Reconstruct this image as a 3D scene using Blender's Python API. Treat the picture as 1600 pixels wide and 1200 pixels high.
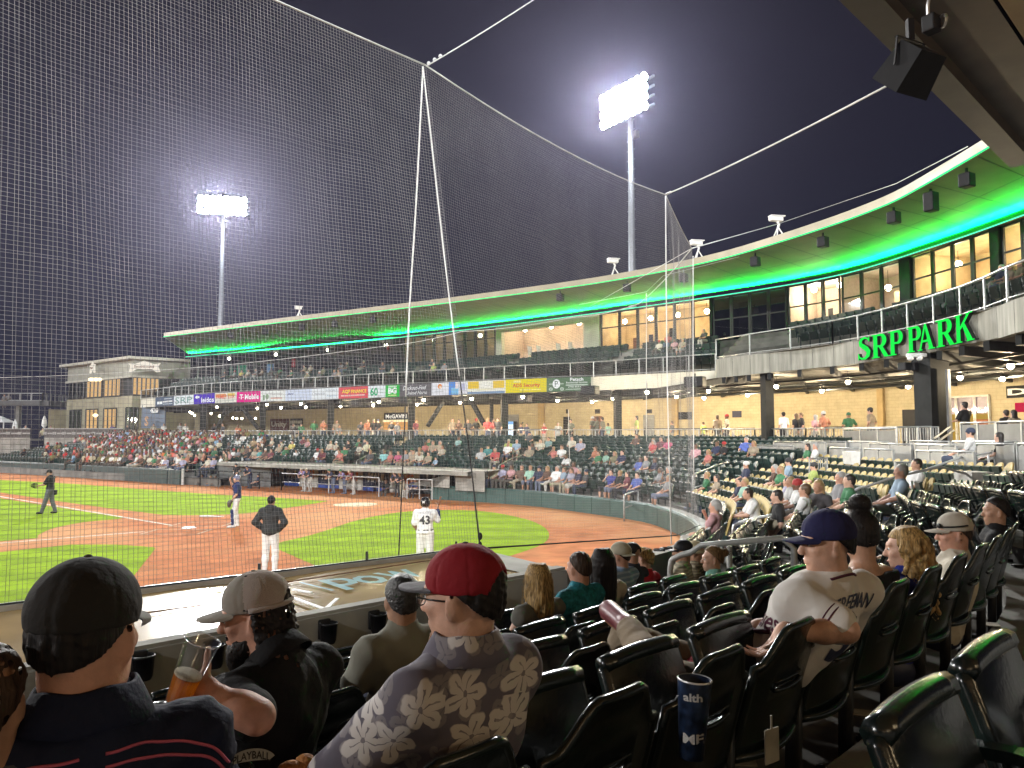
import bpy,bmesh,math,random
import numpy as np
from mathutils import Vector,Matrix
from mathutils.bvhtree import BVHTree
random.seed(7);np.random.seed(7)
S=bpy.context.scene
COL=S.collection
for o in list(bpy.data.objects):bpy.data.objects.remove(o)
F_PX,CX,CY,HORIZON=1200.0,800.0,600.0,677.0
PITCH=math.atan((HORIZON-CY)/F_PX)
GZ=-3.2
cam=bpy.data.cameras.new('camera');cam.sensor_width=36;cam.lens=36*F_PX/1600
cam.clip_start=0.05;cam.clip_end=3000
cam_o=bpy.data.objects.new('camera',cam);COL.objects.link(cam_o)
cam_o.location=(0,0,0);cam_o.rotation_euler=(math.pi/2+PITCH,0,0)
S.camera=cam_o
world=bpy.data.worlds.new('World');S.world=world;world.use_nodes=True
wn=world.node_tree.nodes;wl=world.node_tree.links
bg=wn['Background'];bg.inputs['Strength'].default_value=1.0
tc=wn.new('ShaderNodeTexCoord');sx=wn.new('ShaderNodeSeparateXYZ');rmp=wn.new('ShaderNodeValToRGB')
wl.new(tc.outputs['Generated'],sx.inputs[0]);wl.new(sx.outputs['Z'],rmp.inputs[0]);wl.new(rmp.outputs[0],bg.inputs['Color'])
rmp.color_ramp.elements[0].position=0.0;rmp.color_ramp.elements[0].color=(0.016,0.018,0.034,1)
rmp.color_ramp.elements[1].position=0.55;rmp.color_ramp.elements[1].color=(0.012,0.0105,0.018,1)
S.view_settings.view_transform='Standard';S.view_settings.look='None'
S.view_settings.exposure=0.0;S.view_settings.gamma=1.0;S.view_settings.use_curve_mapping=False
S.cycles.max_bounces=6;S.cycles.diffuse_bounces=3;S.cycles.glossy_bounces=3
S.cycles.transmission_bounces=4;S.cycles.transparent_max_bounces=12;S.cycles.volume_bounces=0
S.cycles.caustics_reflective=False;S.cycles.caustics_refractive=False
S.cycles.sample_clamp_indirect=6.0
S.cycles.use_denoising=True
_c,_s=math.cos(PITCH),math.sin(PITCH)
def ray(px,py):
 a=(px-CX)/F_PX;b=(CY-py)/F_PX
 return np.array([a,_c-b*_s,_s+b*_c])
def P(px,py,z):
 r=ray(px,py);return r*(z/r[2])
def D(px,py,d):
 r=ray(px,py);return r*(d/r[1])
def proj(p):
 x,y,z=p;f=y*_c+z*_s;u=-y*_s+z*_c
 if f<1e-3:return(-9e9,-9e9)
 return(CX+F_PX*x/f,CY-F_PX*u/f)
def in_view(p,m=60):
 u,v=proj(p);return-m<u<1600+m and-m<v<1200+m
def A(*v):return np.array(v,float)
def unit(v):
 v=np.asarray(v,float);n=np.linalg.norm(v);return v/n if n>1e-12 else v
def smooth_path(pts,n=8):
 """Catmull-Rom through the points"""
 p=np.asarray(pts,float);q=np.vstack([2*p[0]-p[1],p,2*p[-1]-p[-2]]);out=[]
 for i in range(1,len(q)-2):
  for k in range(n):
   t=k/n;a,b,c,d=q[i-1],q[i],q[i+1],q[i+2]
   out.append(.5*((2*b)+(-a+c)*t+(2*a-5*b+4*c-d)*t*t+(-a+3*b-3*c+d)*t**3))
 out.append(p[-1]);return np.array(out)
def arclen(p):
 return np.concatenate([[0],np.cumsum(np.linalg.norm(np.diff(p,axis=0),axis=1))])
def at_len(p,s,L=None):
 L=arclen(p)if L is None else L
 return np.array([np.interp(s,L,p[:,k])for k in range(p.shape[1])])
MATS={}
def mat(name,col,rough=.6,metal=0.,var=.12,scale=6.,bump=0.,bscale=30.,emit=None,estr=0.,spec=.5,obj_color=False,coat=0.,detail=4.,alpha=1.,stretch=None,sheen=0.):
 m=bpy.data.materials.new(name);m.use_nodes=True
 nt=m.node_tree;N=nt.nodes;L=nt.links;b=N['Principled BSDF']
 b.inputs['Roughness'].default_value=rough;b.inputs['Metallic'].default_value=metal
 b.inputs['Specular IOR Level'].default_value=spec;b.inputs['Coat Weight'].default_value=coat
 b.inputs['Sheen Weight'].default_value=sheen
 t=N.new('ShaderNodeTexCoord');src=t.outputs['Object']
 if stretch:
  mp=N.new('ShaderNodeMapping');mp.inputs['Scale'].default_value=stretch;L.new(src,mp.inputs[0]);src=mp.outputs[0]
 nz=N.new('ShaderNodeTexNoise');nz.inputs['Scale'].default_value=scale;nz.inputs['Detail'].default_value=detail
 L.new(src,nz.inputs['Vector'])
 mx=N.new('ShaderNodeMix');mx.data_type='RGBA';mx.blend_type='MULTIPLY';mx.inputs[0].default_value=1.0
 rp=N.new('ShaderNodeValToRGB');rp.color_ramp.elements[0].position=.3;rp.color_ramp.elements[1].position=.72
 lo=1-var*1.6;hi=1+var
 rp.color_ramp.elements[0].color=(lo,lo,lo,1);rp.color_ramp.elements[1].color=(hi,hi,hi,1)
 L.new(nz.outputs['Fac'],rp.inputs[0]);L.new(rp.outputs[0],mx.inputs[7])
 if obj_color:
  oi=N.new('ShaderNodeObjectInfo');L.new(oi.outputs['Color'],mx.inputs[6])
 else:
  mx.inputs[6].default_value=(*col,1)
 L.new(mx.outputs[2],b.inputs['Base Color'])
 if bump>0:
  n2=N.new('ShaderNodeTexNoise');n2 .inputs['Scale'].default_value=bscale;n2 .inputs['Detail'].default_value=5
  L.new(src,n2 .inputs['Vector']);bp=N.new('ShaderNodeBump');bp.inputs['Strength'].default_value=bump;bp.inputs['Distance'].default_value=.02
  L.new(n2 .outputs['Fac'],bp.inputs['Height']);L.new(bp.outputs[0],b.inputs['Normal'])
 if emit is not None:
  b.inputs['Emission Color'].default_value=(*emit,1);b.inputs['Emission Strength'].default_value=estr
 if alpha<1:b.inputs['Alpha'].default_value=alpha
 m['_rp']=1
 MATS[name]=m;return m
def emit_mat(name,col,strength):
 m=bpy.data.materials.new(name);m.use_nodes=True;N=m.node_tree.nodes;N.remove(N['Principled BSDF'])
 e=N.new('ShaderNodeEmission');e.inputs['Color'].default_value=(*col,1);e.inputs['Strength'].default_value=strength
 m.node_tree.links.new(e.outputs[0],N['Material Output'].inputs[0]);MATS[name]=m;return m
def glass_mat(name,tint=(.8,.85,.85),clear=.85,rough=.03):
 m=bpy.data.materials.new(name);m.use_nodes=True;N=m.node_tree.nodes;L=m.node_tree.links;N.remove(N['Principled BSDF'])
 a=N.new('ShaderNodeBsdfTransparent');a.inputs[0].default_value=(*tint,1)
 g=N.new('ShaderNodeBsdfGlossy');g.inputs['Roughness'].default_value=rough;g.inputs[0].default_value=(.9,.95,1,1)
 x=N.new('ShaderNodeMixShader');x.inputs[0].default_value=1-clear
 L.new(a.outputs[0],x.inputs[1]);L.new(g.outputs[0],x.inputs[2]);L.new(x.outputs[0],N['Material Output'].inputs[0]);MATS[name]=m;return m
def nodes_of(m):
 return m.node_tree.nodes,m.node_tree.links,m.node_tree.nodes.get('Principled BSDF')
M={}
M['concrete']=mat('concrete',(.30,.29,.26),.85,var=.22,scale=1.3,bump=.25,bscale=14)
M['concrete_dark']=mat('old_concrete',(.17,.165,.15),.88,var=.25,scale=1.1,bump=.3,bscale=10)
M['fascia']=mat('board_marked_concrete',(.30,.295,.25),.8,var=.22,scale=5,stretch=(1,1,.12),bump=.2,bscale=12)
M['steel']=mat('dark_painted_steel',(.016,.018,.017),.6,var=.2,scale=3,spec=.15)
M['galv']=mat('galvanised_rail',(.42,.43,.42),.42,metal=.75,var=.15,scale=8)
M['alu']=mat('pale_aluminium',(.5,.5,.5),.38,metal=.6,var=.12,scale=4)
M['pad']=mat('green_wall_padding',(.042,.088,.078),.5,var=.14,scale=2.2,bump=.08,bscale=5)
M['pad_dark']=mat('dark_wall_padding',(.035,.06,.058),.5,var=.15,scale=2)
M['panel']=mat('grey_metal_panel',(.16,.165,.165),.45,metal=.25,var=.12,scale=2.5)
M['panel_lt']=mat('pale_metal_panel',(.33,.335,.325),.45,metal=.2,var=.1,scale=2.5)
M['seat']=mat('dark_green_plastic',(.007,.012,.0105),.22,var=.3,scale=9,spec=.5,bump=.06,bscale=60)
M['seat_far']=mat('green_plastic_seat',(.012,.035,.030),.38,var=.3,scale=2,spec=.5)
M['iron']=mat('black_cast_iron',(.012,.013,.013),.5,var=.2,scale=6)
M['tan_seat']=mat('tan_vinyl',(.52,.39,.14),.55,var=.2,scale=1.5)
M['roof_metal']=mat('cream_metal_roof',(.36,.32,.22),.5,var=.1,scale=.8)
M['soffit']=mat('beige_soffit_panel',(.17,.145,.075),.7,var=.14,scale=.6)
M['led']=emit_mat('green_light_strip',(.0,1.0,.085),1500)
M['led_rim']=emit_mat('green_rim_light',(.04,1.0,.25),1.6)
M['sign_green']=emit_mat('green_letter_face',(.012,1.0,.09),.95)
M['mullion']=mat('bronze_window_frame',(.022,.024,.022),.4,var=.15)
M['glass']=glass_mat('window_glass',(.86,.9,.88),.9)
M['glass_dark']=glass_mat('tinted_glass',(.35,.42,.42),.82)
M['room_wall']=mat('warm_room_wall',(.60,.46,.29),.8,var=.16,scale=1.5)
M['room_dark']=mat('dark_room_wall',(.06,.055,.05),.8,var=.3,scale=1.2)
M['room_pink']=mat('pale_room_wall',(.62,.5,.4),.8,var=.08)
M['cream']=mat('cream_render',(.56,.54,.45),.8,var=.08,scale=1)
M['wall_tan']=mat('tan_block',(.43,.315,.15),.85,var=.12,scale=2.2,bump=.15)
M['tan2']=mat('tan_masonry',(.42,.38,.26),.85,var=.14,scale=1.1,bump=.15)
M['siding']=mat('grey_green_siding',(.36,.36,.29),.7,var=.1,scale=1)
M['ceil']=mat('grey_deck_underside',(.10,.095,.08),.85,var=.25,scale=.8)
M['floor']=mat('concourse_concrete',(.22,.2,.17),.8,var=.2,scale=.8)
M['white']=mat('white_paint',(.75,.75,.74),.5,var=.06)
M['offwhite']=mat('aged_white_paint',(.6,.59,.55),.55,var=.1)
M['black']=mat('black_plastic',(.012,.012,.013),.5,var=.2,spec=.25)
M['rope']=mat('pale_rope',(.62,.62,.6),.7,var=.1)
M['rope_black']=mat('black_rope',(.02,.02,.02),.7,var=.2)
M['twine']=mat('net_twine',(.20,.19,.185),.55,var=.15,scale=3)
M['lamp']=emit_mat('lamp_glow',(1.0,.86,.62),45)
M['flood']=emit_mat('floodlight_lens',(.90,.95,1.0),480)
M['pole']=mat('grey_steel_pole',(.38,.40,.43),.45,metal=.5,var=.1)
M['tarp']=mat('tan_vinyl_tarp',(.30,.20,.075),.27,var=.2,scale=1.2,bump=.22,bscale=3.2,spec=.6)
M['tarp_ink']=mat('teal_tarp_lettering',(.07,.26,.30),.35,var=.2,scale=5)
M['paper']=mat('worn_card',(.35,.32,.25),.7,var=.25,scale=9)
M['yellow']=mat('yellow_paint',(.7,.6,.1),.5)
M['red']=mat('red_paint',(.5,.03,.03),.5)
M['blue']=mat('blue_paint',(.03,.06,.35),.5)
M['navy']=mat('navy_paint',(.015,.02,.05),.55)
M['wood']=mat('brown_wood',(.18,.07,.03),.6,var=.3,scale=4,stretch=(1,1,6))
class MB:
 def __init__(s):s.v=[];s.f=[];s.m=[];s.n=0
 def add(s,verts,faces,mi=0):
  verts=np.asarray(verts,float).reshape(-1,3);s.v.append(verts)
  for f in faces:s.f.append(tuple(i+s.n for i in f));s.m.append(mi)
  s.n+=len(verts);return s
 def quad(s,a,b,c,d,mi=0):return s.add([a,b,c,d],[(0,1,2,3)],mi)
 def box(s,c,size,rz=0.,mi=0,R=None):
  x,y,z=np.asarray(size,float)/2
  v=np.array([(-x,-y,-z),(x,-y,-z),(x,y,-z),(-x,y,-z),(-x,-y,z),(x,-y,z),(x,y,z),(-x,y,z)])
  if R is not None:v=v@np.asarray(R).T
  elif rz:
   cc,ss=math.cos(rz),math.sin(rz);v=np.c_[v[:,0]*cc-v[:,1]*ss,v[:,0]*ss+v[:,1]*cc,v[:,2]]
  return s.add(v+np.asarray(c,float),[(0,3,2,1),(4,5,6,7),(0,1,5,4),(1,2,6,5),(2,3,7,6),(3,0,4,7)],mi)
 def rbox(s,c,size,r=.02,rz=0.,mi=0,R=None):
  """box with chamfered vertical and horizontal edges"""
  x,y,z=np.asarray(size,float)/2;r=min(r,x*.9,y*.9,z*.9)
  bm=bmesh.new();bmesh.ops.create_cube(bm,size=1.0)
  for v in bm.verts:v.co=Vector((v.co.x*2*x,v.co.y*2*y,v.co.z*2*z))
  bmesh.ops.bevel(bm,geom=list(bm.edges),offset=r,segments=2,affect='EDGES',profile=.5)
  bm.verts.index_update();vv=np.array([v.co[:]for v in bm.verts]);ff=[tuple(w.index for w in f.verts)for f in bm.faces];bm.free()
  if R is not None:vv=vv@np.asarray(R).T
  elif rz:
   cc,ss=math.cos(rz),math.sin(rz);vv=np.c_[vv[:,0]*cc-vv[:,1]*ss,vv[:,0]*ss+vv[:,1]*cc,vv[:,2]]
  return s.add(vv+np.asarray(c,float),ff,mi)
 def bar(s,a,b,w,h=None,mi=0,up=(0,0,1)):
  """rectangular bar from a to b"""
  a=np.asarray(a,float);b=np.asarray(b,float);h=w if h is None else h
  d=unit(b-a);u=np.asarray(up,float)
  if abs(d@u)>.98:u=np.array([1.,0,0])
  sd=unit(np.cross(d,u));u=np.cross(sd,d)
  o=[(-w/2,-h/2),(w/2,-h/2),(w/2,h/2),(-w/2,h/2)]
  v=[a+sd*p+u*q for p,q in o]+[b+sd*p+u*q for p,q in o]
  return s.add(v,[(0,1,2,3),(7,6,5,4),(0,4,5,1),(1,5,6,2),(2,6,7,3),(3,7,4,0)],mi)
 def tube(s,pts,r,n=6,mi=0,cap=True):
  pts=np.asarray(pts,float);m=len(pts);rr=np.broadcast_to(np.asarray(r,float),(m,))
  tg=np.gradient(pts,axis=0);tg/=np.maximum(np.linalg.norm(tg,axis=1)[:,None],1e-9)
  up=np.array([0,0,1.])if abs(tg[0][2])<.9 else np.array([1.,0,0]);V=[]
  sd=unit(np.cross(tg[0],up))
  for i in range(m):
   sd=unit(sd-tg[i]*(sd@tg[i]));u=np.cross(sd,tg[i])
   for k in range(n):
    a=2*math.pi*k/n;V.append(pts[i]+rr[i]*(sd*math.cos(a)+u*math.sin(a)))
  Fc=[(i*n+k,i*n+(k+1)%n,(i+1)*n+(k+1)%n,(i+1)*n+k)for i in range(m-1)for k in range(n)]
  if cap:Fc+=[tuple(range(n))[::-1],tuple((m-1)*n+k for k in range(n))]
  return s.add(V,Fc,mi)
 def lathe(s,prof,c=(0,0,0),n=16,mi=0,R=None):
  """prof: list of (r,z)"""
  V=[(r*math.cos(2*math.pi*k/n),r*math.sin(2*math.pi*k/n),z)for r,z in prof for k in range(n)]
  V=np.array(V)
  if R is not None:V=V@np.asarray(R).T
  m=len(prof)
  Fc=[(i*n+k,i*n+(k+1)%n,(i+1)*n+(k+1)%n,(i+1)*n+k)for i in range(m-1)for k in range(n)]
  return s.add(V+np.asarray(c,float),Fc,mi)
 def prism(s,poly,o,ux,uy,depth,mi=0,mis=None):
  """polygon (2D) placed at o with axes ux,uy and extruded along ux x uy by depth"""
  o=np.asarray(o,float);ux=np.asarray(ux,float);uy=np.asarray(uy,float);nn=unit(np.cross(ux,uy));k=len(poly)
  f=[o+ux*p[0]+uy*p[1]+nn*depth for p in poly];b=[o+ux*p[0]+uy*p[1]for p in poly]
  s.add(f,[tuple(range(k))],mi)
  s.add(b,[tuple(range(k))[::-1]],mi if mis is None else mis)
  s.add(f+b,[(i,k+i,k+(i+1)%k,(i+1)%k)for i in range(k)],mi if mis is None else mis);return s
 def strip(s,a,b,mi=0):
  """ribbon between two equally long polylines"""
  a=np.asarray(a,float);b=np.asarray(b,float);n=len(a)
  return s.add(np.vstack([a,b]),[(i,i+1,n+i+1,n+i)for i in range(n-1)],mi)
 def sphere(s,c,r,nu=10,nv=7,mi=0,R=None):
  r=np.broadcast_to(np.asarray(r,float),(3,))
  V=[]
  for j in range(nv+1):
   t=math.pi*j/nv
   for i in range(nu):
    p=2*math.pi*i/nu;V.append((r[0]*math.sin(t)*math.cos(p),r[1]*math.sin(t)*math.sin(p),r[2]*math.cos(t)))
  V=np.array(V)
  if R is not None:V=V@np.asarray(R).T
  Fc=[(j*nu+i,(j+1)*nu+i,(j+1)*nu+(i+1)%nu,j*nu+(i+1)%nu)for j in range(nv)for i in range(nu)]
  return s.add(V+np.asarray(c,float),Fc,mi)
 def mesh(s,name,mats,smooth=False,off=(0,0,0)):
  me=bpy.data.meshes.new(name);v=np.vstack(s.v)-np.asarray(off,float)if s.v else np.zeros((0,3))
  me.from_pydata(v.tolist(),[],s.f)
  for m in(mats if isinstance(mats,(list,tuple))else[mats]):me.materials.append(m)
  me.polygons.foreach_set('material_index',np.array(s.m,dtype=np.int32))
  if smooth:me.polygons.foreach_set('use_smooth',np.ones(len(me.polygons),dtype=bool))
  me.update();return me
NTH=['first','second','third','fourth','fifth','sixth','seventh','eighth','ninth','tenth','eleventh','twelfth','thirteenth','fourteenth','fifteenth','sixteenth','seventeenth','eighteenth','nineteenth']
NTH+=['twentieth']+['twenty-'+q for q in NTH[:9]]+['thirtieth']+['thirty-'+q for q in NTH[:9]]+['fortieth']+['forty-'+q for q in NTH[:9]]+['fiftieth']*40
def tag(o,label=None,cat=None,group=None,kind=None):
 if label:o['label']=label
 if cat:o['category']=cat
 if group:o['group']=group
 if kind:o['kind']=kind
 return o
def thing(name,label,cat,loc=(0,0,0),rz=0.,group=None):
 o=bpy.data.objects.new(name,None);COL.objects.link(o);o.location=tuple(map(float,loc));o.rotation_euler=(0,0,rz)
 o.empty_display_size=.1
 return tag(o,label,cat,group)
def wloc(o):
 p=np.zeros(3)
 while o is not None:p=p+np.array(o.location);o=o.parent
 return p
def link(name,me,parent=None):
 o=bpy.data.objects.new(name,me);COL.objects.link(o)
 if parent is not None:o.parent=parent
 return o
def put(name,mb,mats,parent=None,smooth=False,local=False,label=None,kind=None):
 """link a mesh built in world coordinates (or in its parent's when local) as one object"""
 off=(0,0,0)if(local or parent is None)else wloc(parent)
 o=link(name,mb.mesh(name,mats,smooth,off),parent)
 if label:o['label']=label
 if kind:o['kind']=kind
 return o
def solo(name,mb,mats,label,cat,loc=None,group=None,smooth=False):
 """one-mesh thing, with its origin at loc"""
 loc=np.zeros(3)if loc is None else np.asarray(loc,float)
 o=link(name,mb.mesh(name,mats,smooth,loc));o.location=loc;return tag(o,label,cat,group)
def struct(name,mb,mats,smooth=False):
 o=put(name,mb,mats,None,smooth);o['kind']='structure';return o
def text_mesh(body,size=1.,extrude=0.,bold=0.,spacing=1.,shear=0.,align='CENTER',res=2,width=None,height=None):
 cu=bpy.data.curves.new('t','FONT');cu.body=body;cu.size=size;cu.extrude=extrude;cu.offset=bold
 cu.space_character=spacing;cu.shear=shear;cu.align_x=align;cu.align_y='CENTER';cu.resolution_u=res
 ob=bpy.data.objects.new('t',cu);COL.objects.link(ob)
 dg=bpy.context.evaluated_depsgraph_get();dg.update()
 me=bpy.data.meshes.new_from_object(ob.evaluated_get(dg));bpy.data.objects.remove(ob);bpy.data.curves.remove(cu)
 v=np.array([x.co[:]for x in me.vertices]).reshape(-1,3);f=[tuple(p.vertices)for p in me.polygons];bpy.data.meshes.remove(me)
 if len(v):
  if width:
   k=width/max(1e-6,np.ptp(v[:,0]));v[:,0]*=k
   if not height:v[:,1]*=k
  if height:v[:,1]*=height/max(1e-6,np.ptp(v[:,1]))
  if align=='CENTER':v[:,0]-=(v[:,0].max()+v[:,0].min())/2
  v[:,1]-=(v[:,1].max()+v[:,1].min())/2
 return v,f
def put_text(mb,body,o,ux,uy,mi=0,**kw):
 v,f=text_mesh(body,**kw);ux=unit(ux);uy=unit(uy);nn=np.cross(ux,uy)
 w=np.asarray(o,float)+v[:,:1]*ux+v[:,1:2]*uy+v[:,2:3]*nn
 mb.add(w,f,mi);return mb
def aim(o,target):
 d=Vector(target)-o.location;o.rotation_euler=d.to_track_quat('-Z','Y').to_euler()
def spot(name,loc,target,watts,angle=70,radius=1.6,col=(1.0,.97,.92),blend=.35,parent=None):
 l=bpy.data.lights.new(name,'SPOT');l.energy=watts;l.spot_size=math.radians(angle);l.spot_blend=blend
 l.shadow_soft_size=radius;l.color=col
 o=bpy.data.objects.new(name,l);COL.objects.link(o);o.location=tuple(loc);aim(o,target)
 if parent is not None:
  o.parent=parent;o.matrix_parent_inverse=Matrix.Translation(parent.location).inverted()
 return o
def point(name,loc,watts,radius=.08,col=(1.0,.78,.48),parent=None):
 l=bpy.data.lights.new(name,'POINT');l.energy=watts;l.shadow_soft_size=radius;l.color=col
 o=bpy.data.objects.new(name,l);COL.objects.link(o)
 o.location=tuple(np.asarray(loc,float)-(wloc(parent)if parent is not None else 0))
 if parent is not None:o.parent=parent
 return o
_fl=MB();_fl.lathe([(.05,-.34),(.26,-.30),(.42,-.06),(.44,.02),(.40,.04)],n=14)
FLOOD_BODY=_fl.mesh('floodlight',M['alu'],True)
_fl=MB();_fl.lathe([(.395,.015),(.27,.03),(.0,.04)],n=14)
FLOOD_LENS=_fl.mesh('lens',M['flood'])
def light_tower(top,target,watts,rows,cols,label,face=None,angle=75):
 """lamp bank centred on top"""
 top=np.asarray(top,float);base=A(top[0],top[1],GZ)
 t=thing('light_tower',label,'floodlight tower',base,0,'floodlight towers round the ballpark')
 n=unit(A(target[0]-top[0],target[1]-top[1],0))if face is None else unit(A(*face,0));ax=A(-n[1],n[0],0)
 m=MB();H=top[2]-GZ
 m.tube([base,base+A(0,0,H*.5),base+A(0,0,H+rows*.5)],[.46,.36,.24],12);put('pole',m,M['pole'],t,True)
 m=MB()
 for k in range(int(H/1.1)):
  z=GZ+3+k*1.0;r=.46-.2*(z-GZ)/H
  for sg in(-1,1):m.bar(base+A(0,0,z-GZ)+ax*sg*(r-.03),base+A(0,0,z-GZ)+ax*sg*(r+.26),.035)
 put('climbing_peg',m,M['pole'],t,kind='stuff')
 dv=unit(n+A(0,0,-.45))
 q=Vector(dv).to_track_quat('Z','Y')
 for r in range(rows):
  z=top[2]+(r-(rows-1)/2)*.92
  c=A(top[0],top[1],z)+n*.42
  m=MB();m.bar(c-ax*cols*.46,c+ax*cols*.46,.16,.2);put('crossarm',m,M['pole'],t)
  for k in range(cols):
   p=c+ax*(k-(cols-1)/2)*.84+n*.55
   o=link('floodlight',FLOOD_BODY,t);o.location=tuple(p-base);o.rotation_mode='QUATERNION';o.rotation_quaternion=q
   link('lens',FLOOD_LENS,o)
 m=MB();m.rbox(A(top[0],top[1],top[2]-rows*.55-.8)-n*.5,(.9,.5,.7),.04,math.atan2(ax[1],ax[0]));put('control_box',m,M['alu'],t)
 spot('floodlight_beam',top+n*1.6,target,watts,angle,1.8,parent=t)
 return t
E1=1.0
T1=D(349,324,109);T2=D(985,163,74)
light_tower(T1,(-24,27,GZ),2.3e5*E1,3,8,'floodlight tower rising behind the far end of the long roof')
light_tower(T2,(-16,24,GZ),1.4e5*E1,4,8,'taller floodlight tower with climbing pegs behind the middle of the roof',(-.82,-.57))
light_tower((-118,84,31),(-28,28,GZ),3.0e5*E1,4,8,'floodlight tower beyond the first base side of the outfield')
light_tower((-118,-30,31),(-26,26,GZ),2.6e5*E1,4,8,'floodlight tower beyond the third base side of the outfield')
light_tower((-38,-52,31),(-16,34,GZ),1.3e5*E1,4,8,'floodlight tower behind the third base stand')
light_tower((14,-26,31),(0,36,GZ),0.9e5*E1,4,8,'floodlight tower behind the near grandstand',angle=80)
def flat(name,pts,z,m):
 b=MB();b.add([(p[0],p[1],z)for p in pts],[tuple(range(len(pts)))]);return struct(name,b,m)
def gp(*pp):return[P(x,y,GZ)for x,y in pp]
mg=mat('dark_ground',(.035,.036,.03),.9,scale=.05)
flat('ground',[(-185,-120),(145,-120),(145,200),(-185,200)],GZ-.35,mg)
md=mat('red_clay_dirt',(.40,.145,.058),.95,var=.2,scale=1.6,bump=.6,bscale=26,detail=8,spec=.08)
N_,L_,B_=nodes_of(md)
nz=N_.new('ShaderNodeTexNoise');nz.inputs['Scale'].default_value=.22;nz.inputs['Detail'].default_value=3
tcd=N_.new('ShaderNodeTexCoord');L_.new(tcd.outputs['Object'],nz.inputs['Vector'])
mxd=N_.new('ShaderNodeMix');mxd.data_type='RGBA';rd=N_.new('ShaderNodeValToRGB');rd.color_ramp.elements[0].position=.42;rd.color_ramp.elements[1].position=.66
L_.new(nz.outputs['Fac'],rd.inputs[0]);L_.new(rd.outputs[0],mxd.inputs[0])
L_.new(B_.inputs['Base Color'].links[0].from_socket,mxd.inputs[6]);mxd.inputs[7].default_value=(.46,.23,.105,1);L_.new(mxd.outputs[2],B_.inputs['Base Color'])
flat('infield_dirt',[(-110,-30),(9,-30),(9,42),(-110,110)],GZ,md)
mgr=mat('mown_grass',(.20,.31,.008),.9,var=.13,scale=2.0,bump=.6,bscale=60,detail=8,spec=.05)
N_,L_,B_=nodes_of(mgr)
tcg=N_.new('ShaderNodeTexCoord');mpg=N_.new('ShaderNodeMapping');mpg.inputs['Rotation'].default_value=(0,0,math.radians(8))
L_.new(tcg.outputs['Object'],mpg.inputs[0]);wv=N_.new('ShaderNodeTexWave');wv.inputs['Scale'].default_value=.16;wv.inputs['Distortion'].default_value=.6;wv.bands_direction='Y'
L_.new(mpg.outputs[0],wv.inputs['Vector']);rg=N_.new('ShaderNodeValToRGB')
rg.color_ramp.elements[0].position=.4;rg.color_ramp.elements[0].color=(.86,.86,.86,1);rg.color_ramp.elements[1].position=.6;rg.color_ramp.elements[1].color=(1.1,1.08,1.1,1)
L_.new(wv.outputs['Fac'],rg.inputs[0]);mg2=N_.new('ShaderNodeMix');mg2 .data_type='RGBA';mg2 .blend_type='MULTIPLY';mg2 .inputs[0].default_value=1
L_.new(B_.inputs['Base Color'].links[0].from_socket,mg2 .inputs[6]);L_.new(rg.outputs[0],mg2 .inputs[7]);L_.new(mg2 .outputs[2],B_.inputs['Base Color'])
def rounded(pts,n=5):
 p=[np.asarray(q)for q in pts];return list(smooth_path(p,n))
ZG=GZ+.004
top=gp((0,750),(125,757),(312,771),(420,777),(512,783));bot=gp((500,785.5),(440,795),(369,803),(272,805),(219,800),(125,788),(0,769.5))
far=[top[0]+(top[0]-top[1])*1.2];far2=[bot[-1]+(bot[-1]-bot[-2])*.8]
flat('foul_ground_grass',far+rounded(top)+rounded(bot)+far2,ZG,mgr)
a_=gp((0,778.5),(110,796),(192,809));b_=gp((185,811),(128,816.5),(82,826),(60,836),(55,841),(0,846))
flat('infield_grass',[a_[0]+(a_[0]-a_[1])*1.2]+a_+rounded(b_)+[b_[-1]+A(-9,-8.4,0)],ZG,mgr)
c_=gp((0,863),(110,851),(180,851),(239,855),(243,857),(205,905),(172,945));cl=c_[-1]
flat('near_foul_grass',[c_[0]+A(-9,-8,0)]+c_+[cl+unit(cl-c_[-2])*7,cl+A(-14,-3,0)],ZG,mgr)
d_=gp((431,857),(437,848),(462,842),(500,832),(560,812.5),(621,801),(690,797),(760,799.5),(820,811),(850,824),(858,838),(846,851),(815,863),(760,880),(700,905),(600,930),(505,889))
flat('home_plate_grass',rounded(d_,4),ZG,mgr)
chalk=mat('chalk',(.62,.58,.5),.9,var=.25,scale=3)
ZL=GZ+.008
def line(a,b,w,name):
 a=np.asarray(a);b=np.asarray(b);d=unit(b-a);s_=A(-d[1],d[0],0)*w/2;n=14;rr=random.Random(3)
 L=[a+(b-a)*k/n+s_*(1+rr.uniform(-.15,.15))for k in range(n+1)];R=[a+(b-a)*k/n-s_*(1+rr.uniform(-.15,.15))for k in range(n+1)]
 m=MB();m.strip([(p[0],p[1],ZL)for p in L],[(p[0],p[1],ZL)for p in R]);return struct(name,m,chalk)
f1a,f1b=gp((268,821),(0,776));line(f1a,f1b+(f1b-f1a)*1.0,.13,'first_base_line')
f3a,f3b=gp((226,831),(0,849));line(f3a,f3b+(f3b-f3a)*2.0,.12,'third_base_line')
PL=P(297,825,GZ)
bx=MB()
for sgn in(1,-1):
 for q in((-1.0,.9),(.75,.9)):
  pass
ax_=unit(A(-1,0,0))
def bl(a,b,w=.085):
 a=PL+A(*a,0);b=PL+A(*b,0);d=unit(b-a);s_=A(-d[1],d[0],0)*w/2;z=A(0,0,.008)
 bx.quad(a-s_+z,b-s_+z,b+s_+z,a+s_+z)
for sg in(1,-1):
 y0,y1=sg*.42,sg*1.64
 bl((-.9,y0),(.9,y0));bl((-.9,y1),(.9,y1));bl((-.9,y0),(-.9,y1));bl((.9,y0),(.9,y1))
struct('batters_box_line',bx,mat('scuffed_chalk',(.5,.36,.24),.95,var=.3,scale=4))
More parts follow.
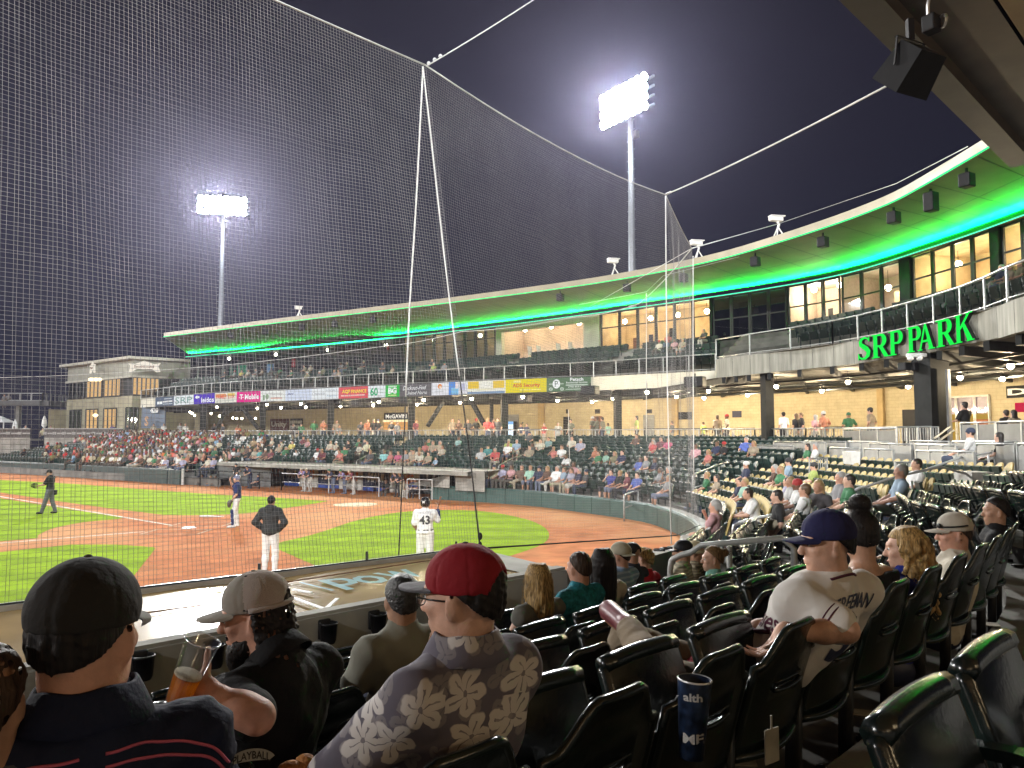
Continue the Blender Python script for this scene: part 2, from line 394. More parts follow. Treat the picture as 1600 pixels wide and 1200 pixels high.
m=MB();m.prism([(-.216,.216),(-.216,-.216),(0,-.216),(.216,0),(0,.216)],PL+A(0,0,.004),A(1,0,0),A(0,1,0),.02)
solo('home_plate',m,M['white'],'white rubber home plate set in the dirt between the batter boxes','home plate',PL,smooth=False)
oc=P(555,788.5,GZ);m=MB();m.add([(oc[0]+.98*math.cos(a),oc[1]+.98*math.sin(a),ZL)for a in np.linspace(0,2*math.pi,28,endpoint=False)],[tuple(range(28))])
struct('on_deck_circle',m,mat('pale_turf_mat',(.55,.47,.3),.9,var=.1,scale=3))
bt=P(318,808.5,GZ);m=MB();m.tube([bt+A(-.15,0,.045),bt+A(.15,.02,.045),bt+A(.45,.04,.035),bt+A(.72,.06,.025),bt+A(.75,.06,.03)],[.033,.034,.024,.014,.022],8)
solo('baseball_bat',m,M['white'],'pale baseball bat lying on the dirt beyond home plate','baseball bat',bt,smooth=True)
WZ=[(-9.0,-1.35),(.65,8.3),(1.83,11),(2.9,13.9),(4.1,17.3),(5.0,20.3),(5.4,23),(5.3,26),(4.7,28.5),(2.9,31.5),(1.05,34.1),(-1.5,36.2),(-3.9,37.8),(-18.5,47.0),(-47,66.5)]
CZ=[(-2.38,-7.97),(7.27,1.68),(10,8),(12,12),(13,16),(13.4,20),(13.5,24),(13.4,28),(12.9,33),(11.5,38),(9.3,42.6),(4,47.3),(-.5,50.2),(-15,59.6),(-41,77)]
ZWA=[-2.46,-2.46,-2.5,-2.55,-2.62,-2.7,-2.78,-2.8,-2.8,-2.8,-2.8,-2.8,-2.8,-2.8,-2.8]
ZCA=[-.10,-.10,-.30,-.58,-.80,-.87,-.87,-.87,-.87,-.87,-.87,-.87,-.87,-.87,-.87]
_n=10
WP=smooth_path([(x,y,z)for(x,y),z in zip(WZ,ZWA)],_n);CP=smooth_path([(x,y,z)for(x,y),z in zip(CZ,ZCA)],_n)
TT=np.arange(len(WP))/_n;NROW=12
def bowl(t,fr):
 w=A(*[np.interp(t,TT,WP[:,k])for k in range(3)]);c=A(*[np.interp(t,TT,CP[:,k])for k in range(3)])
 return w+(c-w)*fr
def row_z(t,k):return bowl(t,(k-.5)/NROW)[2]
def row_pt(t,k,off=0.):
 """seat back line of row k, at floor level; off metres towards the field"""
 p=bowl(t,(k-.06)/NROW);p[2]=row_z(t,k)
 if off:p=p+row_face(t)*off
 return p
def row_tan(t):
 t0,t1=max(0,t-.08),min(TT[-1],t+.08);d=bowl(t1,.5)-bowl(t0,.5);d[2]=0;return unit(d)
def row_face(t):
 d=row_tan(t);return A(-d[1],d[0],0)
tm=MB()
for k,ts in[(k,ts)for k in range(1,NROW+1)for ts in(np.linspace(0,12.0,140),np.linspace(12.0,12.95,8),np.linspace(12.95,14,8))]:
 if k<=3 and 11.9<ts[0]<12.9:continue
 lo=np.array([bowl(t,(k-1)/NROW)for t in ts]);hi=np.array([bowl(t,k/NROW)for t in ts]);z=np.array([row_z(t,k)for t in ts]);zp=np.array([row_z(t,k-1)if k>1 else row_z(t,1)-.5 for t in ts])-(1.2 if k==4 and 11.9<ts[0]<12.9 else 0)
 lo2=lo.copy();lo2[:,2]=zp;lo[:,2]=z;hi[:,2]=z
 tm.strip(lo2,lo);tm.strip(lo,hi)
struct('seating_terrace',tm,M['concrete_dark'])
WALLTOP=-2.53
def pad_run(root,pts,zt,mat_,n,zb=GZ,thick=.16,gap=.015,name='wall_pad'):
 p=np.asarray(pts)[:,:2];p=np.c_[p,np.zeros(len(p))];L=arclen(p);tot=L[-1]
 for k in range(n):
  s0=tot*k/n+gap;s1=tot*(k+1)/n-gap;q=np.array([at_len(p,s,L)for s in np.linspace(s0,s1,4)])
  tg=np.gradient(q,axis=0);tg/=np.linalg.norm(tg,axis=1)[:,None];nr=np.c_[-tg[:,1],tg[:,0],np.zeros(4)]
  zt_=np.array([zt(s)if callable(zt)else zt for s in np.linspace(s0/tot,s1/tot,4)])
  mb=MB();f=q+nr*thick;prof=[]
  for(off,dz)in((0,None),(thick,None),(thick,-.05),(thick-.05,0),(.0,0)):
   r=q+nr*off
   if dz is None:r[:,2]=zb
   else:r[:,2]=zt_+dz
   prof.append(r)
  V=np.vstack(prof);nn=4
  fc=[(a*nn+i,a*nn+i+1,(a+1)*nn+i+1,(a+1)*nn+i)for a in range(1,4)for i in range(3)]
  fc+=[(1*nn,2*nn,3*nn,4*nn,0),(1*nn+3,3,4*nn+3,3*nn+3,2*nn+3)]
  mb.add(V,fc);put(name,mb,mat_,root)
iw=[i for i,t in enumerate(TT)if 2.6<=t<=12.02]
arcp=WP[iw].copy()[::-1]
wallr=thing('padded_wall','low green padded wall curving round behind home plate','padded wall',(5.2,23,GZ))
fwd=arcp[::-1].copy();zt_f=lambda u:WALLTOP+.42*max(0,1-u/.22)**1.5
pad_run(wallr,fwd+0,zt_f,M['pad'],26)
cap=MB();tg=np.gradient(fwd[:,:2],axis=0);tg/=np.linalg.norm(tg,axis=1)[:,None];nr=np.c_[-tg[:,1],tg[:,0]]
us=arclen(fwd)/arclen(fwd)[-1];zt=np.array([zt_f(u)for u in us])
i_=np.c_[fwd[:,:2]-nr*.01,zt-.02];o_=np.c_[fwd[:,:2]-nr*.3,zt-.02];ib=i_.copy();ib[:,2]=GZ;ob=o_.copy();ob[:,2]=np.minimum(zt-.3,-2.75)
cap.strip(i_,o_);cap.strip(ob,o_);cap.strip(ib,i_);put('wall_core',cap,M['concrete'],wallr)
fw=[P(0,738,GZ),P(120,745,GZ),P(264,756,GZ)]
fw=[fw[0]+(fw[0]-fw[1])*.5]+fw
far_wall=thing('padded_wall','dark padded wall in front of the crowded first base seats','padded wall',fw[2])
pad_run(far_wall,[fw[3],fw[2],fw[1],fw[0]][::-1][::-1],GZ+.9,M['pad_dark'],9)
cp=MB()
for a,b in zip(fw[:-1],fw[1:]):
 n_=unit(A(b[1]-a[1],-(b[0]-a[0]),0))*-1
 z=A(0,0,.92);cp.quad(a+z,b+z,b+z+n_*.35,a+z+n_*.35);cp.quad(a+n_*.02,b+n_*.02,b+z+n_*.02,a+z+n_*.02)
put('wall_cap',cp,M['concrete'],far_wall)
gate=thing('padded_gate','short dark padded gate between the far wall and the dugout rail','padded gate',P(272,757,GZ))
pad_run(gate,[P(284,757.5,GZ),P(267,756.2,GZ)],GZ+.9,M['pad_dark'],2)
for px,py in((265.5,756),(285.5,757.6)):q=P(px,py,GZ);m=MB();m.bar(q,q+A(0,0,1.0),.14);put('gate_post',m,M['alu'],gate)
RE=smooth_path([P(x,y,9.5)for x,y in((256,520),(450,495.5),(645,472),(800,452),(950,430),(1100,400),(1215,367),(1350,320),(1450,270),(1535,215))]+[A(15.4,20.5,9.5),A(14.3,16.5,9.5),A(12,12.5,9.5)],6)
LP=smooth_path([P(x,y,9.0)for x,y in((295,553),(500,535),(645,519),(800,501),(1050,466),(1200,443),(1315,421),(1405,396),(1500,363),(1600,327))]+[A(21.4,25,9),A(20.6,19,9),A(17.5,13,9)],6)
FF=smooth_path([P(x,y,3.72)for x,y in((220,624),(306,617),(373,613),(450,610),(532,606),(627,601.5),(732,596.5),(792,594),(855,591.5),(925,589),(1020,584),(1118,579))],5)
FA=smooth_path([P(x,y,3.72)for x,y in((1119,561.5),(1180,553.5),(1260,544),(1327,534),(1390,522),(1450,509),(1503,496),(1560,478),(1600,463))]+[A(14.0,17,3.72),A(12.5,13,3.72)],5)
BP=smooth_path([A(-38,92,0),A(-20,79,0),A(-6,69.5,0),A(6.6,61,0),A(16,53,0),A(22,45,0),A(25.3,37,0),A(26,28,0),A(24,18,0)],6)
def at_col(path,px,z):
 """point of a path seen in picture column px when lifted to height z"""
 cols=np.array([proj((p[0],p[1],z))[0]for p in path])
 for i in range(len(path)-1):
  if(cols[i]-px)*(cols[i+1]-px)<=0 and cols[i]!=cols[i+1]:
   u=(px-cols[i])/(cols[i+1]-cols[i]);q=path[i]*(1-u)+path[i+1]*u;return A(q[0],q[1],z)
 q=path[-1]if px>cols[-1]else path[0];return A(q[0],q[1],z)
def resamp(p,n):L=arclen(p);return np.array([at_len(p,s,L)for s in np.linspace(0,L[-1],n)])
def path_n(p):
 t=np.gradient(p[:,:2],axis=0);t/=np.maximum(np.linalg.norm(t,axis=1)[:,None],1e-9);return np.c_[-t[:,1],t[:,0],np.zeros(len(p))]
gs=thing('grandstand','long curved grandstand with a green-lit roof, suites and concourse','grandstand',A(8,52,GZ))
pairs=[(256,295),(450,540),(645,735),(800,882),(950,1020),(1100,1190),(1215,1330),(1350,1480),(1450,1600)]
ReS=[];LpS=[]
for a,b in pairs:ReS.append(at_col(RE,a,9.5));LpS.append(at_col(LP,b,9.0))
ReS+=[RE[-10],RE[-4]];LpS+=[A(21.2,24,9),A(20,17.5,9)]
NS=6
Rs=smooth_path(ReS,NS);Ls=smooth_path(LpS,NS)
nS=len(Rs)
up=A(0,0,1)
m=MB();out=Ls+(Ls-Rs)*.9;out[:,2]=10.3
m.strip(Rs+up*0,out);e0=[Rs[0],out[0],Ls[0]+up*0,Rs[0]-up*.4];m.add(e0,[(0,1,2,3)]);put('roof',m,M['roof_metal'],gs)
m=MB();lo=Rs.copy();lo[:,2]=9.1;m.strip(Rs,lo);lo2=lo+(Ls-Rs)*.012;m.strip(lo,lo2)
tip=[Rs[0],Ls[0]+up*.35,Ls[0]-up*.02,lo[0]];m.add(tip,[(0,1,2,3)]);put('roof_rim',m,M['roof_metal'],gs)
m=MB();o_=lo-path_n(lo)*.03;m.strip(o_+up*.0,o_+up*.05);m.strip(o_,lo);put('rim_light',m,M['led_rim'],gs)
m=MB();a=lo[0]+A(0,0,.0);b=Ls[0];d=unit(np.cross(b-a,up))*.03
m.quad(a+d,b+d,b+d+up*.05,a+d+up*.05);put('rim_light',m,M['led_rim'],gs)
for i in range(0,nS-1,2):
 j=min(i+2,nS-1)
 for u0,u1 in((.012,.5),(.5,1.0)):
  m=MB();g=.004
  def sp(k,u):q=Rs[k]*(1-u)+Ls[k]*u;q=q.copy();q[2]=9.1-.1*u;return q
  ii=[i,(i+j)//2,j]if j-i>1 else[i,j]
  lo_=[sp(k,u0+g)for k in ii];hi_=[sp(k,u1-g)for k in ii]
  e=unit(lo_[-1]-lo_[0])*.03;lo_[0]=lo_[0]+e;hi_[0]=hi_[0]+e;lo_[-1]=lo_[-1]-e;hi_[-1]=hi_[-1]-e
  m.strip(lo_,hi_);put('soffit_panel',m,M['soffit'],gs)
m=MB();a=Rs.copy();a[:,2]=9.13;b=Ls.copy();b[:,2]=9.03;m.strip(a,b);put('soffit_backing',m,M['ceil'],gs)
nl=path_n(Ls)
if np.dot(nl[3],Rs[3]-Ls[3])<0:nl=-nl
m=MB()
for i in range(nS-1):
 a,b=Ls[i]+nl[i]*.32-up*.34,Ls[i+1]+nl[i+1]*.32-up*.34;w0,w1=nl[i]*.05,nl[i+1]*.05
 g=.02*(b-a)if i%3==0 else 0
 m.quad(a+g-w0,b-w1,b+w1,a+g+w0)
put('light_strip',m,M['led'],gs)
m=MB();a=Ls+nl*.02-up*.348;b=Ls+nl*.40-up*.348;m.strip(a,b);put('light_tray',m,M['soffit'],gs)  # plate added under the strip to block its light from below
m=MB();a=Ls+nl*.405-up*.40;m.strip(a,a+up*.058);put('light_strip',m,emit_mat('cyan_light_edge',(.10,1.0,.55),1.6),gs)
m=MB();a=Ls+nl*.38-up*.36;b=Ls+nl*.02-up*.36;m.strip(a,b);c=Ls+nl*.02;c[:,2]=8.62;m.strip(b,c);put('header',m,M['soffit'],gs)
m=MB();lo=FF.copy();lo[:,2]=2.82;m.strip(FF,lo);put('deck_edge',m,M['cream'],gs)
n_f=22;q=resamp(FA,n_f*3+1)
for k in range(n_f):
 r=q[k*3:k*3+4].copy();e=unit(r[-1]-r[0])*.008;r[0]+=e;r[-1]-=e;lo=r.copy();lo[:,2]=2.78;nn=path_n(r);bk=r-nn*-.2
 m=MB();m.strip(r,lo);m.strip(r,r+nn*.25);m.strip(lo,lo+nn*.25);put('fascia_panel',m,M['fascia'],gs)
m=MB();a=FF[-1];b=FA[0];m.quad(A(a[0],a[1],3.72),A(b[0],b[1],3.72),A(b[0],b[1],2.8),A(a[0],a[1],2.8));put('fascia_return',m,M['cream'],gs)
FBIG=np.vstack([resamp(FF,30),resamp(FA,30)])
prs=[(220,285),(450,560),(627,735),(792,890),(925,1010),(1118,1160),(1121,1165),(1180,1300),(1327,1450),(1450,1580),(1560,1640)]
f_=[at_col(FF if a<1119 else FA,a,3.72)for a,b in prs]+[A(14.0,17,3.72)];g_=[at_col(LP,b,8.8)for a,b in prs]+[A(20.6,18,0)]
f_=np.array(f_);g_=np.array(g_)
def dense(p,k=6):return np.vstack([p[i]+(p[i+1]-p[i])*u for i in range(len(p)-1)for u in np.arange(k)[:,None]/k]+[p[-1:]])
Fd,Gd=dense(f_),dense(g_)
NT=4;GBASE=5.75
def tier(u):z=3.72;q=Fd+(Gd-Fd)*u;return q
m=MB()
for k in range(NT+1):
 u0,u1=k/(NT+1),(k+1)/(NT+1);z=3.73+k*(GBASE-3.73)/NT;zp=3.73+(k-1)*(GBASE-3.73)/NT if k else 3.72
 a=tier(u0).copy();b=tier(u1).copy();a0=a.copy();a0[:,2]=zp;a[:,2]=z;b[:,2]=z
 m.strip(a0,a);m.strip(a,b)
put('deck_tier',m,M['concrete'],gs)
Bd=np.array([at_col(BP,proj((g[0],g[1],2.8))[0]+8,2.8)for g in Gd])
Bd=resamp(BP,len(Fd));Bd[:,2]=2.86
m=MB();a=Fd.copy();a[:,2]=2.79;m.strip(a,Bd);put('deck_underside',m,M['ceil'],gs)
for i in range(1,len(Fd),2):
 m=MB();a=Fd[i].copy();a[2]=2.62;b=Bd[i].copy();b[2]=2.68;m.bar(a,b,.18,.3);put('ceiling_beam',m,M['steel'],gs)
for off,z in((.12,2.45),(.25,2.38),(.45,2.5),(.6,2.4)):
 q=Fd+(Bd-Fd)*off;q[:,2]=z;m=MB();m.tube(q,.05+.04*(off>.3),6);put('ceiling_pipe',m,M['steel'],gs)
CFL=np.array([bowl(t,1.0)for t in np.linspace(1.5,14,60)]);CFL[:,2]=-.868;BF=resamp(BP[::-1],60);BF[:,2]=-.868
m=MB();m.strip(CFL,BF);put('concourse_floor',m,M['floor'],gs)
NW=60;q=resamp(BP,NW+1)
blk=mat('split_face_block_wall',(.50,.43,.28),.88,var=.08,scale=2)
N_,L_,B_=nodes_of(blk);bt_=N_.new('ShaderNodeTexBrick');bt_.inputs['Scale'].default_value=1.0;bt_.inputs['Brick Width'].default_value=.4;bt_.inputs['Row Height'].default_value=.2;bt_.inputs['Mortar Size'].default_value=.012
bt_.inputs['Color1'].default_value=(1,1,1,1);bt_.inputs['Color2'].default_value=(.93,.93,.92,1);bt_.inputs['Mortar'].default_value=(.82,.82,.8,1)
uvn=N_.new('ShaderNodeUVMap');L_.new(uvn.outputs[0],bt_.inputs['Vector']);mb_=N_.new('ShaderNodeMix');mb_.data_type='RGBA';mb_.blend_type='MULTIPLY';mb_.inputs[0].default_value=1
L_.new(B_.inputs['Base Color'].links[0].from_socket,mb_.inputs[6]);L_.new(bt_.outputs['Color'],mb_.inputs[7]);L_.new(mb_.outputs[2],B_.inputs['Base Color'])
m=MB();lo=q.copy();lo[:,2]=-.9;hi=q.copy();hi[:,2]=2.86;m.strip(hi,lo);ow=put('back_wall',m,blk,gs)
L=arclen(q);uv=ow.data.uv_layers.new(name='UVMap');n1=NW+1
for lp in ow.data.loops:vi=lp.vertex_index;uv.data[lp.index].uv=(L[vi%n1],3.76 if vi<n1 else 0)
def wall_box(px0,px1,z0,z1,d=.08,name='door',m_=None,parent=gs,label=None):
 a=at_col(BP,px0,(z0+z1)/2);b=at_col(BP,px1,(z0+z1)/2);dd=unit(b-a);nn=A(dd[1],-dd[0],0);w=np.linalg.norm((b-a)[:2])
 mb=MB();mb.box((a+b)/2*A(1,1,0)+A(0,0,(z0+z1)/2)+nn*d/2,(w,d,z1-z0),math.atan2(dd[1],dd[0]));return put(name,mb,m_ or M['steel'],parent,label=label),(a+b)/2,dd,nn
for px0,px1,z1,mm in((881,891,1.35,'steel'),(928,941,1.35,'wood'),(1006,1023,1.4,'panel'),(1412,1446,1.35,'black'),(1379,1383,1.3,'black'),(795,811,1.6,'panel')):
 wall_box(px0,px1,-.85,z1,.07,'door',M[mm])
for px0,px1,z0,z1,mm in((885,888,1.6,1.95,'black'),(930,938,1.55,1.9,'black'),(1057,1081,1.0,1.55,'steel'),(1145,1159,1.1,1.55,'navy'),(1378,1382,1.6,2.1,'black'),(816,818,.8,.95,'black'),(1010,1019,1.5,1.8,'steel')):
 wall_box(px0,px1,z0,z1,.06,'wall_sign',M[mm])
for px in(843,1052,1375,1462):
 wall_box(px,px+9,-.88,2.6,.25,'pilaster',M['wall_tan'])
for px,w,dep in((318,9,1.2),(411,9,1.2),(517,10,1.2),(643,10,1.2),(788,10,1.2),(768,5,6),(965,10,1.4),(1199,15,1.0),(1457,37,.9)):
 src=FF if px<1100 else FA
 a=at_col(src,px,1.0);
 j=np.argmin(np.linalg.norm(Fd[:,:2]-a[:2],axis=1));back=unit((Gd[j]-Fd[j])*A(1,1,0));a=a+back*dep;a=A(a[0],a[1],0)
 d_=a[1];ww=w*d_/F_PX;x0=(px-CX)/F_PX*d_;a=A(x0,d_,0)
 mb=MB();mb.box(a+A(0,0,.95),(ww,ww*.9,3.7),.3);put('column',mb,M['steel'],gs)
 mb=MB();mb.box(a+A(0,0,-.72),(ww*1.25,ww*1.2,.3),.3);put('column_base',mb,M['steel'],gs)
 if px==1457:mb=MB();mb.box(a+A(ww*.36,-ww*.6,.9),(.12,.1,2.6),.3);put('conduit',mb,M['alu'],gs)
for(x0,y0),(x1,y1),d in(((692,628),(668,666),58),((735,624),(757,664),56),((356,634),(340,668),70),((378,636),(404,670),68),((372,636),(352,646),70)):
 mb=MB();mb.bar(D(x0,y0,d),D(x1,y1,d-.5),.28);put('brace',mb,M['steel'],gs)
WT,WB=8.62,GBASE
def wpt(px,z):return at_col(LP,px,z)-A(0,0,0)
def lp_in(p):
 j=np.argmin(np.linalg.norm(Ls[:,:2]-p[:2],axis=1));return-nl[j]
def room(px0,px1,m_,deep=3.0,lamps=0,watts=30,col=(1,.72,.4),h=.55):
 a=wpt(px0,7);b=wpt(px1,7);ia=lp_in(a);ib=lp_in(b);a2,b2=a+ia*deep,b+ib*deep;mb=MB()
 z=lambda p,zz:A(p[0],p[1],zz)
 mb.quad(z(a2,WB),z(b2,WB),z(b2,WT+.1),z(a2,WT+.1));mb.quad(z(a,WB),z(a2,WB),z(a2,WT+.1),z(a,WT+.1));mb.quad(z(b,WB),z(b2,WB),z(b2,WT+.1),z(b,WT+.1))
 mb.quad(z(a,WT+.08),z(b,WT+.08),z(b2,WT+.08),z(a2,WT+.08));mb.quad(z(a,WB+.01),z(b,WB+.01),z(b2,WB+.01),z(a2,WB+.01))
 put('suite_room',mb,m_,gs)
 for k in range(lamps):
  u=(k+.5)/lamps;c=a*(1-u)+b*u+ia*deep*.45;c=A(c[0],c[1],WT-h)
  mb=MB();mb.sphere(c,.17,10,7);o=put('pendant_lamp',mb,M['lamp'],gs,True)
  mb=MB();mb.tube([c+A(0,0,.1),A(c[0],c[1],WT+.05)],.012,5);put('lamp_cord',mb,M['black'],gs)
  point('suite_light',c-A(0,0,.35),watts*2.0,.15,col,gs)
def windows(px0,px1,n,gl,rows=(0.0,.62,1.0),fw_=.09,skip=()):
 for k in range(n):
  u0,u1=k/n,(k+1)/n;p0=px0+(px1-px0)*u0;p1=px0+(px1-px0)*u1
  a=wpt(p0,WB);b=wpt(p1,WB);dd=unit(b-a);a=a+dd*.015;b=b-dd*.015;mb=MB();w=np.linalg.norm(b-a)
  zs=[WB+(WT-WB)*r for r in rows]
  for e,s_ in((a,1),(b,-1)):mb.bar(e+dd*s_*fw_/2+A(0,0,0),e+dd*s_*fw_/2+A(0,0,WT-WB),fw_,fw_,up=dd)
  for r,zz in enumerate(zs):
   zc=zz+(fw_/2 if r==0 else-fw_/2 if r==len(zs)-1 else 0);mb.bar(A(a[0],a[1],zc)+dd*fw_,A(b[0],b[1],zc)-dd*fw_,fw_*.98,fw_*.8)
  w_=put('window',mb,M['mullion'],gs)
  for r in range(len(zs)-1):
   pm=MB();i_=fw_*.9;pm.quad(A(a[0],a[1],zs[r]+i_*.5)+dd*i_,A(b[0],b[1],zs[r]+i_*.5)-dd*i_,A(b[0],b[1],zs[r+1]-i_*.5)-dd*i_,A(a[0],a[1],zs[r+1]-i_*.5)+dd*i_)
   o=link('pane',pm.mesh('pane',gl,False,wloc(gs)),w_)
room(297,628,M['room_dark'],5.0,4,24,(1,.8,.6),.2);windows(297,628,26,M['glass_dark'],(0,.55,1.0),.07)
room(630,775,M['room_wall'],2.6,2,26,h=.35);windows(630,775,9,M['glass_dark'],(0,.7,1),.12)
room(786,914,M['room_pink'],2.6,3,32,(1,.78,.5),.28)
room(940,1112,M['room_wall'],3.0,4,50);windows(940,1112,6,M['glass'],(0,.62,1))
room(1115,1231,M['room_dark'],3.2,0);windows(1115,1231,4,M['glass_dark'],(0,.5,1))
room(1233,1315,M['room_pink'],3.0,2,95,(1,.85,.65),.18);windows(1233,1315,3,M['glass'],(0,.56,1))
room(1317,1411,M['room_pink'],3.0,1,32,(1,.82,.65),.9);windows(1317,1411,3,M['glass'],(0,.56,1))
room(1429,1554,M['room_wall'],3.2,2,85,(1,.76,.42),.6);windows(1429,1554,4,M['glass'],(0,.6,1))
room(1570,1700,M['room_wall'],3.2,2,60,(1,.76,.42),.6);windows(1570,1700,4,M['glass'],(0,.6,1))
for a_,b_,mm in((777,786,'cream'),(914,939,'cream'),(1112,1115,'steel'),(1231,1233,'steel'),(1411.5,1428,'steel'),(1555,1569,'steel')):
 a=wpt(a_,WB);b=wpt(b_,WB);mb=MB();i_=lp_in(a)*-.18;z=A(0,0,WT-WB)
 mb.quad(a+i_,b+i_,b+i_+z,a+i_+z);mb.quad(a+i_,a-i_,a-i_+z,a+i_+z);mb.quad(b+i_,b-i_,b-i_+z,b+i_+z);put('wall_pier',mb,M[mm],gs)
a=wpt(786,WT);b=wpt(914,WT);mb=MB();i_=lp_in(a)*-.18;z=A(0,0,-.5);mb.quad(a+i_,b+i_,b+i_+z,a+i_+z);mb.quad(a+i_+z,b+i_+z,b-i_+z,a-i_+z);put('porch_lintel',mb,M['cream'],gs)
def inner(px0,px1,z0,z1,m_,name,deep=1.6):
 a=wpt(px0,z0);b=wpt(px1,z0);i_=lp_in(a)*deep;mb=MB();z=A(0,0,z1-z0);mb.box((a+b)/2+i_+z/2,(np.linalg.norm(b-a),.06,z1-z0),math.atan2((b-a)[1],(b-a)[0]));put(name,mb,m_,gs)
scr_g=emit_mat('green_screen',(.1,.8,.4),.5);scr_b=emit_mat('blue_screen',(.45,.65,1),.8);scr_r=emit_mat('red_sign_light',(1,.05,.04),.6)
inner(340,344,6.5,7.4,scr_g,'screen');inner(351,360,6.3,7.5,scr_g,'screen');inner(361,366,6.5,7.5,scr_g,'screen');inner(398,408,6.3,7.4,scr_b,'screen')
inner(437,443,6.9,7.8,scr_r,'wall_sign');inner(584,588,7.9,8.25,scr_r,'exit_light');inner(588,594,5.9,6.5,scr_g,'screen');inner(596,605,6.1,6.4,scr_b,'screen');inner(326,333,5.8,7.2,M['room_pink'],'inner_door')
for q_ in((965,972,5.8,6.9,'wood'),(990,996,5.8,7.0,'navy'),(1022,1027,5.8,7.3,'black'),(1060,1075,5.8,6.5,'wood'),(1085,1092,7.2,7.9,'black'),(1265,1272,5.8,7.3,'room_dark'),(1355,1366,5.8,7.6,'room_wall'),(1385,1392,5.8,7.1,'black'),(1470,1484,5.8,6.5,'wood'),(1500,1504,5.8,7.4,'black'),(1525,1536,6.9,7.6,'black')):inner(*q_[:4],M[q_[4]],'suite_furniture',1.9)
inner(612,622,5.8,8.3,M['room_pink'],'inner_wall');inner(683,692,5.8,7.8,M['wood'],'inner_door',2.3);inner(745,770,5.8,8.2,M['wood'],'inner_wall',2.3);inner(1330,1345,6.2,6.9,M['red'],'wall_sign',2.6)
def railing(path,label,base_z,h=1.0,step=1.6,infill=True,group='balcony railings along the upper deck',name='railing',pitch=None,mids=1,mt='galv',z_of=None,off=.06):
 p=np.asarray(path);L=arclen(p);r=thing(name,label,'railing',(p[0][0],p[0][1],base_z),0,group)
 n=max(1,int(round(L[-1]/step)));zz=(lambda s:base_z)if z_of is None else z_of
 pt=lambda s,z:(lambda q:A(q[0],q[1],zz(s)+z))(at_len(p,s,L))
 ss=np.linspace(0,L[-1],max(3,n+1))
 for hh in([h]+[h*(k+1)/(mids+1)for k in range(mids)]if not infill else[h,.1]):
  mb=MB();mb.tube([pt(s,hh)for s in ss],.035 if hh==h else .022,6);put('rail',mb,M[mt],r,True)
 for s in ss:mb=MB();mb.bar(pt(s,0),pt(s,h),.055);put('post',mb,M[mt],r)
 if infill:
  for i in range(len(ss)-1):
   mb=MB();a,b=pt(ss[i],.14),pt(ss[i+1],.14);d=unit(b-a)*.05;z=A(0,0,h-.2);mb.quad(a+d,b-d,b-d+z,a+d+z);put('mesh_infill',mb,M['glass_mesh'],r)
 if pitch:
  mb=MB()
  for s in np.arange(pitch,L[-1],pitch):mb.bar(pt(s,.1),pt(s,h),.02)
  o=put('baluster',mb,M[mt],r);o['kind']='stuff'
 return r
M['glass_mesh']=glass_mat('dark_mesh_infill',(.5,.52,.5),.62,1.0)
for n_g in M['glass_mesh'].node_tree.nodes:
 if n_g.type=='BSDF_GLOSSY':n_g.inputs[0].default_value=(.025,.03,.03,1)
seg=FF[::1]
cut=[0,14,27,40,len(FF)-1]
nm=['upper deck railing above the purple and magenta adverts','upper deck railing above the white adverts','upper deck railing above the grey script advert','upper deck railing above the yellow and green adverts']
for a,b,l_ in zip(cut[:-1],cut[1:],nm):railing(seg[a:b+1],l_,3.72)
railing(FA[0:14],'balcony railing on the plain concrete fascia left of the green letters',3.72,step=2.1)
railing(FA[13:42],'balcony railing on the concrete fascia over the green letters',3.72,step=1.5)
cpath=np.array([bowl(t,1.0)for t in np.linspace(6.2,13.9,90)])
for i0,i1,l_ in((0,22,'barred concourse railing behind the tan seats'),(22,44,'barred concourse railing above the middle green seats'),(44,66,'barred concourse railing behind the dugout seats'),(66,89,'barred concourse railing above the packed crowd')):
 railing(cpath[i0:i1+1],l_,-.86,1.07,1.5,False,'barred railings along the concourse',pitch=.22 if i0<60 else .4,mids=0)
LPX=[(339,636),(402,638),(417,632),(439,637),(470,631),(478,636),(532,635),(583,633),(592,628),(652,632),(662,625),(719,629),(737,623),(817,620),(871,626),(958,623),(1011,613),(1057,620),(1107,611),(1168,617),(1213,604),(1284,611),(1325,597),(1419,604),(1566,592),(1579,572),(1500,590),(1100,622),(925,628)]
lampm=MB();lampm.sphere((0,0,0),.11,10,7);LAMP_B=lampm.mesh('bulb',M['lamp'],True)
shm=MB();shm.lathe([(.03,.22),(.06,.16),(.2,.08),(.21,.06)],n=12);LAMP_S=shm.mesh('lamp_shade',M['black'],True)
for i,(x,y)in enumerate(sorted(LPX)):
 p=P(x,y,2.3)
 t=thing('hanging_lamp','bare bulb lamp hanging under the concourse ceiling, %s from the left'%NTH[i],'lamp',p,0,'lit lamps hanging under the concourse ceiling')
 link('bulb',LAMP_B,t);link('lamp_shade',LAMP_S,t);mb=MB();mb.tube([p+A(0,0,.2),p+A(0,0,.52)],.015,5);put('cord',mb,M['black'],t)
 point('lamp_light',p-A(0,0,.25),640 if x>480 else 170,.1,(1,.80,.52),t)
sb=[(297,644),(300,646),(304,649),(330,646),(343,650),(349,651),(364,653),(370,654),(378,654),(392,654),(399,654)]
t=thing('string_lights','string of small white bulbs hanging in the dark concourse corner','string lights',D(350,650,78))
for x,y in sb:mb=MB();mb.sphere(D(x,y,78),.1,8,6);put('bulb',mb,M['lamp'],t,True)
mb=MB();mb.tube([D(x,y-1.5,78.05)for x,y in sb],.012,4);put('cord',mb,M['black'],t)
ZR=-1.45
rf=thing('dugout_roof','low dugout roof covered with a glossy tan tarp in front of the near seats','dugout roof',P(540,905,ZR))
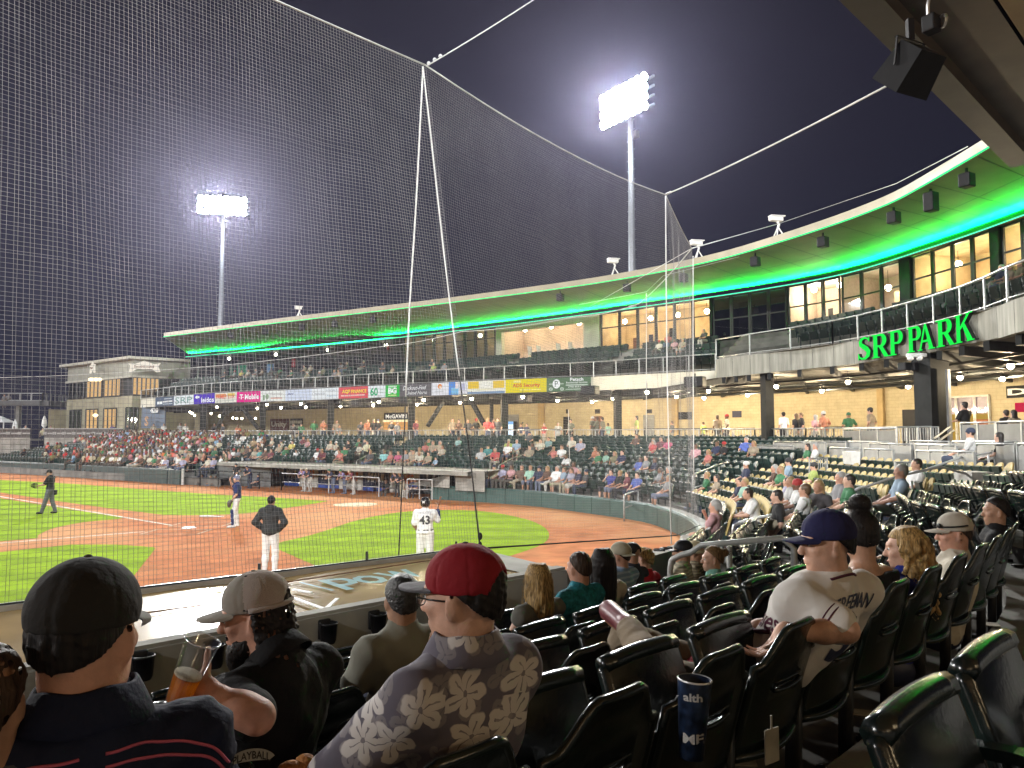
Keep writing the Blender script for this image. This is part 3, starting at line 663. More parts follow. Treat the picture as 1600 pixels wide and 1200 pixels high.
fa,fb=P(750,858,ZR),P(0,950,ZR);ra,rb=P(884,890,ZR),P(200,1020,ZR)
fb=fa+(fb-fa)*2.4;rb=ra+(rb-ra)*2.2
m=MB();dz=A(0,0,-.03)
m.add([fa+dz,ra+dz,rb+dz,fb+dz],[(0,1,2,3)]);f2,r2=[q+A(0,0,-.42)for q in(fa,ra)],[q+A(0,0,-.42)for q in(rb,fb)]
m.quad(fa+dz,fb+dz,fb-A(0,0,1.75),fa-A(0,0,1.75));m.quad(fa+dz,ra+dz,ra-A(0,0,1.75),fa-A(0,0,1.75));put('roof_slab',m,M['concrete'],rf)
m=MB();nu,nv=90,24;rr=np.random.RandomState(4)
V=[]
def tarp_pt(u,v):f=fa+(fb-fa)*u;r=ra+(rb-ra)*u;return f+(r-f)*v
ph=rr.uniform(0,6.28,(8,));kx=rr.uniform(8,46,8);ky=rr.uniform(-9,9,8)
for i in range(nu+1):
 for j in range(nv+1):
  u=.045+.955*i/nu;v=.05+.92*j/nv
  w=sum(math.sin(kx[q]*u*1.4+ky[q]*v+ph[q])for q in range(8))*.0022
  V.append(tarp_pt(u,v)+A(0,0,-.012+w))
m.add(V,[(i*(nv+1)+j,(i+1)*(nv+1)+j,(i+1)*(nv+1)+j+1,i*(nv+1)+j+1)for i in range(nu)for j in range(nv)])
put('tarp',m,M['tarp'],rf,True)
m=MB();m.bar(tarp_pt(0,.02)+A(0,0,.0),tarp_pt(1,.02),.14,.07);put('front_kerb',m,M['alu'],rf)
m=MB();m.add([tarp_pt(-.0,.0)+A(0,0,.0),tarp_pt(-.0,1),tarp_pt(.05,1),tarp_pt(.05,0)],[(0,1,2,3)]);put('end_band',m,M['concrete'],rf)
for u0,v0,u1,v1 in((.07,.18,.32,.30),(.05,.52,.075,.95),(.33,.5,.4,.48)):
 m=MB();m.tube([tarp_pt(u0+(u1-u0)*k/8,v0+(v1-v0)*k/8)+A(0,0,.006)for k in range(9)],.006,4);put('tarp_seam',m,M['wood'],rf)
def on_tarp(body,px,py,w_,h_,name='tarp_lettering'):
 o=P(px,py,ZR);ux=unit(fa-fb);ra_=unit(ra-fa)-ux*(unit(ra-fa)@ux);uy=-unit(ra_)
 v,f=text_mesh(body,bold=.015,width=w_,height=h_);mb=MB();mb.add(o+v[:,:1]*ux+v[:,1:2]*uy+A(0,0,.012),f);put(name,mb,M['tarp_ink'],rf)
on_tarp('\\',494,918,.10,.55);on_tarp('p',540,913,.30,.60);on_tarp('o',578,907,.30,.45);on_tarp('w',626,899,.40,.45)
for(x0,y0),(x1,y1)in(((455,933),(506,951)),((458,921),(487,926)),((509,951),(527,935))):
 m=MB();a,b=P(x0,y0,ZR+.02),P(x1,y1,ZR+.02);m.bar(a,b,.035,.008);put('tie_strap',m,M['white'],rf)
wl=thing('concrete_wall','bare concrete wall with black cup holders in front of the first row of near seats','concrete wall',ra)
m=MB();n_=unit(A(-(ra-rb)[1],(ra-rb)[0],0))*-1
a,b=ra,rb;m.quad(a,b,b+n_*.0-A(0,0,.95),a-A(0,0,.95));t0=unit(ra-rb)
m=MB();m.add([a+n_*.02,b+n_*.02,b+n_*.02-A(0,0,1),a+n_*.02-A(0,0,1),a-n_*.16,b-n_*.16],[(0,1,2,3),(0,4,5,1)]);put('wall_face',m,M['concrete'],wl)
m=MB();m.bar((a-n_*.07)+A(0,0,.012),(b-n_*.07)+A(0,0,.012),.12,.03);put('wall_cap',m,M['concrete'],wl)
wq=[ra,P(940,877,-1.6),P(1000,864,-1.75),P(1050,852,-2.05),P(1085,838,-2.28),P(1096,826,-2.42)]
wq=smooth_path(wq,6);m=MB();nn=path_n(wq);rgt=wq-nn*.28;bot=rgt.copy();bot[:,2]-=.8;lft=wq+nn*.0;lb=lft.copy();lb[:,2]=GZ
m.strip(rgt,bot);m.strip(lft,rgt);m.strip(lb,lft);put('curved_wall',m,M['concrete'],wl)
cupm=MB();cupm.lathe([(.034,0),(.04,.02),(.046,.13),(.05,.13),(.05,.145),(.043,.145),(.040,.03),(0,.03)],n=12);cupm.rbox((0,.045,.09),(.07,.03,.14),.01)
CUPH=cupm.mesh('cup_holder',M['black'],True)
for px,py,z in((140,1080,-1.72),(223,1062,-1.72),(334,1043,-1.72),(432,1023,-1.72),(513,1005,-1.72),(591,989,-1.72),(772,952,-1.74)):
 r=ray(px,py);tt=((a+n_*.09)@n_)/(r@n_);p=r*tt;o=link('cup_holder',CUPH,wl);o.location=tuple(p-wloc(wl));o.rotation_euler=(0,0,math.atan2(-n_[1],-n_[0])-math.pi/2);o.scale=(1.5,1.5,1.1)
for px,py,d in((1029,874,12.2),(1041,871,12.8)):
 p=D(px,py,d-.1);o=link('cup_holder',CUPH,wl);o.location=tuple(p-wloc(wl));o.rotation_euler=(0,0,-1.2);o.scale=(1.6,1.6,1.1)
cn=thing('canopy','dark overhanging deck above the near seats with a beam along its edge','overhanging deck',A(4.5,8,4))
ZC=4.0
e1,e2=P(1310,0,ZC),P(1572,256,ZC);du=unit(e2-e1);din=unit(A(du[1],-du[0],0))
e0=e1-du*22;e2=e2+du*.25
m=MB()
for off,w_,z0,h_,mm in((.0,.0,0,0,None),):pass
fl=MB();fl.quad(e0+A(0,0,.55),e2+A(0,0,.55),e2,e0);fl.quad(e0,e2,e2+din*.30,e0+din*.30);fl.quad(e2,e2+din*.3,e2+din*.3+A(0,0,.55),e2+A(0,0,.55));put('edge_beam',fl,mat('grey_edge_beam',(.06,.06,.056),.5,var=.2,scale=2),cn)
def cq(o0,o1,z0,z1,m_,name,back=22.,fwd=.2):
 a=e2+du*fwd;b=e0;mb=MB();mb.quad(a+din*o0+A(0,0,z0),a+din*o1+A(0,0,z1),b+din*o1+A(0,0,z1),b+din*o0+A(0,0,z0));return put(name,mb,m_,cn)
mbeam=mat('brown_steel_beam',(.10,.082,.064),.5,var=.2,scale=2);msof=mat('taupe_soffit',(.40,.35,.27),.75,var=.12,scale=1.5)
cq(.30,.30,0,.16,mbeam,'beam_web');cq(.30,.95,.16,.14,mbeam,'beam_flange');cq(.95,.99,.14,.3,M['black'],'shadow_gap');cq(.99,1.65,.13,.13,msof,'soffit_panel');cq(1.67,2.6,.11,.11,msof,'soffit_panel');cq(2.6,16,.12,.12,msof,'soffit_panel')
mb=MB();mb.bar(e0+din*1.66+A(0,0,.1),e2+din*1.66+A(0,0,.1),.05,.05);put('conduit',mb,M['alu'],cn)
cq(.0,16,.56,.9,M['ceil'],'deck_slab');a=e2+du*.2
mb=MB();mb.quad(a+din*.3+A(0,0,.16),a+din*16+A(0,0,.1),a+din*16+A(0,0,.9),a+A(0,0,.56));put('deck_end',mb,M['steel'],cn)
mb=MB();g0=e0-du*1-din*.06+A(0,0,.62);g1=e2-din*.06+A(0,0,.62);mb.bar(g0,g1,.05,.05);put('rim_light',mb,emit_mat('near_green_strip',(.004,1.0,.2),2.2),cn)
sp_c=D(1424,108,6.1)
sp=thing('loudspeaker','big black loudspeaker hanging from the dark beam, its lower edge lit green','loudspeaker',sp_c)
dn=unit(A(-.30,.62,-.72));sx_=unit(np.cross(dn,up));sy_=np.cross(sx_,dn);R_=np.c_[sx_,sy_,dn]
mb=MB();hw,hh,dd_=.185,.15,.17
bx8=[(-hw*.8,-hh*.8,-dd_),(hw*.8,-hh*.8,-dd_),(hw*.8,hh*.8,-dd_),(-hw*.8,hh*.8,-dd_),(-hw,-hh,dd_),(hw,-hh,dd_),(hw,hh,dd_),(-hw,hh,dd_)]
mb.add(np.array(bx8)@R_.T+sp_c,[(0,3,2,1),(0,1,5,4),(1,2,6,5),(2,3,7,6),(3,0,4,7)]);put('cabinet',mb,M['black'],sp)
mb=MB();gq=np.array([(-hw*.97,-hh*.97,dd_-.005),(hw*.97,-hh*.97,dd_-.005),(hw*.97,hh*.97,dd_-.005),(-hw*.97,hh*.97,dd_-.005)])@R_.T+sp_c;mb.add(gq,[(0,1,2,3)]);put('grille',mb,mat('pale_speaker_grille',(.42,.45,.42),.6),sp)
mb=MB();top_=sp_c+up*.3+din*.1
for sg in(-1,1):mb.bar(sp_c+sx_*sg*.2,sp_c+sx_*sg*.16+up*.24,.03,.008)
mb.bar(sp_c+sx_*.17+up*.24,sp_c-sx_*.17+up*.24,.03,.01);mb.bar(sp_c+up*.24,sp_c+up*.42,.05);put('bracket',mb,M['black'],sp)
jb=D(1455,38,5.6);t=thing('junction_box','small black junction box with a cable under the beam above the loudspeaker','junction box',jb)
mb=MB();mb.rbox(jb,(.11,.1,.13),.012,.6);put('box_body',mb,M['black'],t);mb=MB();mb.lathe([(.05,0),(.052,.02),(.03,.022)],jb+A(.05,-.05,0),12,R=np.array(Matrix.Rotation(1.57,3,'Y')));put('box_face',mb,M['alu'],t,True)
mb=MB();mb.tube(smooth_path([jb+A(-.02,0,.06),jb+A(-.02,-.02,.18),jb+A(.06,-.05,.3)],6),.012,6);put('cable',mb,M['alu'],t,True)
ZN=5.0
N1=P(665,102,ZN);NL=P(440,0,ZN);N0=N1+unit(NL-N1)*9.5;N2=P(1040,304,ZN);N3=P(1081,388,ZN)
B1=P(750,857,ZR+.02);B0=B1+unit(P(0,949,ZR+.02)-B1)*9.8
B2=A(N2[0],N2[1]-.6,-2.0);B3=A(N3[0]+.15,N3[1]+.2,-2.45)
net=thing('safety_net','tall fine protective net hanging round behind home plate from white cables','safety net',B1)
def net_panel(T0,T1,Bo0,Bo1,pitch,r,sag=.25,seed=0,jit=.3):
 rr=np.random.RandomState(seed);Lh=np.linalg.norm(T1-T0);Lv=np.linalg.norm(T0-Bo0);nu=max(2,int(Lh/pitch));nv=max(2,int(Lv/pitch));nseg_v=14;nseg_h=max(6,int(nu/12))
 nrm=unit(np.cross(T1-T0,Bo0-T0));ph=rr.uniform(0,6.28,6)
 def pt(u,v):
  u=np.asarray(u,float)[...,None];v=np.asarray(v,float)[...,None]
  tz=np.zeros(3);top=T0+(T1-T0)*u;bo=Bo0+(Bo1-Bo0)*u;top=top-A(0,0,sag)*(4*u*(1-u))
  bell=np.sin(np.pi*v);w=.10*bell*(np.sin(3.1*u*Lh/3+ph[0])+.6*np.sin(1.3*u*Lh+4*v+ph[1]))+.03*bell*np.sin(5*u*Lh+9*v+ph[2])
  return top+(bo-top)*v+nrm*w
 V=[];Fc=[];n=0
 def wire(q):
  nonlocal n
  tg=np.gradient(q,axis=0);tg/=np.linalg.norm(tg,axis=1)[:,None];s_=np.cross(tg,nrm);s_/=np.linalg.norm(s_,axis=1)[:,None];k=len(q)
  V.extend([q+s_*r,q-s_*r*.5+nrm*r*.87,q-s_*r*.5-nrm*r*.87])
  for i in range(k-1):
   for a in range(3):
    b=(a+1)%3;Fc.append((n+a*k+i,n+a*k+i+1,n+b*k+i+1,n+b*k+i))
  n+=3*k
 for i in range(nu+1):
  v=np.linspace(0,1,nseg_v);u=np.full(nseg_v,i/nu)+np.cumsum(rr.normal(0,jit*.12/nu,nseg_v));wire(pt(u,v))
 for j in range(1,nv+1):
  u=np.linspace(0,1,nseg_h);v=np.full(nseg_h,j/nv)+np.cumsum(rr.normal(0,jit*.10/nv,nseg_h));v=np.clip(v,0,1);wire(pt(u,v))
 mb=MB();mb.add(np.vstack(V),Fc);o=put('net_mesh',mb,M['twine'],net);o['kind']='stuff';return pt
pA=net_panel(N1,N0,B1,B0,.042,.0016,.05,1)
pB=net_panel(N1,N2,B1,B2,.040,.0011,.18,2)
pC=net_panel(N2,N3,B2,B3,.06,.0010,.05,3)
fn=[N3,A(4.9,29.5,ZN),A(2.6,33.0,ZN),A(-2.5,37.6,ZN),P(600,541,ZN),P(295,575,ZN),P(0,590,ZN)]
fbz=[B3,A(4.6,28.6,-2.5),A(2.6,32,-2.5),A(-2.2,36.8,-2.5),A(-8,41.3,-1.6),A(-26,53,-1.6),A(-46,66,-2.3)]
for i in range(len(fn)-1):net_panel(fn[i],fn[i+1],fbz[i],fbz[i+1],.12,.0013,.1,10+i,.1)
def cable(pts,r,name='cable',m_='rope',sag=0,parent=net):
 pts=np.asarray(pts,float)
 if len(pts)==2:u=np.linspace(0,1,12)[:,None];pts=pts[0]+(pts[1]-pts[0])*u;pts[:,2]-=sag*4*u[:,0]*(1-u[:,0])
 mb=MB();mb.tube(pts,r,6);return put(name,mb,M[m_],parent,True)
cable([N1,N0],.011,'top_cable',sag=.05);cable([N1,N2],.011,'top_cable',sag=.18);cable([N2,N3],.010,'top_cable',sag=.05)
for i in range(len(fn)-1):cable([fn[i],fn[i+1]],.016,'top_cable',sag=.1)
nb=smooth_path([B1,(B1+B0)/2,B0],10);cable(nb+A(0,0,.02),.010,'bottom_cable','rope_black')
for k in range(8):q=B1+(B0-B1)*(k+.3)/8;mb=MB();mb.bar(q-A(0,0,.1),q+A(0,0,.12),.025);put('net_post',mb,M['rope_black'],net)
cable([B1,B2,B3],.012,'bottom_cable','rope_black')
cable([N1+A(.03,0,0),P(900,-45,7.0)],.009,'stay_cable',sag=.03);cable([N2,D(1392,131,8.6)],.013,'stay_cable',sag=.05);cable([N3,P(1215,350,9.62),P(1400,287,9.55),P(1512,229,9.55)],.016,'stay_cable')
cable([N3,P(920,480,8.2)],.010,'stay_cable');cable([P(1160,400,9.3),N3*.5+P(1010,456,6.5)*.5,P(1010,456,6.5),P(905,476,6.6)],.010,'stay_cable')
for q,d_ in((N1,unit(P(900,-45,7.0)-N1)),(N2,unit(D(1392,131,8.6)-N2))):
 for k in range(3):mb=MB();mb.sphere(q+d_*(.06+.11*k),(.028,.028,.028),8,6);put('shackle',mb,M['alu'],net,True)
def pl(pts,z):return[P(x,y,z)for x,y in pts]
def rope(px,d0,d1,r,m_):
 n=len(px);return cable(smooth_path([D(x,y,d0+(d1-d0)*k/(n-1))for k,(x,y)in enumerate(px)],4),r,'hanging_rope',m_)
rope([(661,104),(650,320),(640,480),(634,620)],10.2,10.0,.012,'rope');rope([(634,620),(628,760),(623,868)],10.0,9.7,.009,'rope_black')
rope([(661,104),(683,300),(700,450),(718,588)],10.2,9.9,.011,'rope');rope([(718,588),(735,720),(750,856)],9.9,9.55,.011,'rope_black')
rope([(1040,306),(1041,450),(1043,620),(1047,770),(1049,850)],15.7,15.2,.013,'rope');rope([(1083,400),(1083,560),(1084,750)],20.2,20.2,.012,'rope');rope([(1010,458),(1010,560),(1010,690)],30,30,.016,'rope');rope([(888,640),(890,720)],33,33,.014,'rope')
mb=MB();q=B1+A(0,0,.05);mb.sphere(q+A(0,0,.1),(.03,.03,.05),8,6);mb.sphere(q,(.025,.025,.04),8,6);put('rope_clip',mb,M['rope_black'],net,True)
rbx=[246,275,306,339,373,410,449,490,532,578,605,627,677,733,792,856,925]
ECACHE={}
def em(col,s=1.0):
 k=(tuple(col),s)
 if k not in ECACHE:ECACHE[k]=emit_mat('advert_ink_%d'%len(ECACHE),col,s)
 return ECACHE[k]
wht=(.80,.84,.86)
rb_t=thing('ribbon_board','ribbon board of glowing adverts along the front of the upper deck','advert board',A(-5,58,3))
def fr_pt(px,z):
 q=at_col(FF,px,3.72);n_=A(-.55,-.83,0);q=q+n_*.16;q[2]=z;return q
def panel_(px0,px1,col,items,s=1.0):
 a,b=fr_pt(px0,0),fr_pt(px1,0);z0,z1=2.80,3.74;ux=unit(b-a);w=np.linalg.norm(b-a)-.05;h=z1-z0;nn=np.cross(ux,up);o=(a+b)/2+up*(z0+z1)/2
 mb=MB();mb.box(o,(w,.12,h),math.atan2(ux[1],ux[0]));t=put('advert_panel',mb,em(col,s),rb_t)
 fmb=MB()
 for zz in(z0-.02,z1+.02):fmb.bar(o-ux*w/2+up*(zz-o[2]),o+ux*w/2+up*(zz-o[2]),.16,.05)
 put('panel_frame',fmb,M['black'],rb_t)
 for k,it in enumerate(items):
  kind,cx,cy,iw,ih,c=it[:6];oo=o+ux*(cx*w)+up*(cy*h)+nn*(.064+.003*k);mb=MB()
  if kind=='r':mb.prism([(-iw*w/2,-ih*h/2),(iw*w/2,-ih*h/2),(iw*w/2,ih*h/2),(-iw*w/2,ih*h/2)],oo,ux,up,.004);nm_='print_block'
  elif kind=='e':mb.prism([(iw*w/2*math.cos(t_),ih*h/2*math.sin(t_))for t_ in np.linspace(0,6.283,16,endpoint=False)],oo,ux,up,.004);nm_='print_block'
  else:put_text(mb,kind[1:],oo,ux,up,width=iw*w,height=ih*h,extrude=.002,bold=it[6]if len(it)>6 else .01,shear=it[7]if len(it)>7 else 0);nm_='lettering'
  put(nm_,mb,em(c,1.0),t)
W_=(.95,.97,.97)
panel_(246,275,(.12,.16,.23),[('r',-.25,-.12,.28,.3,W_),('r',.18,.28,.42,.1,(.5,.55,.6)),('r',.18,-.02,.5,.16,W_),('r',.18,-.28,.52,.1,(.5,.55,.6))],.9)
panel_(275,306,wht,[('tSRP',0,0,.86,.66,(.16,.33,.28),.0)])
panel_(306,339,(.09,.04,.52),[('tleidos',.17,-.12,.6,.5,W_,.02),('e',-.34,.2,.17,.3,W_),('r',-.28,.2,.12,.2,W_)])
panel_(339,373,(.78,.76,.66),[('r',-.22,.22,.5,.34,(.8,.33,.12)),('r',.26,.26,.34,.3,(.78,.55,.12)),('tFAMILY LUX',0,.08,.86,.34,(.7,.12,.1),.02),('r',0,-.3,.8,.08,(.55,.55,.5))])
panel_(373,410,(.80,.015,.26),[('tT',-.3,.02,.14,.46,W_,.04),('r',-.38,-.05,.035,.1,W_),('r',-.22,-.05,.035,.1,W_),('tMobile',.16,0,.6,.5,W_,.03)])
panel_(410,449,(.80,.82,.78),[('r',-.36,-.12,.08,.5,(.25,.36,.22)),('e',-.22,-.05,.14,.5,(.3,.4,.26)),('tGarrity',.16,.15,.5,.3,(.45,.4,.38),0,.3),('r',.16,-.22,.46,.13,(.7,.42,.34))])
panel_(449,490,(.66,.72,.85),[('tJani',-.3,.12,.26,.26,(.06,.08,.25),.01,.3),('r',.22,.2,.46,.04,(.5,.56,.72)),('r',0,-.22,.8,.05,(.5,.56,.72))])
panel_(490,532,wht,[('tConnode',-.24,.05,.48,.32,(.35,.36,.4),0,.3),('tLOCALS',.26,.28,.4,.18,(.3,.33,.4)),('tAugusta',.26,-.2,.38,.2,(.4,.52,.62))])
panel_(532,578,(.74,.10,.12),[('tAQF',-.24,.1,.28,.34,(.95,.72,.08),.05),('tFINANCE',.2,.1,.52,.3,(.95,.72,.08),.03),('r',0,-.24,.82,.12,(.95,.6,.55))])
panel_(578,605,wht,[('t60',-.14,0,.46,.7,(.02,.42,.16),.03),('r',.3,.14,.18,.06,(.4,.6,.45)),('r',.3,-.08,.18,.06,(.4,.6,.45))])
panel_(605,627,(.02,.50,.06),[('r',.02,.36,.62,.12,(.6,.8,.6)),('tBG',.02,.02,.62,.5,W_,.05),('r',.02,-.36,.6,.1,(.6,.8,.3))])
panel_(627,677,(.15,.14,.15),[('tDuckout-Find',-.02,.18,.74,.34,W_,.0,.35),('tUnited Home',.05,-.22,.66,.28,W_,0,.35)],.9)
panel_(677,733,(.80,.80,.84),[('e',-.26,.2,.12,.38,(.8,.28,.06)),('e',-.25,.14,.07,.2,(.9,.7,.5)),('r',-.28,-.2,.26,.1,(.6,.6,.62)),('r',.13,0,.26,.98,(.10,.28,.72)),('r',.17,-.2,.2,.5,(.25,.55,.8)),('r',.22,.22,.08,.5,(.85,.75,.75)),('r',.38,.1,.14,.5,(.55,.55,.75))])
panel_(733,792,(.86,.84,.72),[('r',-.34,.18,.3,.55,(.85,.58,.06)),('r',.34,.18,.3,.55,(.85,.58,.06)),('tABC',0,.2,.26,.44,(.95,.93,.85)),('r',0,-.41,1.0,.16,(.22,.33,.5)),('r',0,-.16,.5,.08,(.8,.74,.5))])
panel_(792,856,(.84,.70,.02),[('tADS Security',.02,0,.68,.34,(.68,.10,.05),.03),('r',.12,-.3,.52,.07,(.9,.85,.3)),('r',-.2,.32,.18,.16,(.88,.8,.3))])
panel_(856,925,(.11,.20,.11),[('r',-.27,.05,.34,.07,(.5,.6,.5)),('e',-.27,.05,.18,.66,W_),('tP',-.27,.05,.07,.42,(.1,.15,.1),0),('e',-.4,-.32,.09,.26,(.55,.65,.55)),('e',-.14,-.32,.09,.26,(.55,.65,.55)),('tX',-.4,-.32,.05,.16,(.1,.2,.1)),('tX',-.14,-.32,.05,.16,(.1,.2,.1)),('tPetsch',.2,.34,.3,.24,W_,.03),('tResidential Services',.2,.12,.48,.13,(.8,.85,.8)),('r',.2,-.06,.5,.07,(.6,.7,.6)),('t(706) 863-6371',.2,-.2,.38,.14,(.85,.9,.85),.01),('r',.2,-.36,.5,.05,(.6,.7,.6))],1.0)
def ribbon(pts,w):
 p=np.asarray(pts,float);t=np.gradient(p,axis=0);t/=np.linalg.norm(t,axis=1)[:,None];n=np.c_[-t[:,1],t[:,0]];w=np.asarray(w)[:,None]/2
 return[tuple(q)for q in p+n*w]+[tuple(q)for q in(p-n*w)[::-1]]
def arc(cx,cy,rx,ry,a0,a1,n=14):return[(cx+rx*math.cos(math.radians(a)),cy+ry*math.sin(math.radians(a)))for a in np.linspace(a0,a1,n)]
def rect(x0,y0,x1,y1):return[(x0,y0),(x1,y0),(x1,y1),(x0,y1)]
def glyph(ch):
 st=.19
 if ch in 'PR':
  g=[[(.08,0),(.08+st,0),(.08+st-.01,1),(.09,1)],rect(0,0,.35,.045),rect(.0,.955,.2,1.0)]
  bowl_=[(.26,.955)]+arc(.40,.72,.17,.235,82,-90,14)+[(.26,.49)];g.append(ribbon(bowl_,[.08]+list(.08+.10*np.sin(np.linspace(0,math.pi,14))**.7)+[.08]))
  if ch=='R':g.append([(.30,.50),(.47,.50),(.72,.045),(.80,0),(.56,0)])
  return g,(.64 if ch=='P' else .78)
 if ch=='A':return[[(.08,.0),(.17,0),(.43,.92),(.40,1.0),(.36,1.0)],[(.36,1.0),(.46,1.0),(.80,0),(.59,0)],rect(.2,.30,.62,.385),rect(0,0,.25,.045),rect(.52,0,.88,.045)],.90
 if ch=='K':return[[(.08,0),(.08+st,0),(.07+st,1),(.09,1)],rect(0,0,.35,.045),rect(0,.955,.35,1),[(.26,.44),(.34,.50),(.74,1.0),(.62,1.0),(.26,.56)],[(.36,.60),(.48,.66),(.84,0),(.60,0)],rect(.52,.955,.84,1),rect(.55,0,.9,.045)],.92
 sp_=[(.53,.80),(.47,.91),(.34,.955),(.20,.92),(.13,.80),(.16,.67),(.30,.56),(.42,.46),(.50,.34),(.47,.17),(.34,.06),(.18,.06),(.08,.14),(.04,.27)]
 return[ribbon(sp_,[.03,.06,.09,.12,.15,.18,.2,.2,.19,.17,.12,.09,.06,.03]),rect(.515,.76,.56,.98),rect(.02,.02,.065,.30)],.62
sg=thing('letter_sign','green illuminated letters reading SRP PARK on the concrete fascia','letter sign',at_col(FA,1440,2.9))
cols_=[('S',1349,1384),('R',1386,1421),('P',1421,1451),('P',1427+0,1460)]
layout=[('S',1349.5,1380),('R',1381,1414),('P',1410,1431),('P',1433,1455),('A',1447,1478),('R',1477,1508),('K',1502,1536)]
layout=[('S',1348.5,1369.5),('R',1370.5,1399),('P',1398,1420),('P',1427,1449),('A',1443.5,1472),('R',1473.5,1504),('K',1503.5,1536)]
for ch,x0,x1 in layout:
 a,b=at_col(FA,x0,2.86),at_col(FA,x1,2.86);ux=unit(b-a);wd=np.linalg.norm(b-a);nn=np.cross(ux,up);polys,adv=glyph(ch);H_=.90;kx_=wd/adv
 side=MB();face=MB()
 for k,pl_ in enumerate(polys):
  pp=np.array([(x*kx_,y*H_)for x,y in pl_]);ar=0.5*np.sum(pp[:,0]*np.roll(pp[:,1],-1)-np.roll(pp[:,0],-1)*pp[:,1])
  pp=pp if ar>0 else pp[::-1]
  side.prism([tuple(q)for q in pp],a+nn*.10,ux,up,.12+.0015*k);o=a+nn*(.223+.0015*k)
  face.add([o+ux*q[0]+up*q[1]for q in pp],[tuple(range(len(pp)))])
 o=put('letter',side,M['steel'],sg);f=link('letter_face',face.mesh('letter_face',M['sign_green'],False,wloc(sg)),o)
c=at_col(FA,1441,2.62)+A(-.3,-.3,0);t=thing('security_camera','pair of white dome cameras on a bracket under the green letters','camera',c)
for k,dx in enumerate((-.22,.1)):
 mb=MB();mb.rbox(c+A(dx,0,.08),(.34,.2,.14),.03);mb.sphere(c+A(dx-.06,-.02,-.02),(.11,.11,.1),10,7);put('dome',mb,M['white'],t,True)
mb=MB();mb.bar(c+A(0,0,.1),c+A(.3,.3,.35),.06);put('bracket',mb,M['alu'],t)
for px,py in((1413,573),(1427,573)):
 c=D(px,py,27);mb=MB();mb.rbox(c,(.3,.35,.3),.04,.4);solo('ceiling_speaker',mb,M['black'],'black ceiling speaker beside the big column, one of a pair'+(', left one' if px<1420 else ', right one'),'loudspeaker',c,'black speakers under the concourse ceiling')
for px,py,l_ in((558,630,'over the concession stand'),(922,610,'under the green advert'),(819,623,'under the yellow advert'),(1086,597,'under the left end of the concrete fascia'),(633,626,'by the grey script advert')):
 c=P(px,py,2.35);mb=MB();mb.rbox(c,(.9,.6,.5),.06,-.6);mb.bar(c,c+A(0,0,.4),.06);solo('ceiling_speaker',mb,M['black'],'black speaker box hanging '+l_,'loudspeaker',c,'black speakers under the concourse ceiling')
for i,(px,py)in enumerate(((459,485),(954,415),(1086,390),(1212,355))):
 c=at_col(RE,px,9.55)+A(.3,.5,0);t=thing('roof_camera',['white weather camera near the far left end of the roof','white camera on a tripod beside the taller floodlight pole','white camera at the corner of the net on the roof edge','white camera beneath the upper stay cable on the roof edge'][i],'camera',c,0,'white cameras along the roof edge')
 k=.9 if i else .75
 for a_ in(0,2.1,4.2):mb=MB();mb.bar(c+A(.35*math.cos(a_),.35*math.sin(a_),0)*k,c+A(0,0,.55)*k,.05);put('leg',mb,M['white'],t)
 mb=MB();mb.tube([c+A(0,0,.5)*k,c+A(.05,0,.7)*k,c+A(-.05,0,.9)*k],.06,6);put('neck',mb,M['white'],t)
 mb=MB();mb.rbox(c+A(-.1,0,1.0)*k,(.75*k,.28,.24),.05,.2);put('camera_body',mb,M['white'],t)
 mb=MB();mb.rbox(c+A(-.06,0,1.15)*k,(.85*k,.36,.05),.015,.2);put('sun_hood',mb,M['white'],t)
for i,(px,u)in enumerate(((300,.2),(356,.2),(408,.2),(465,.2),(515,.2),(575,.2),(870,.12),(974,.12),(1062,.14),(1172,.12),(1276,.12),(1384,.10),(1441,.10),(1497,.10))):
 q=at_col(RE,px,9.1);j=np.argmin(np.linalg.norm(Rs[:,:2]-q[:2],axis=1));d_=unit((Ls[j]-Rs[j])*A(1,1,0));c=q+d_*(.5+.3*(u>.15));c[2]=8.78;big=1.5 if px==1441 else 1.0
 t=thing('roof_speaker','black speaker under the green-lit soffit, '+('the biggest one' if big>1 else 'number %d along the roof edge from the far left'%(i+1)),'loudspeaker',c,0,'black speakers under the roof edge')
 t['label']='biggest black speaker hanging under the green-lit soffit' if big>1 else 'black speaker under the green-lit soffit, %s from the far left end'%NTH[i]
 mb=MB();mb.rbox(c-A(0,0,.12*big),(.42,.40,.48*big),.04,math.atan2(d_[1],d_[0]));put('cabinet',mb,M['black'],t)
 mb=MB();mb.bar(c+A(0,0,.1),c+A(0,0,.32),.07);put('bracket',mb,M['black'],t)
def wall_sign_text(body,px0,px1,z0,z1,bg_,ink,name,label,cat='sign',d=.12):
 a=at_col(BP,px0,(z0+z1)/2);b=at_col(BP,px1,(z0+z1)/2);dd=unit(b-a);nn=A(dd[1],-dd[0],0);w=np.linalg.norm(b-a);o=(a+b)/2
 t=thing(name,label,cat,o+nn*.05);mb=MB();mb.box(o+nn*(d/2+.03),(w,d,z1-z0),math.atan2(dd[1],dd[0]));put('board',mb,bg_,t)
 if body:mb=MB();put_text(mb,body,o+nn*(d+.045),dd,up,width=w*.86,height=(z1-z0)*.55,extrude=.004,bold=.03);put('lettering',mb,ink,t)
 return t,o,dd,nn,w
lit=emit_mat('lit_letter',(1,.93,.8),1.1)
wall_sign_text('McGAVIN',602,640,1.25,1.95,M['black'],lit,'shop_sign','dark shop sign reading McGAVIN over the lit concession window')
t,o,dd,nn,w=wall_sign_text(None,600,640,.2,1.15,emit_mat('lit_counter_opening',(1,.5,.16),.8),lit,'concession_window','orange lit concession window under the dark shop sign','concession stand',.05)
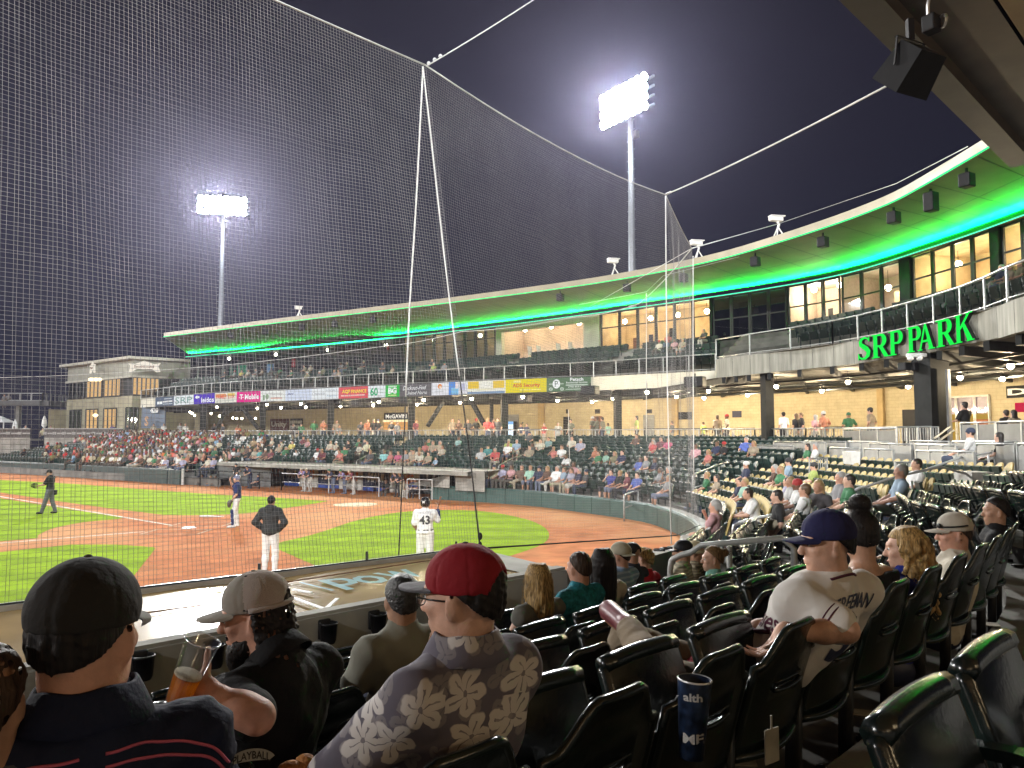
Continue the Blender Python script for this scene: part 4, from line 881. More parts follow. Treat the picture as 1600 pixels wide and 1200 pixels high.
mb=MB();mb.box(o+nn*.12+up*.5,(w,.1,.2),math.atan2(dd[1],dd[0]));put('menu_strip',mb,emit_mat('menu_strip_light',(1,.85,.5),1.4),t);mb=MB();mb.box(o+nn*.3-up*.75,(w*1.05,.5,.5),math.atan2(dd[1],dd[0]));put('counter',mb,M['panel'],t)
wall_sign_text('Unity',424,452,.25,1.55,mat('maroon_banner',(.09,.03,.03),.7),M['offwhite'],'banner','dark maroon banner with pale script Unity beside the display shelves')
t,o,dd,nn,w=wall_sign_text(None,455,474,-.1,1.55,M['black'],lit,'display_shelf','dark display shelves filled with rows of small pale goods','shelves',.1)
for r in range(3):
 for k in range(6):mb=MB();mb.box(o+nn*.2+dd*w*(-.42+.168*k)+up*(-.55+.5*r),(w*.1,.08,.3),math.atan2(dd[1],dd[0]));put('goods',mb,M['offwhite'],t)
wall_sign_text('D',1576,1612,1.75,2.35,M['steel'],M['white'],'shop_sign','dark sign with white script at the far right of the concourse')
wall_sign_text(None,1590,1612,1.05,1.5,emit_mat('red_tv_screen',(.7,.03,.08),.9),lit,'screen','red screen below the dark script sign at far right','screen')
t,o,dd,nn,w=wall_sign_text(None,798,808,-.85,1.0,M['steel'],lit,'drinks_fridge','glass fronted drinks fridge glowing white on the concourse','fridge',.5)
mb=MB();mb.box(o+nn*.56+up*.0,(w*.86,.03,1.35),math.atan2(dd[1],dd[0]));put('door',mb,emit_mat('fridge_light',(.75,.88,1),1.5),t);mb=MB();mb.box(o+nn*.57+up*.8,(w*.9,.04,.24),math.atan2(dd[1],dd[0]));put('header',mb,emit_mat('fridge_header',(.3,.6,1),1.0),t)
t,o,dd,nn,w=wall_sign_text(None,1482,1549,-.5,1.95,emit_mat('shop_interior',(1.0,.62,.12),.45),lit,'shop_window','big shop window with orange interior and string lights right of the big column','shop window',.02)
for x in(-.5,-.26,.17,.5):mb=MB();mb.bar(o+nn*.12+dd*w*x-up*1.22,o+nn*.12+dd*w*x+up*1.22,.09,.1);put('window_frame',mb,M['offwhite'],t)
for z in(-1.22,1.22):mb=MB();mb.bar(o+nn*.125-dd*w/2+up*z,o+nn*.125+dd*w/2+up*z,.1,.09);put('window_frame',mb,M['offwhite'],t)
mb=MB();mb.box(o+nn*.05+dd*w*.335-up*.6,(w*.3,.02,1.2),math.atan2(dd[1],dd[0]));put('terracotta_panel',mb,mat('terracotta',(.35,.13,.06),.8),t)
mb=MB();mb.box(o+nn*.045+up*.75,(w*.98,.02,.9),math.atan2(dd[1],dd[0]));put('upper_pane',mb,mat('dusky_pane',(.12,.09,.12),.3),t)
for k in range(13):mb=MB();mb.sphere(o+nn*.16+dd*w*(-.46+.075*k)+up*(.30+.25*abs(math.sin(k*.9))),.05,8,6);put('bulb',mb,M['lamp'],t,True)
for a_,b_,l_ in((1272,1332,'dark drink counter on the concourse left of the big column'),(1000,1180,'dark drink counter on the concourse above the middle seats'),(700,900,'dark drink counter on the concourse above the dugout seats')):
 cc=np.array([bowl(t,1.10)for t in np.linspace(6,12.6,120)]);pxs=np.array([proj((q[0],q[1],.2))[0]for q in cc]);q=cc[(pxs>a_)&(pxs<b_)]
 if len(q)<2:continue
 q=q.copy();q[:,2]=.22;r=railing(q*A(1,1,0)+A(0,0,0),l_.replace('drink counter','topped counter rail'),-.86,1.12,2.4,False,'counters along the concourse','drink_rail',None,1,'steel')
ZD=-1.78
da,db=P(339,722,ZD),P(700,736,ZD);dirn=unit((db-da)*A(1,1,0));din2=A(-dirn[1],dirn[0],0)
dg=thing('dugout','visitors dugout under a concrete roof with players along its rail','dugout',(da+db)/2*A(1,1,0)+A(0,0,GZ))
m=MB();z1=A(0,0,-.2);b2=db+dirn*1.2;q=[da,b2,b2+din2*3,da+din2*3]
m.add(q,[(0,1,2,3)]);m.quad(da,b2,b2+z1,da+z1);m.add([p+z1 for p in q],[(0,3,2,1)]);put('roof_slab',m,M['concrete'],dg)
fl=A(0,0,GZ-.5-ZD)
m=MB();m.quad(da+din2*2.6,db+din2*2.6,db+din2*2.6+fl,da+din2*2.6+fl);m.quad(da,da+din2*2.6,da+din2*2.6+fl,da+fl);m.quad(da+fl,db+fl,db+din2*2.6+fl,da+din2*2.6+fl);put('inner_wall',m,mat('dugout_grey',(.10,.115,.12),.7),dg)
m=MB();e=da+dirn*.0;m.quad(e+din2*.1+z1,e+dirn*4.2+din2*.9+z1,e+dirn*4.2+din2*.9+fl,e+din2*.1+fl);put('end_wall',m,M['panel'],dg)
Ld=np.linalg.norm((db-da)[:2])
bx_=[(418,458,'w'),(458,488,'n'),(488,522,'w'),(522,558,'n'),(558,597,'w'),(597,638,'n'),(638,682,'w')]
orange=mat('orange_lettering',(.62,.16,.03),.6);navy=M['navy'];pale=mat('pale_banner',(.5,.49,.44),.6)
bl_=din2*2.4
for x0,x1,k in bx_:
 u0,u1=[(lambda pp:pp)(at_col(np.array([da+bl_,db+bl_+dirn*2]),x,ZD-.75))for x in(x0,x1)]
 w=np.linalg.norm(u1-u0);o=(u0+u1)/2;o=A(o[0],o[1],ZD-.75);mb=MB();mb.box(o,(w-.04,.05,.85),math.atan2(dirn[1],dirn[0]));t=put('banner',mb,pale if k=='w' else navy,dg)
 mb=MB();put_text(mb,'MAUI' if x0<600 else 'BANES',o-din2*.03+A(0,0,.08),dirn,up,width=w*.62,height=.5,extrude=.006,bold=.05,shear=.15);put('lettering',mb,orange if k=='w' else M['offwhite'],t)
 mb=MB();o2=o-A(0,0,.72);mb.box(o2,(w-.06,.06,.5),math.atan2(dirn[1],dirn[0]));put('lower_board',mb,M['offwhite']if k=='w' else mat('blue_bunting',(.05,.10,.4),.6),dg)
eb0,eb1=P(700,741,-1.72),P(752,732,-1.6);ebz=-1.75
m=MB();c0=at_col(np.array([db-dirn*.2,db+dirn*6]),704,ebz);c1=at_col(np.array([db-dirn*.2,db+dirn*6]),753,ebz);bk=din2*1.6
c0=c0+din2*.4;c1=c1+din2*.4
m.quad(c0,c1,A(c1[0],c1[1],-2.7),A(c0[0],c0[1],-2.7));m.quad(c0,c0+bk,c1+bk,c1);put('end_block',m,M['concrete'],dg)
m=MB();g=[at_col(np.array([db-dirn*6,db+dirn*6]),x,z)for x,z in((640,-2.55),(690,-2.55),(712,-1.95),(712,-2.6))];
m.add([q+din2*.25 for q in g],[(0,1,2,3)][0:1]if False else[(0,1,2),(0,2,3)]);put('ramp_wall',m,M['concrete'],dg)
w0,w1=at_col(np.array([da+din2*1.0,db+din2*1.0+dirn]),684,0),at_col(np.array([da+din2*1.0,db+din2*1.0+dirn]),711,0)
t=thing('barred_window','dark barred opening at the right end of the visitors dugout','window',A(w0[0],w0[1],-2.5))
mb=MB();mb.quad(A(w0[0],w0[1],-2.0)+din2*.05,A(w1[0],w1[1],-2.0)+din2*.05,A(w1[0],w1[1],-2.75)+din2*.05,A(w0[0],w0[1],-2.75)+din2*.05);put('opening',mb,M['black'],t)
for k in range(4):q=w0+(w1-w0)*k/3;mb=MB();mb.bar(A(q[0],q[1],-2.75),A(q[0],q[1],-2.0),.05);put('bar',mb,M['alu'],t)
for z in(-2.75,-2.38,-2.0):mb=MB();mb.bar(A(w0[0],w0[1],z)-din2*.03,A(w1[0],w1[1],z)-din2*.03,.045);put('bar',mb,M['alu'],t)
rl=np.array([P(x,y,GZ)for x,y in((285,757.5),(360,762),(440,766),(520,771),(592,776))])
railing(rl[:3],'low dark rail in front of the left half of the visitors dugout',GZ,.95,1.9,False,'rails in front of the visitors dugout','dugout_rail',None,1,'steel')
railing(rl[2:],'low pale rail in front of the middle of the visitors dugout',GZ,.95,1.7,False,'rails in front of the visitors dugout','dugout_rail',None,1,'alu')
railing(np.array([P(x,y,GZ)for x,y in((636,779),(675,781))]),'short pale rail at the right end of the visitors dugout',GZ,.95,1.2,False,'rails in front of the visitors dugout','dugout_rail',None,1,'alu')
bd=thing('clubhouse','two storey tan building with lit windows and glowing signs beyond the first base seats','building',D(210,660,92)*A(1,1,0)+A(0,0,GZ))
def fpx(px,d):return A((px-CX)/F_PX*d,d,0)
cL,cM,cR=fpx(104,99),fpx(206,88),fpx(297,92)
cR2=cM+(cR-cM)*1.15
def zpx(py,d):return(HORIZON-py)*d/F_PX
def wallq(a,b,z0,z1,m_,name,off=0.,par=bd):
 dd=unit(b-a);nn=A(dd[1],-dd[0],0)*off;mb=MB();mb.quad(a+nn+up*z0,b+nn+up*z0,b+nn+up*z1,a+nn+up*z1);return put(name,mb,m_,par)
zt=zpx(557,88);zb2=zpx(588,88);zf=zpx(618,88);zf0=zpx(668,88)
for a,b in((cL,cM),(cM,cR2)):
 wallq(a,b,zb2,zt-.3,M['siding'],'upper_wall');wallq(a,b,zf,zb2,M['mullion'],'window_band',-.15);wallq(a,b,zf0-3,zf,M['tan2'],'lower_wall')
 dd=unit(b-a);nn=A(dd[1],-dd[0],0)
 mb=MB();mb.bar(a+nn*.35+up*(zt-.15)-dd*.7,b+nn*.35+up*(zt-.15),.9,.3);put('roof_edge',mb,M['cream'],bd);mb=MB();mb.bar(a+nn*.12+up*zb2,b+nn*.12+up*zb2,.3,.22);put('string_course',mb,M['cream'],bd)
mb=MB();mb.quad(cL+up*zt,cM+up*zt,cR2+up*zt,cL+(cR2-cM)+up*zt);put('roof',mb,M['ceil'],bd)
warm=emit_mat('lit_window_glow',(1.0,.62,.26),.75);warm2=emit_mat('bright_window_lamp',(1,.85,.55),2.2)
def onface(a,b,px,z,off):
 q=at_col(np.array([a,b]),px,z);dd=unit(b-a);return q+A(dd[1],-dd[0],0)*off
def lit_win(a,b,x0,x1,z0,z1,m_,n=3,off=.0):
 p,q=onface(a,b,x0,z0,off),onface(a,b,x1,z0,off);mb=MB();hgt=up*(z1-z0);mb.quad(p,q,q+hgt,p+hgt);w_=put('window',mb,m_,bd);f=MB();dd=unit(q-p);nn=A(dd[1],-dd[0],0)*.04
 for k in range(n+1):c=p+(q-p)*k/n+nn;f.bar(c,c+hgt,.12)
 f.bar(p+nn*1.1,q+nn*1.1,.14);f.bar(p+nn*1.1+hgt,q+nn*1.1+hgt,.14);o=link('window_frame',f.mesh('window_frame',M['mullion'],False,wloc(bd)),w_)
lit_win(cL,cM,138,162,zf+.05,zb2-.1,warm,4,.0);lit_win(cL,cM,166,190,zf+.05,zb2-.1,warm,4,.0);lit_win(cM,cR,202+2,247,zf+.05,zb2-.1,warm,6,.0);lit_win(cL,cM,109,134,zf+.05,zb2-.1,M['glass_dark'],4,.02)
for x0,x1,mm in((110,129,M['glass_dark']),(137,156,warm),(165,184,warm),(194,214,M['glass_dark'])):
 a,b=(cL,cM)if x0<190 else(cM-(cR-cM)*.1,cR);lit_win(a,b,x0,x1,zf0-.2,zpx(638,90),mm,3,.03)
for x,y in((146,593),(150,593),(155,593),(142,593),(149,649)):
 c=D(x,y,90);mb=MB();mb.sphere(c,(.35,.2,.22),8,6);put('ceiling_lamp',mb,warm2,bd,True)
def starsign(px,py,d,w,h,label):
 c=D(px,py,d);pts=[(-.5,.28),(-.3,.22),(-.12,.36),(0,.5),(.14,.36),(.32,.22),(.5,.3),(.42,.05),(.5,-.42),(.38,-.46),(.24,-.2),(-.24,-.2),(-.38,-.42),(-.46,-.46),(-.42,.05)]
 t=thing('pub_sign',label,'sign',c);mb=MB();ux=unit(A(1,.1,0))if px>200 else unit(A(.68,-.73,0));mb.prism([(x*w,y*h)for x,y in pts][::-1],c,ux,up,.2);put('board',mb,emit_mat('glowing_sign_face',(1,.92,.78),.9),t)
 mb=MB();put_text(mb,'Southbound' if w>3 else 'Pub',c+np.cross(ux,up)*.22-ux*0,ux,up,width=w*.62,height=h*.2,extrude=.01,bold=.02);put('lettering',mb,M['wood'],t)
starsign(146,575,92.0,1.9,1.35,'small glowing white sign on the left face of the tan building');starsign(226,573,86.5,3.5,1.35,'large glowing white sign on the right face of the tan building')
a,b=fpx(222,84),fpx(259,82);dd=unit(b-a);nn=A(dd[1],-dd[0],0);t=thing('banner','slate blue banner reading 420 with a big tan letter S','banner',(a+b)/2)
z0,z1=zpx(669,83),zpx(633,83);mb=MB();mb.box((a+b)/2+up*(z0+z1)/2,(np.linalg.norm(b-a),.08,z1-z0),math.atan2(dd[1],dd[0]));put('cloth',mb,mat('slate_banner',(.09,.12,.17),.7),t)
for body,px,py,w,h,mm in(('420',241,641,1.35,.55,'white'),('S',229,658,.65,1.05,'wood2'),('SOUTH',247,654,1.25,.5,'dim'),('BOUND',247,664,1.25,.5,'dim')):
 c=D(px,py,82.6);mb=MB();put_text(mb,body,c,dd,up,width=w,height=h,extrude=.01,bold=.03);put('lettering',mb,{'white':M['white'],'wood2':mat('tan_letter',(.45,.25,.12),.6),'dim':mat('slate_letter',(.2,.24,.3),.6)}[mm],t)
pz=MB();z_=zpx(690,82);
pf=[fpx(-140,84),fpx(100,80),fpx(226,74),fpx(226,100),fpx(-140,120)];pz.add([q+up*(zpx(671,80)-1.15)for q in pf],[tuple(range(5))]);struct('plaza_floor',pz,M['floor'])
bw_t=thing('banner_wall','long brown banner fixed to the plaza railing above the packed seats','banner',fpx(120,80))
for x0,x1,da_,db_ in((-60,49,82,80.5),(71,194,79.5,76)):
 a,b=fpx(x0,da_),fpx(x1,db_);n_=8 if x0>0 else 6;dd=unit(b-a);nn=A(dd[1],-dd[0],0)
 for k in range(n_):
  p,q=a+(b-a)*(k+.01)/n_,a+(b-a)*(k+.99)/n_;dd_=79;mb=MB();zz0,zz1=zpx(684,dd_),zpx(670.5,dd_);mb.quad(p+up*zz0,q+up*zz0,q+up*zz1,p+up*zz1);o=put('banner_panel',mb,mat('brown_banner',(.075,.065,.06),.7)if k==0 and x0<0 else bpl if 'bpl' in globals()else M['steel'],bw_t)
  if k==0 and x0<0:bpl=o.data.materials[0]
  mb=MB();c=(p+q)/2+up*(zz0+zz1)/2+nn*.03;mb.box(c-dd*.55,(.5,.02,.3),math.atan2(dd[1],dd[0]));mb.box(c+dd*.25,(.9,.02,.16),math.atan2(dd[1],dd[0]));put('print_block',mb,M['panel_lt'],bw_t,kind='stuff')
 mb=MB();mb.bar(a+up*(zz1+.03),b+up*(zz1+.03),.1);put('top_rail',mb,M['galv'],bw_t);mb=MB();mb.quad(a+up*(zz0),b+up*zz0,b+up*(zz0-2.5),a+up*(zz0-2.5));put('plinth',mb,M['concrete'],bw_t)
br=thing('footbridge','raised walkway with a pale railing and a few people at the far left','footbridge',fpx(30,100))
for(x0,d0),(x1,d1),mm in(((-40,100),(66,100),'galv'),((66,100),(104,106),'panel')):
 a,b=fpx(x0,d0),fpx(x1,d1);z0,z1,zr_=zpx(634,100),zpx(627,100),zpx(614.5,100);mb=MB();mb.bar(a+up*(z0+z1)/2,b+up*(z0+z1)/2,1.5,z1-z0);put('deck',mb,M['panel'],br)
 mb=MB();mb.bar(a+up*zr_,b+up*zr_,.1);put('rail',mb,M[mm],br);mb=MB();mb.bar(a+up*(z1+.1),b+up*(z1+.1),.1);put('rail',mb,M[mm],br)
 for k in range(7):q=a+(b-a)*k/6;mb=MB();mb.bar(q+up*z1,q+up*zr_,.14);put('post',mb,M[mm],br)
q=fpx(29,100);mb=MB();mb.bar(q+up*-3,q+up*zpx(634,100),.45);put('pier',mb,M['concrete'],br)
for(x0,x1,d_,l_)in((-14,17,92,'white canopy tent at the far left edge of the plaza'),):
 c=fpx((x0+x1)/2,d_);w=(x1-x0)*d_/F_PX;t=thing('canopy_tent',l_,'tent',c+up*zpx(668,d_));ze,zp=zpx(660,d_),zpx(650,d_);mb=MB()
 cs=[c+A(sx*w/2,sy*w/2,ze)for sx,sy in((-1,-1),(1,-1),(1,1),(-1,1))];ap=c+up*zp;mb.add(cs+[ap],[(0,1,4),(1,2,4),(2,3,4),(3,0,4)]);put('tent_top',mb,M['white'],t)
 for q in cs:mb=MB();mb.bar(A(q[0],q[1],zpx(672,d_)),q,.08);put('leg',mb,M['white'],t)
for px,py,d_,l_ in((69,655,84,'closed white parasol behind the stair on the plaza'),(23,660,88,'closed white parasol right of the white tent')):
 c=D(px,py+14,d_);t=thing('parasol',l_,'parasol',c);mb=MB();mb.lathe([(.05,0),(.28,.3),(.22,.9),(.05,1.35)],c,8);put('canopy',mb,M['white'],t,True);mb=MB();mb.bar(c-up*.6,c+up*.2,.06);put('pole',mb,M['alu'],t)
mb=MB();mb.tube([fpx(-60,140)+up*zpx(579,140),fpx(20,140)+up*zpx(580,140),fpx(110,140)+up*zpx(577,140)],.06,4);solo('overhead_wire',mb,M['alu'],'thin pale overhead wire crossing the night sky at the far left','wire',fpx(20,140))
mb=MB();a,b=fpx(76,95),fpx(104,97);wallq(a,b,zpx(672,96),zpx(640,96),M['tan2'],'side_wall');
def handrail(pts,d,label,h=.95,mid=True,r=.032,mt='galv'):
 q=[D(x,y,dd)for(x,y),dd in zip(pts,d)];q0=np.array(q);L=np.linalg.norm(q0[-1]-q0[0]);t=thing('handrail',label,'handrail',q0[0]-up*h,0,'aisle handrails')
 dn=unit(q0[-1]-q0[0]);st=[q0[0]-up*h+0*dn,q0[0]-up*.15-dn*.0,q0[0]-up*.03+dn*.08,q0[0]+dn*.25]
 path=np.vstack([smooth_path(st,3),q0[1:-1]if len(q0)>2 else np.zeros((0,3)),[q0[-1]-dn*.12,q0[-1]-up*.12,q0[-1]-up*h]]);mb=MB();mb.tube(path,r,8);put('rail',mb,M[mt],t,True)
 n=max(1,int(L/1.6))
 for k in range(1,n+1):u=k/(n+1);c=q0[0]+(q0[-1]-q0[0])*u;mb=MB();mb.tube([c,c-up*h],r*.9,6);put('post',mb,M[mt],t,True)
 if mid:mb=MB();mb.tube([q0[0]-up*h*.5,q0[-1]-up*h*.5],r*.85,6);put('mid_rail',mb,M[mt],t,True)
 return t
handrail([(1083,741),(1128,724),(1158,721)],(27,30,31.5),'pale handrail at the left edge of the tan seats');handrail([(1184,711),(1212,703),(1240,696)],(32,34,36),'short pale handrail left of the grey box panels')
handrail([(975,773),(1020,760),(1053,751)],(28,31,33),'pale handrail in the aisle by the net corner');handrail([(779,727),(800,716),(819,711)],(40,42.5,44),'pale handrail right of the dugout end block')
handrail([(834,703),(846,699),(856,696)],(46,47,48),'short pale handrail halfway up behind the dugout end block');handrail([(557,719),(580,709),(603,706)],(46,48,50),'pale handrail in the aisle above the dugout roof')
handrail([(618,700),(628,696),(634,694)],(52,53,54),'short pale handrail high above the dugout roof');handrail([(358,718),(378,709),(395,704)],(53,55,57),'pale handrail above the left end of the dugout roof')
handrail([(303,730),(322,726),(340,719)],(54,53,52),'pale stair rail beside the left end of the visitors dugout');handrail([(753,738),(760,735),(764,738)],(37,37.5,38),'small pale hoop rail at the right end of the dugout block',.8)
handrail([(0,718),(60,706),(120,697)],(70,73,77),'long pale handrail low at the far left of the first base seats');handrail([(110,702),(150,692),(176,688)],(74,76,78),'pale handrail in the middle of the first base seats')
handrail([(1145,818),(1200,806),(1262,792)],(15.0,14.9,14.75),'dark handrail beside the standing usher',.9,True,.03,'alu');handrail([(1332,763),(1400,745),(1470,729),(1520,739)],(15,14.9,14.7,14.6),'long thin handrail below the grey box panels',.9,True,.025,'alu')
handrail([(1445,733),(1500,715),(1590,700)],(17.5,18.2,19),'thin handrail climbing past the grey boxes',.9,True,.025,'alu')
handrail([(1047,868),(1095,852),(1240,838)],(8.6,8.4,7.9),'thick grey handrail between the woman in mint and the seats behind her',.95,True,.033,'panel_lt')
def box_run(px0,px1,fr,zlift,h,label,n,end_px=None,solid='panel'):
 cc=[(t,bowl(t,fr))for t in np.linspace(2.2,9.0,400)];pxs=np.array([proj((q[0],q[1],q[2]+.5))[0]for _,q in cc]);
 i0=int(np.argmin(abs(pxs-px1)));i1=int(np.argmin(abs(pxs-px0)));i0,i1=sorted((i0,i1));q=np.array([c[1]for c in cc[i0:i1+1]])
 if len(q)<3:return
 q=resamp(q,n+1);q[:,2]+=zlift;t=thing('box_partition',label,'partition',q[0],0,'grey metal partitions of the seating boxes')
 for k in range(n):
  a,b=q[k],q[k+1];d=unit(b-a)*.03;z=up*h;mb=MB();mb.bar((a+b)/2-(b-a)/2+d+z*.53,(a+b)/2+(b-a)/2-d+z*.53,.03,h*.86);put('panel',mb,M[solid],t)
 for k in range(n+1):mb=MB();mb.bar(q[k],q[k]+up*h,.06);put('post',mb,M['galv'],t)
 mb=MB();mb.tube([p+up*(h+.01)for p in q],.03,6);put('top_rail',mb,M['galv'],t,True)
 return q
BX=[(1163,1240,.745,.85,'pale partition at the left end of the lowest row of boxes',3),(1210,1290,.80,.9,'pale partition left of the barred gate',3),(1297,1345,.745,.85,'pale partition behind the two tan-seat spectators',2),(1352,1396,.745,.85,'pale partition left of the older couple',2),(1432,1522,.70,.95,'long pale partition behind the older couple',4),(1360,1425,.83,.85,'pale partition in the second row of boxes, middle',2),(1432,1494,.83,.85,'pale partition in the second row of boxes, behind the long handrail',3),(1257,1322,.87,.8,'pale partition in the third row of boxes, left',2),(1325,1388,.88,.8,'pale partition in the third row of boxes, middle',3),(1424,1484,.88,.85,'pale partition in the third row of boxes, left of the seated man in a cap',2),(1489,1588,.86,.9,'pale partition in front of the seated man in a cap',3),(1527,1586,.80,.95,'pale partition at the right edge in the second row',2),(1591,1640,.80,.95,'pale partition cut off by the right edge of the view',2),(1319,1401,.985,1.05,'dark grey panel railing at the concourse edge left of the big column',3),(1502,1557,.985,1.2,'dark grey panel railing at the concourse edge behind the seated man in a cap',2),(1560,1640,.985,1.2,'dark grey panel railing at the concourse edge at the far right',2)]
for x0,x1,fr,h,l_,n in BX:box_run(x0,x1,fr,.0,h,l_,n,None,'panel_lt' if fr<.95 else 'panel')
def bargate(px0,px1,py0,py1,d,label):
 t=thing('barred_gate',label,'gate',D(px0,py1,d),0,'barred metal gates');a,b=D(px0,py1,d),D(px1,py1,d);H=D(px0,py0,d)[2]-a[2]
 mb=MB();mb.tube([a,a+up*H,b+up*H,b],.03,6);put('frame',mb,M['galv'],t)
 for k in range(1,8):q=a+(b-a)*k/8;mb=MB();mb.bar(q+up*.06,q+up*(H-.03),.022);put('bar',mb,M['galv'],t)
bargate(1265,1293,716,742,24,'barred metal gate between the pale partitions above the tan seats');bargate(1399,1424,722,750,20,'barred metal gate behind the older couple');bargate(1402,1434,667,692,25,'barred metal gate left of the concourse stairs, left leaf');bargate(1435,1467,667,692,24.8,'barred metal gate left of the concourse stairs, right leaf')
for px0,px1,py0,py1,d,l_ in((1520,1555,738,786,14.6,'white tapered cabinet at the end of the long partition'),(1388,1404,692,708,25,'white tapered cabinet in the third row of boxes'),(1330,1345,706,726,23,'white tapered cabinet in the second row of boxes'),(1494,1520,712,738,18.5,'white tapered cabinet beside the long handrail')):
 a,b=D(px0,py1,d),D(px1,py1,d);H=D(px0,py0,d)[2]-a[2];w=np.linalg.norm(b-a);mb=MB();c=(a+b)/2;k=.86
 v=[]
 for z,s_ in((0,k),(H,1.0)):
  for sx,sy in((-1,-1),(1,-1),(1,1),(-1,1)):v.append(c+A(sx*w/2*s_,sy*.3+.3,z))
 mb.add(v,[(0,3,2,1),(4,5,6,7),(0,1,5,4),(1,2,6,5),(2,3,7,6),(3,0,4,7)]);solo('cabinet',mb,M['offwhite'],l_,'cabinet',c,'white cabinets of the seating boxes')
for x0,y0,x1,y1 in((1453,690,1484,667),(1462,692,1490,673)):mb=MB();mb.tube([D(x0,y0,24),D(x1,y1,25.5)],.035,6);solo('stair_rail',mb,M['galv'],'pale sloping stair rail right of the big column, %s one'%('upper' if x0==1453 else 'lower'),'stair rail',D(x0,y0,24))
BAND=.09
class Sdf:
 def __init__(s):s.p=[];s.cuts=[];s.post=None
 def cap(s,a,b,ra,rb=None,k=.02):
  a=np.asarray(a,float);b=np.asarray(b,float);rb=ra if rb is None else rb
  s.p.append(('c',(a,b,ra,rb),k,(a+b)/2,np.linalg.norm(b-a)/2+max(ra,rb)));return s
 def ell(s,c,r,k=.02,R=None):
  c=np.asarray(c,float);r=np.broadcast_to(np.asarray(r,float),(3,));s.p.append(('e',(c,r,R),k,c,max(r)));return s
 def box(s,c,hf,r=.005,k=.004,R=None):
  c=np.asarray(c,float);hf=np.asarray(hf,float);s.p.append(('b',(c,hf,r,R),k,c,np.linalg.norm(hf)));return s
 def sub(s):return s
 def add(s,o):s.p+=o.p;return s
 @staticmethod
 def _d(kind,a,P):
  if kind=='c':
   A_,B_,ra,rb=a;ba=B_-A_;l2=ba@ba;pa=P-A_;t=np.clip(pa@ba/max(l2,1e-12),0,1)
   return np.linalg.norm(pa-t[:,None]*ba,axis=1)-(ra+(rb-ra)*t)
  if kind=='e':
   c,r,R=a;q=P-c
   if R is not None:q=q@R
   k0=np.linalg.norm(q/r,axis=1);k1=np.linalg.norm(q/(r*r),axis=1);return np.where(k1>1e-9,k0*(k0-1)/np.maximum(k1,1e-9),-min(r))
  c,hf,rr,R=a;q=P-c
  if R is not None:q=q@R
  q=np.abs(q)-(hf-rr);return np.linalg.norm(np.maximum(q,0),axis=1)+np.minimum(q.max(axis=1),0)-rr
 def __call__(s,P,band=BAND):
  d=np.full(len(P),band*1.0)
  for kind,a,k,c,rad in s.p:
   m=((P-c)**2).sum(1)<(rad+band)**2
   if not m.any():continue
   idx=np.nonzero(m)[0];di=s._d(kind,a,P[idx]);d0=d[idx]
   h=np.maximum(k-np.abs(d0-di),0)/k;d[idx]=np.minimum(d0,di)-h*h*k*.25
  if s.post is not None:d=s.post(P,d)
  for f in s.cuts:d=np.maximum(d,f(P))
  return d
def plane_cut(o,n):
 o=np.asarray(o,float);n=unit(n);return lambda P:(P-o)@n
def ball_cut(c,r):c=np.asarray(c,float);return lambda P:r-np.linalg.norm(P-c,axis=1)
def bounds(s,pad=.03):
 lo=np.min([c-r for _,_,_,c,r in s.p],axis=0)-pad;hi=np.max([c+r for _,_,_,c,r in s.p],axis=0)+pad;return lo,hi
_OFF=np.array([(i,j,k)for i in(0,1)for j in(0,1)for k in(0,1)])
_EDG=[(a,b)for a in range(8)for b in range(a+1,8)if bin(a^b).count('1')==1]
